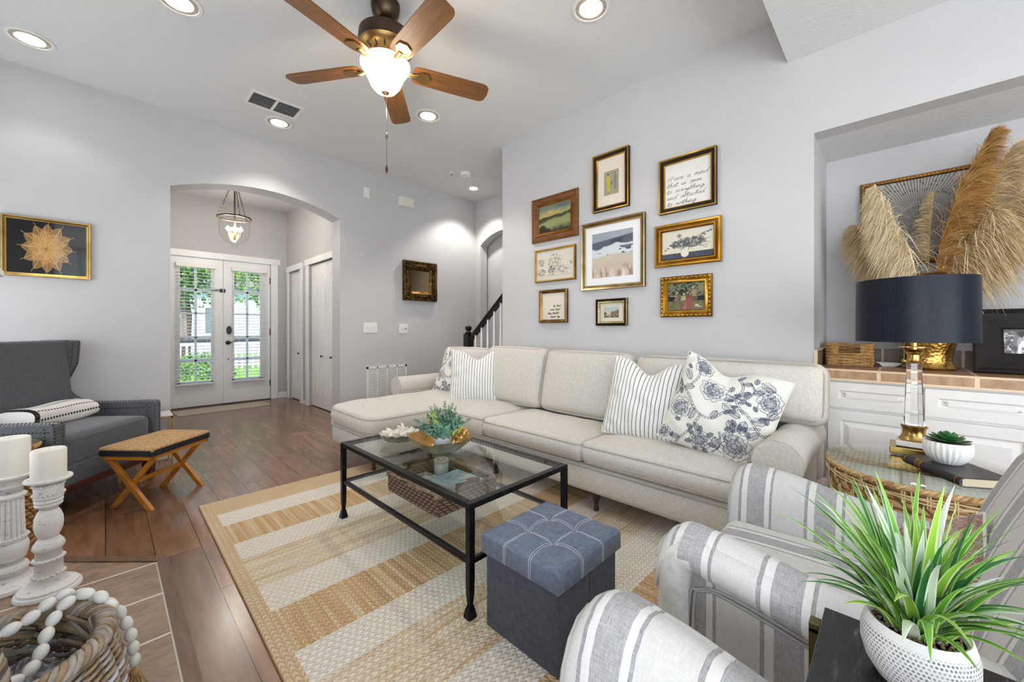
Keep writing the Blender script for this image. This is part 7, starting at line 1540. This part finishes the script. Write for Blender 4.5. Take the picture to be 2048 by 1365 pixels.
rg = np.random.RandomState(12); mb = MB()
for k in range(330): a = rg.uniform(0, 6.28); r = .063 * rg.rand() ** .5; mb.ell((r * math.cos(a), r * math.sin(a), .097 + rg.uniform(0, .004)), (rg.uniform(.003, .0055), rg.uniform(.002, .004), .003), 6, k % 3, R=np.array(Matrix.Rotation(rg.uniform(0, 3), 3, 'Z')))
mb.lathe([(0, .096), (.0635, .096)], n=40, m=0); so_ = mb.build('pebbles', [simple('pebble_' + n_, C(*a), C(*b), .7) for n_, a, b in (('tan', (190, 160, 122), (150, 120, 86)), ('grey', (176, 170, 160), (130, 124, 114)), ('brown', (134, 104, 74), (96, 72, 50)))], t, smooth=60); so_['kind'] = 'stuff'
M_b = []
for n_, a, b, e_ in (('bright', (122, 178, 62), (86, 150, 50), (206, 226, 150)), ('deep', (54, 118, 62), (38, 94, 52), (150, 196, 110)), ('pale', (214, 224, 206), (190, 208, 176), (240, 244, 238)), ('lime', (158, 196, 70), (120, 172, 60), (226, 236, 170))):
    q = NT('blade_' + n_); s_ = q.sep(q.coord('UV')); e2 = q.math('ABSOLUTE', q.math('SUBTRACT', s_[0], .5)); nz = q.noise(q.coord('UV', (9, 1.5, 1)), 1, 3); base = q.ramp(nz, [(.35, C(*a)), (.65, C(*b))]); q.setp(color=q.mix(q.math('MULTIPLY', q.math('GREATER_THAN', e2, .36), .7), base, C(*e_)), rough=.38, spec=.5, sss=.0); M_b.append(q.m)
V = []; F = []; Mi = []; UV = []
def blade(a, tilt, L, W_, curl, m_, r0, tw):
    p0 = np.array((r0 * math.cos(a + tw), r0 * math.sin(a + tw), .094)); h = np.array((math.cos(a), math.sin(a), 0)); S = 12; b = len(V); p = p0.copy(); an = tilt * .45; side_ = np.array((-math.sin(a), math.cos(a), 0))
    for s in range(S):
        f = s / (S - 1); an = tilt * (.45 + .8 * f) + curl * f * f; d = h * math.sin(an) + np.array((0, 0, 1)) * math.cos(an); nrm = np.cross(side_, d); w_ = W_ * (min(f * 5 + .55, 1)) * (1 - f ** 2.2) + .0003
        V.extend([p - side_ * w_ + nrm * w_ * .35, p - nrm * 0, p + side_ * w_ + nrm * w_ * .35]); UV.extend([(0, f), (.5, f), (1, f)]); p = p + d * L / S
    for s in range(S - 1):
        for j in (0, 1): i = b + s * 3 + j; F.append((i, i + 1, i + 4, i + 3)); Mi.append(m_)
for k in range(135):
    a = rg.uniform(0, 2 * PI); tl = abs(rg.normal(.78, .36)); tl = min(tl, 1.4); L = rg.uniform(.18, .33) * (1.08 - .10 * tl); m_ = rg.choice([0, 0, 0, 1, 1, 2, 2, 3]); blade(a, tl, L, rg.uniform(.0065, .0115), rg.uniform(.0, .5), m_, rg.uniform(.0, .034), rg.normal(0, .5))
mb = MB(); mb.add(V, F); mb.m = Mi; o = mb.build('foliage', M_b, t, smooth=60); uv = o.data.uv_layers.new(name='UVMap'); vi_ = np.empty(len(o.data.loops), int); o.data.loops.foreach_get('vertex_index', vi_); uv.data.foreach_set('uv', np.array(UV)[vi_].ravel())

# ------------------------------------------------------------------ outside the front door
M_grass = simple('lawn_green', C(122, 168, 60), C(92, 140, 46), .95, nscale=2.5); M_conc = simple('porch_concrete', C(196, 192, 184), C(180, 176, 168), .9); M_road = simple('pavement', C(210, 208, 204), C(196, 194, 190), .9)
slab('porch_floor', -1.5, 4.5, DY + .12, DY + 2.2, -.14, -.01, M_conc); o = MB().box(-14, 18, DY + 2.2, DY + 26, -.3, -.12).build('lawn', M_grass, smooth=0); o['kind'] = 'structure'
o = MB().box(-14, 18, DY + 9, DY + 13, -.119, -.10).build('street', M_road, smooth=0); o['kind'] = 'structure'
M_leafy = simple('foliage_green', C(116, 162, 58), C(62, 106, 36), .8, nscale=4, bump=1, bscale=9, bdist=.1); M_dk = simple('bark', C(88, 72, 58), C(64, 52, 42), .9)
def tree(x, y, h, R, label, seed, k=26, z0=None):
    rg = np.random.RandomState(seed); t = thing('tree', label, 'tree', (x, y, -.12), group=None); MB().tube([(0, 0, 0), (.1, 0, h * .4), (0, .1, h * .75)], [.18, .13, .08], 8).build('trunk', M_dk, t); V = []; F = []
    cs = [(rg.normal(0, R * .45), rg.normal(0, R * .35), h * .8 + rg.normal(0, R * .35)) for _ in range(k)]; N = 5200
    for i in range(N):
        c = np.array(cs[i % k]); d = rg.normal(0, 1, 3); d /= np.linalg.norm(d); p = c + d * R * .42 * rg.uniform(.75, 1.05); u = rg.normal(0, 1, 3); u /= np.linalg.norm(u); w_ = np.cross(u, d); w_ /= (np.linalg.norm(w_) + 1e-6); s = R * .05 * rg.uniform(.7, 1.4); b = len(V); V += [p - u * s, p - w_ * s * .6, p + u * s, p + w_ * s * .6]; F.append((b, b + 1, b + 2, b + 3))
    MB().add(V, F).build('crown', [M_leafy], t, smooth=0); return t
tree(-3.4, DY + 8.0, 3.6, 1.5, 'leafy green tree farthest left beyond the lawn', 1); tree(1.5, DY + 7.6, 3.9, 1.25, 'leafy green tree behind the left door glass', 2); tree(4.2, DY + 8.4, 4.2, 1.3, 'leafy green tree behind the right door glass', 3)
t = thing('neighbouring_house', 'pale blue house across the street seen through the blinds', 'house', (-1.5, DY + 18, -.12)); M_sid = simple('blue_siding', C(176, 196, 204), C(164, 186, 196), .8, nscale=1); MB().box(-9, 9, -3, 3, 0, 3.1).build('wall', M_sid, t, smooth=0)
MB().prism([(-9.6, 3.1), (9.6, 3.1), (7, 5.2), (-7, 5.2)], -3.5, 3.2, T=TY).build('roof', simple('roof_grey', C(120, 118, 116), rough=.9), t, smooth=0)
for x in (-6, -2.4, 1.2, 5): mb = MB(); mb.box(x - .55, x + .55, -3.06, -3.0, .9, 2.2); w_ = mb.build('window', M_trim, t, smooth=0); MB().box(x - .45, x + .45, -3.08, -3.06, 1.0, 2.1).build('pane', simple('window_dark', C(86, 104, 112), rough=.1), w_, smooth=0)
t = thing('white_fence', 'white picket railing along the far side of the lawn', 'fence', (-1, DY + 7.0, -.12)); mb = MB()
for x in np.arange(-7, 7, .14): mb.box(x, x + .045, -.02, .02, 0, .78)
mb.build('pickets', M_trim, t, smooth=0); mb = MB(); mb.box(-7, 7, -.03, .03, .72, .8); mb.box(-7, 7, -.03, .03, .1, .16); mb.build('rails', M_trim, t, smooth=0)
def shrub(x, y, r, label, seed):
    rg = np.random.RandomState(seed); V = []; F = []
    for i in range(2600):
        d = rg.normal(0, 1, 3); d /= np.linalg.norm(d); d[2] = abs(d[2]); p = d * r * rg.uniform(.7, 1.05) * np.array((1.2, .8, 1)); u = rg.normal(0, 1, 3); u /= np.linalg.norm(u); w_ = np.cross(u, d); s = r * .07; b = len(V); V += [p - u * s, p - w_ * s * .6, p + u * s, p + w_ * s * .6]; F.append((b, b + 1, b + 2, b + 3))
    tag(MB().add(V, F).build('shrub', M_leafy, smooth=0, T=Matrix.Translation((x, y, -.12))), label, 'shrub')
shrub(-2.1, DY + 5.2, .55, 'low green shrub left on the lawn', 4); shrub(-.3, DY + 5.6, .5, 'low green shrub in the middle of the lawn', 5); shrub(1.6, DY + 5.2, .6, 'low green shrub right on the lawn', 6)
for k, x in enumerate((-.95, -.45)): tag(MB().tube([(x, DY + 2.0, -.01), (x, DY + 2.0, .85)], .022, 8).build('porch_post', M_black, T=Matrix.Identity(4)), ('black porch railing post nearest the house corner', 'black porch railing post nearer the steps')[k], 'post')
tag(MB().box(-1.6, 3.2, DY + 1.96, DY + 2.04, .82, .90).build('porch_rail', simple('rail_grey', C(96, 98, 96))), 'grey top rail of the porch railing', 'railing')
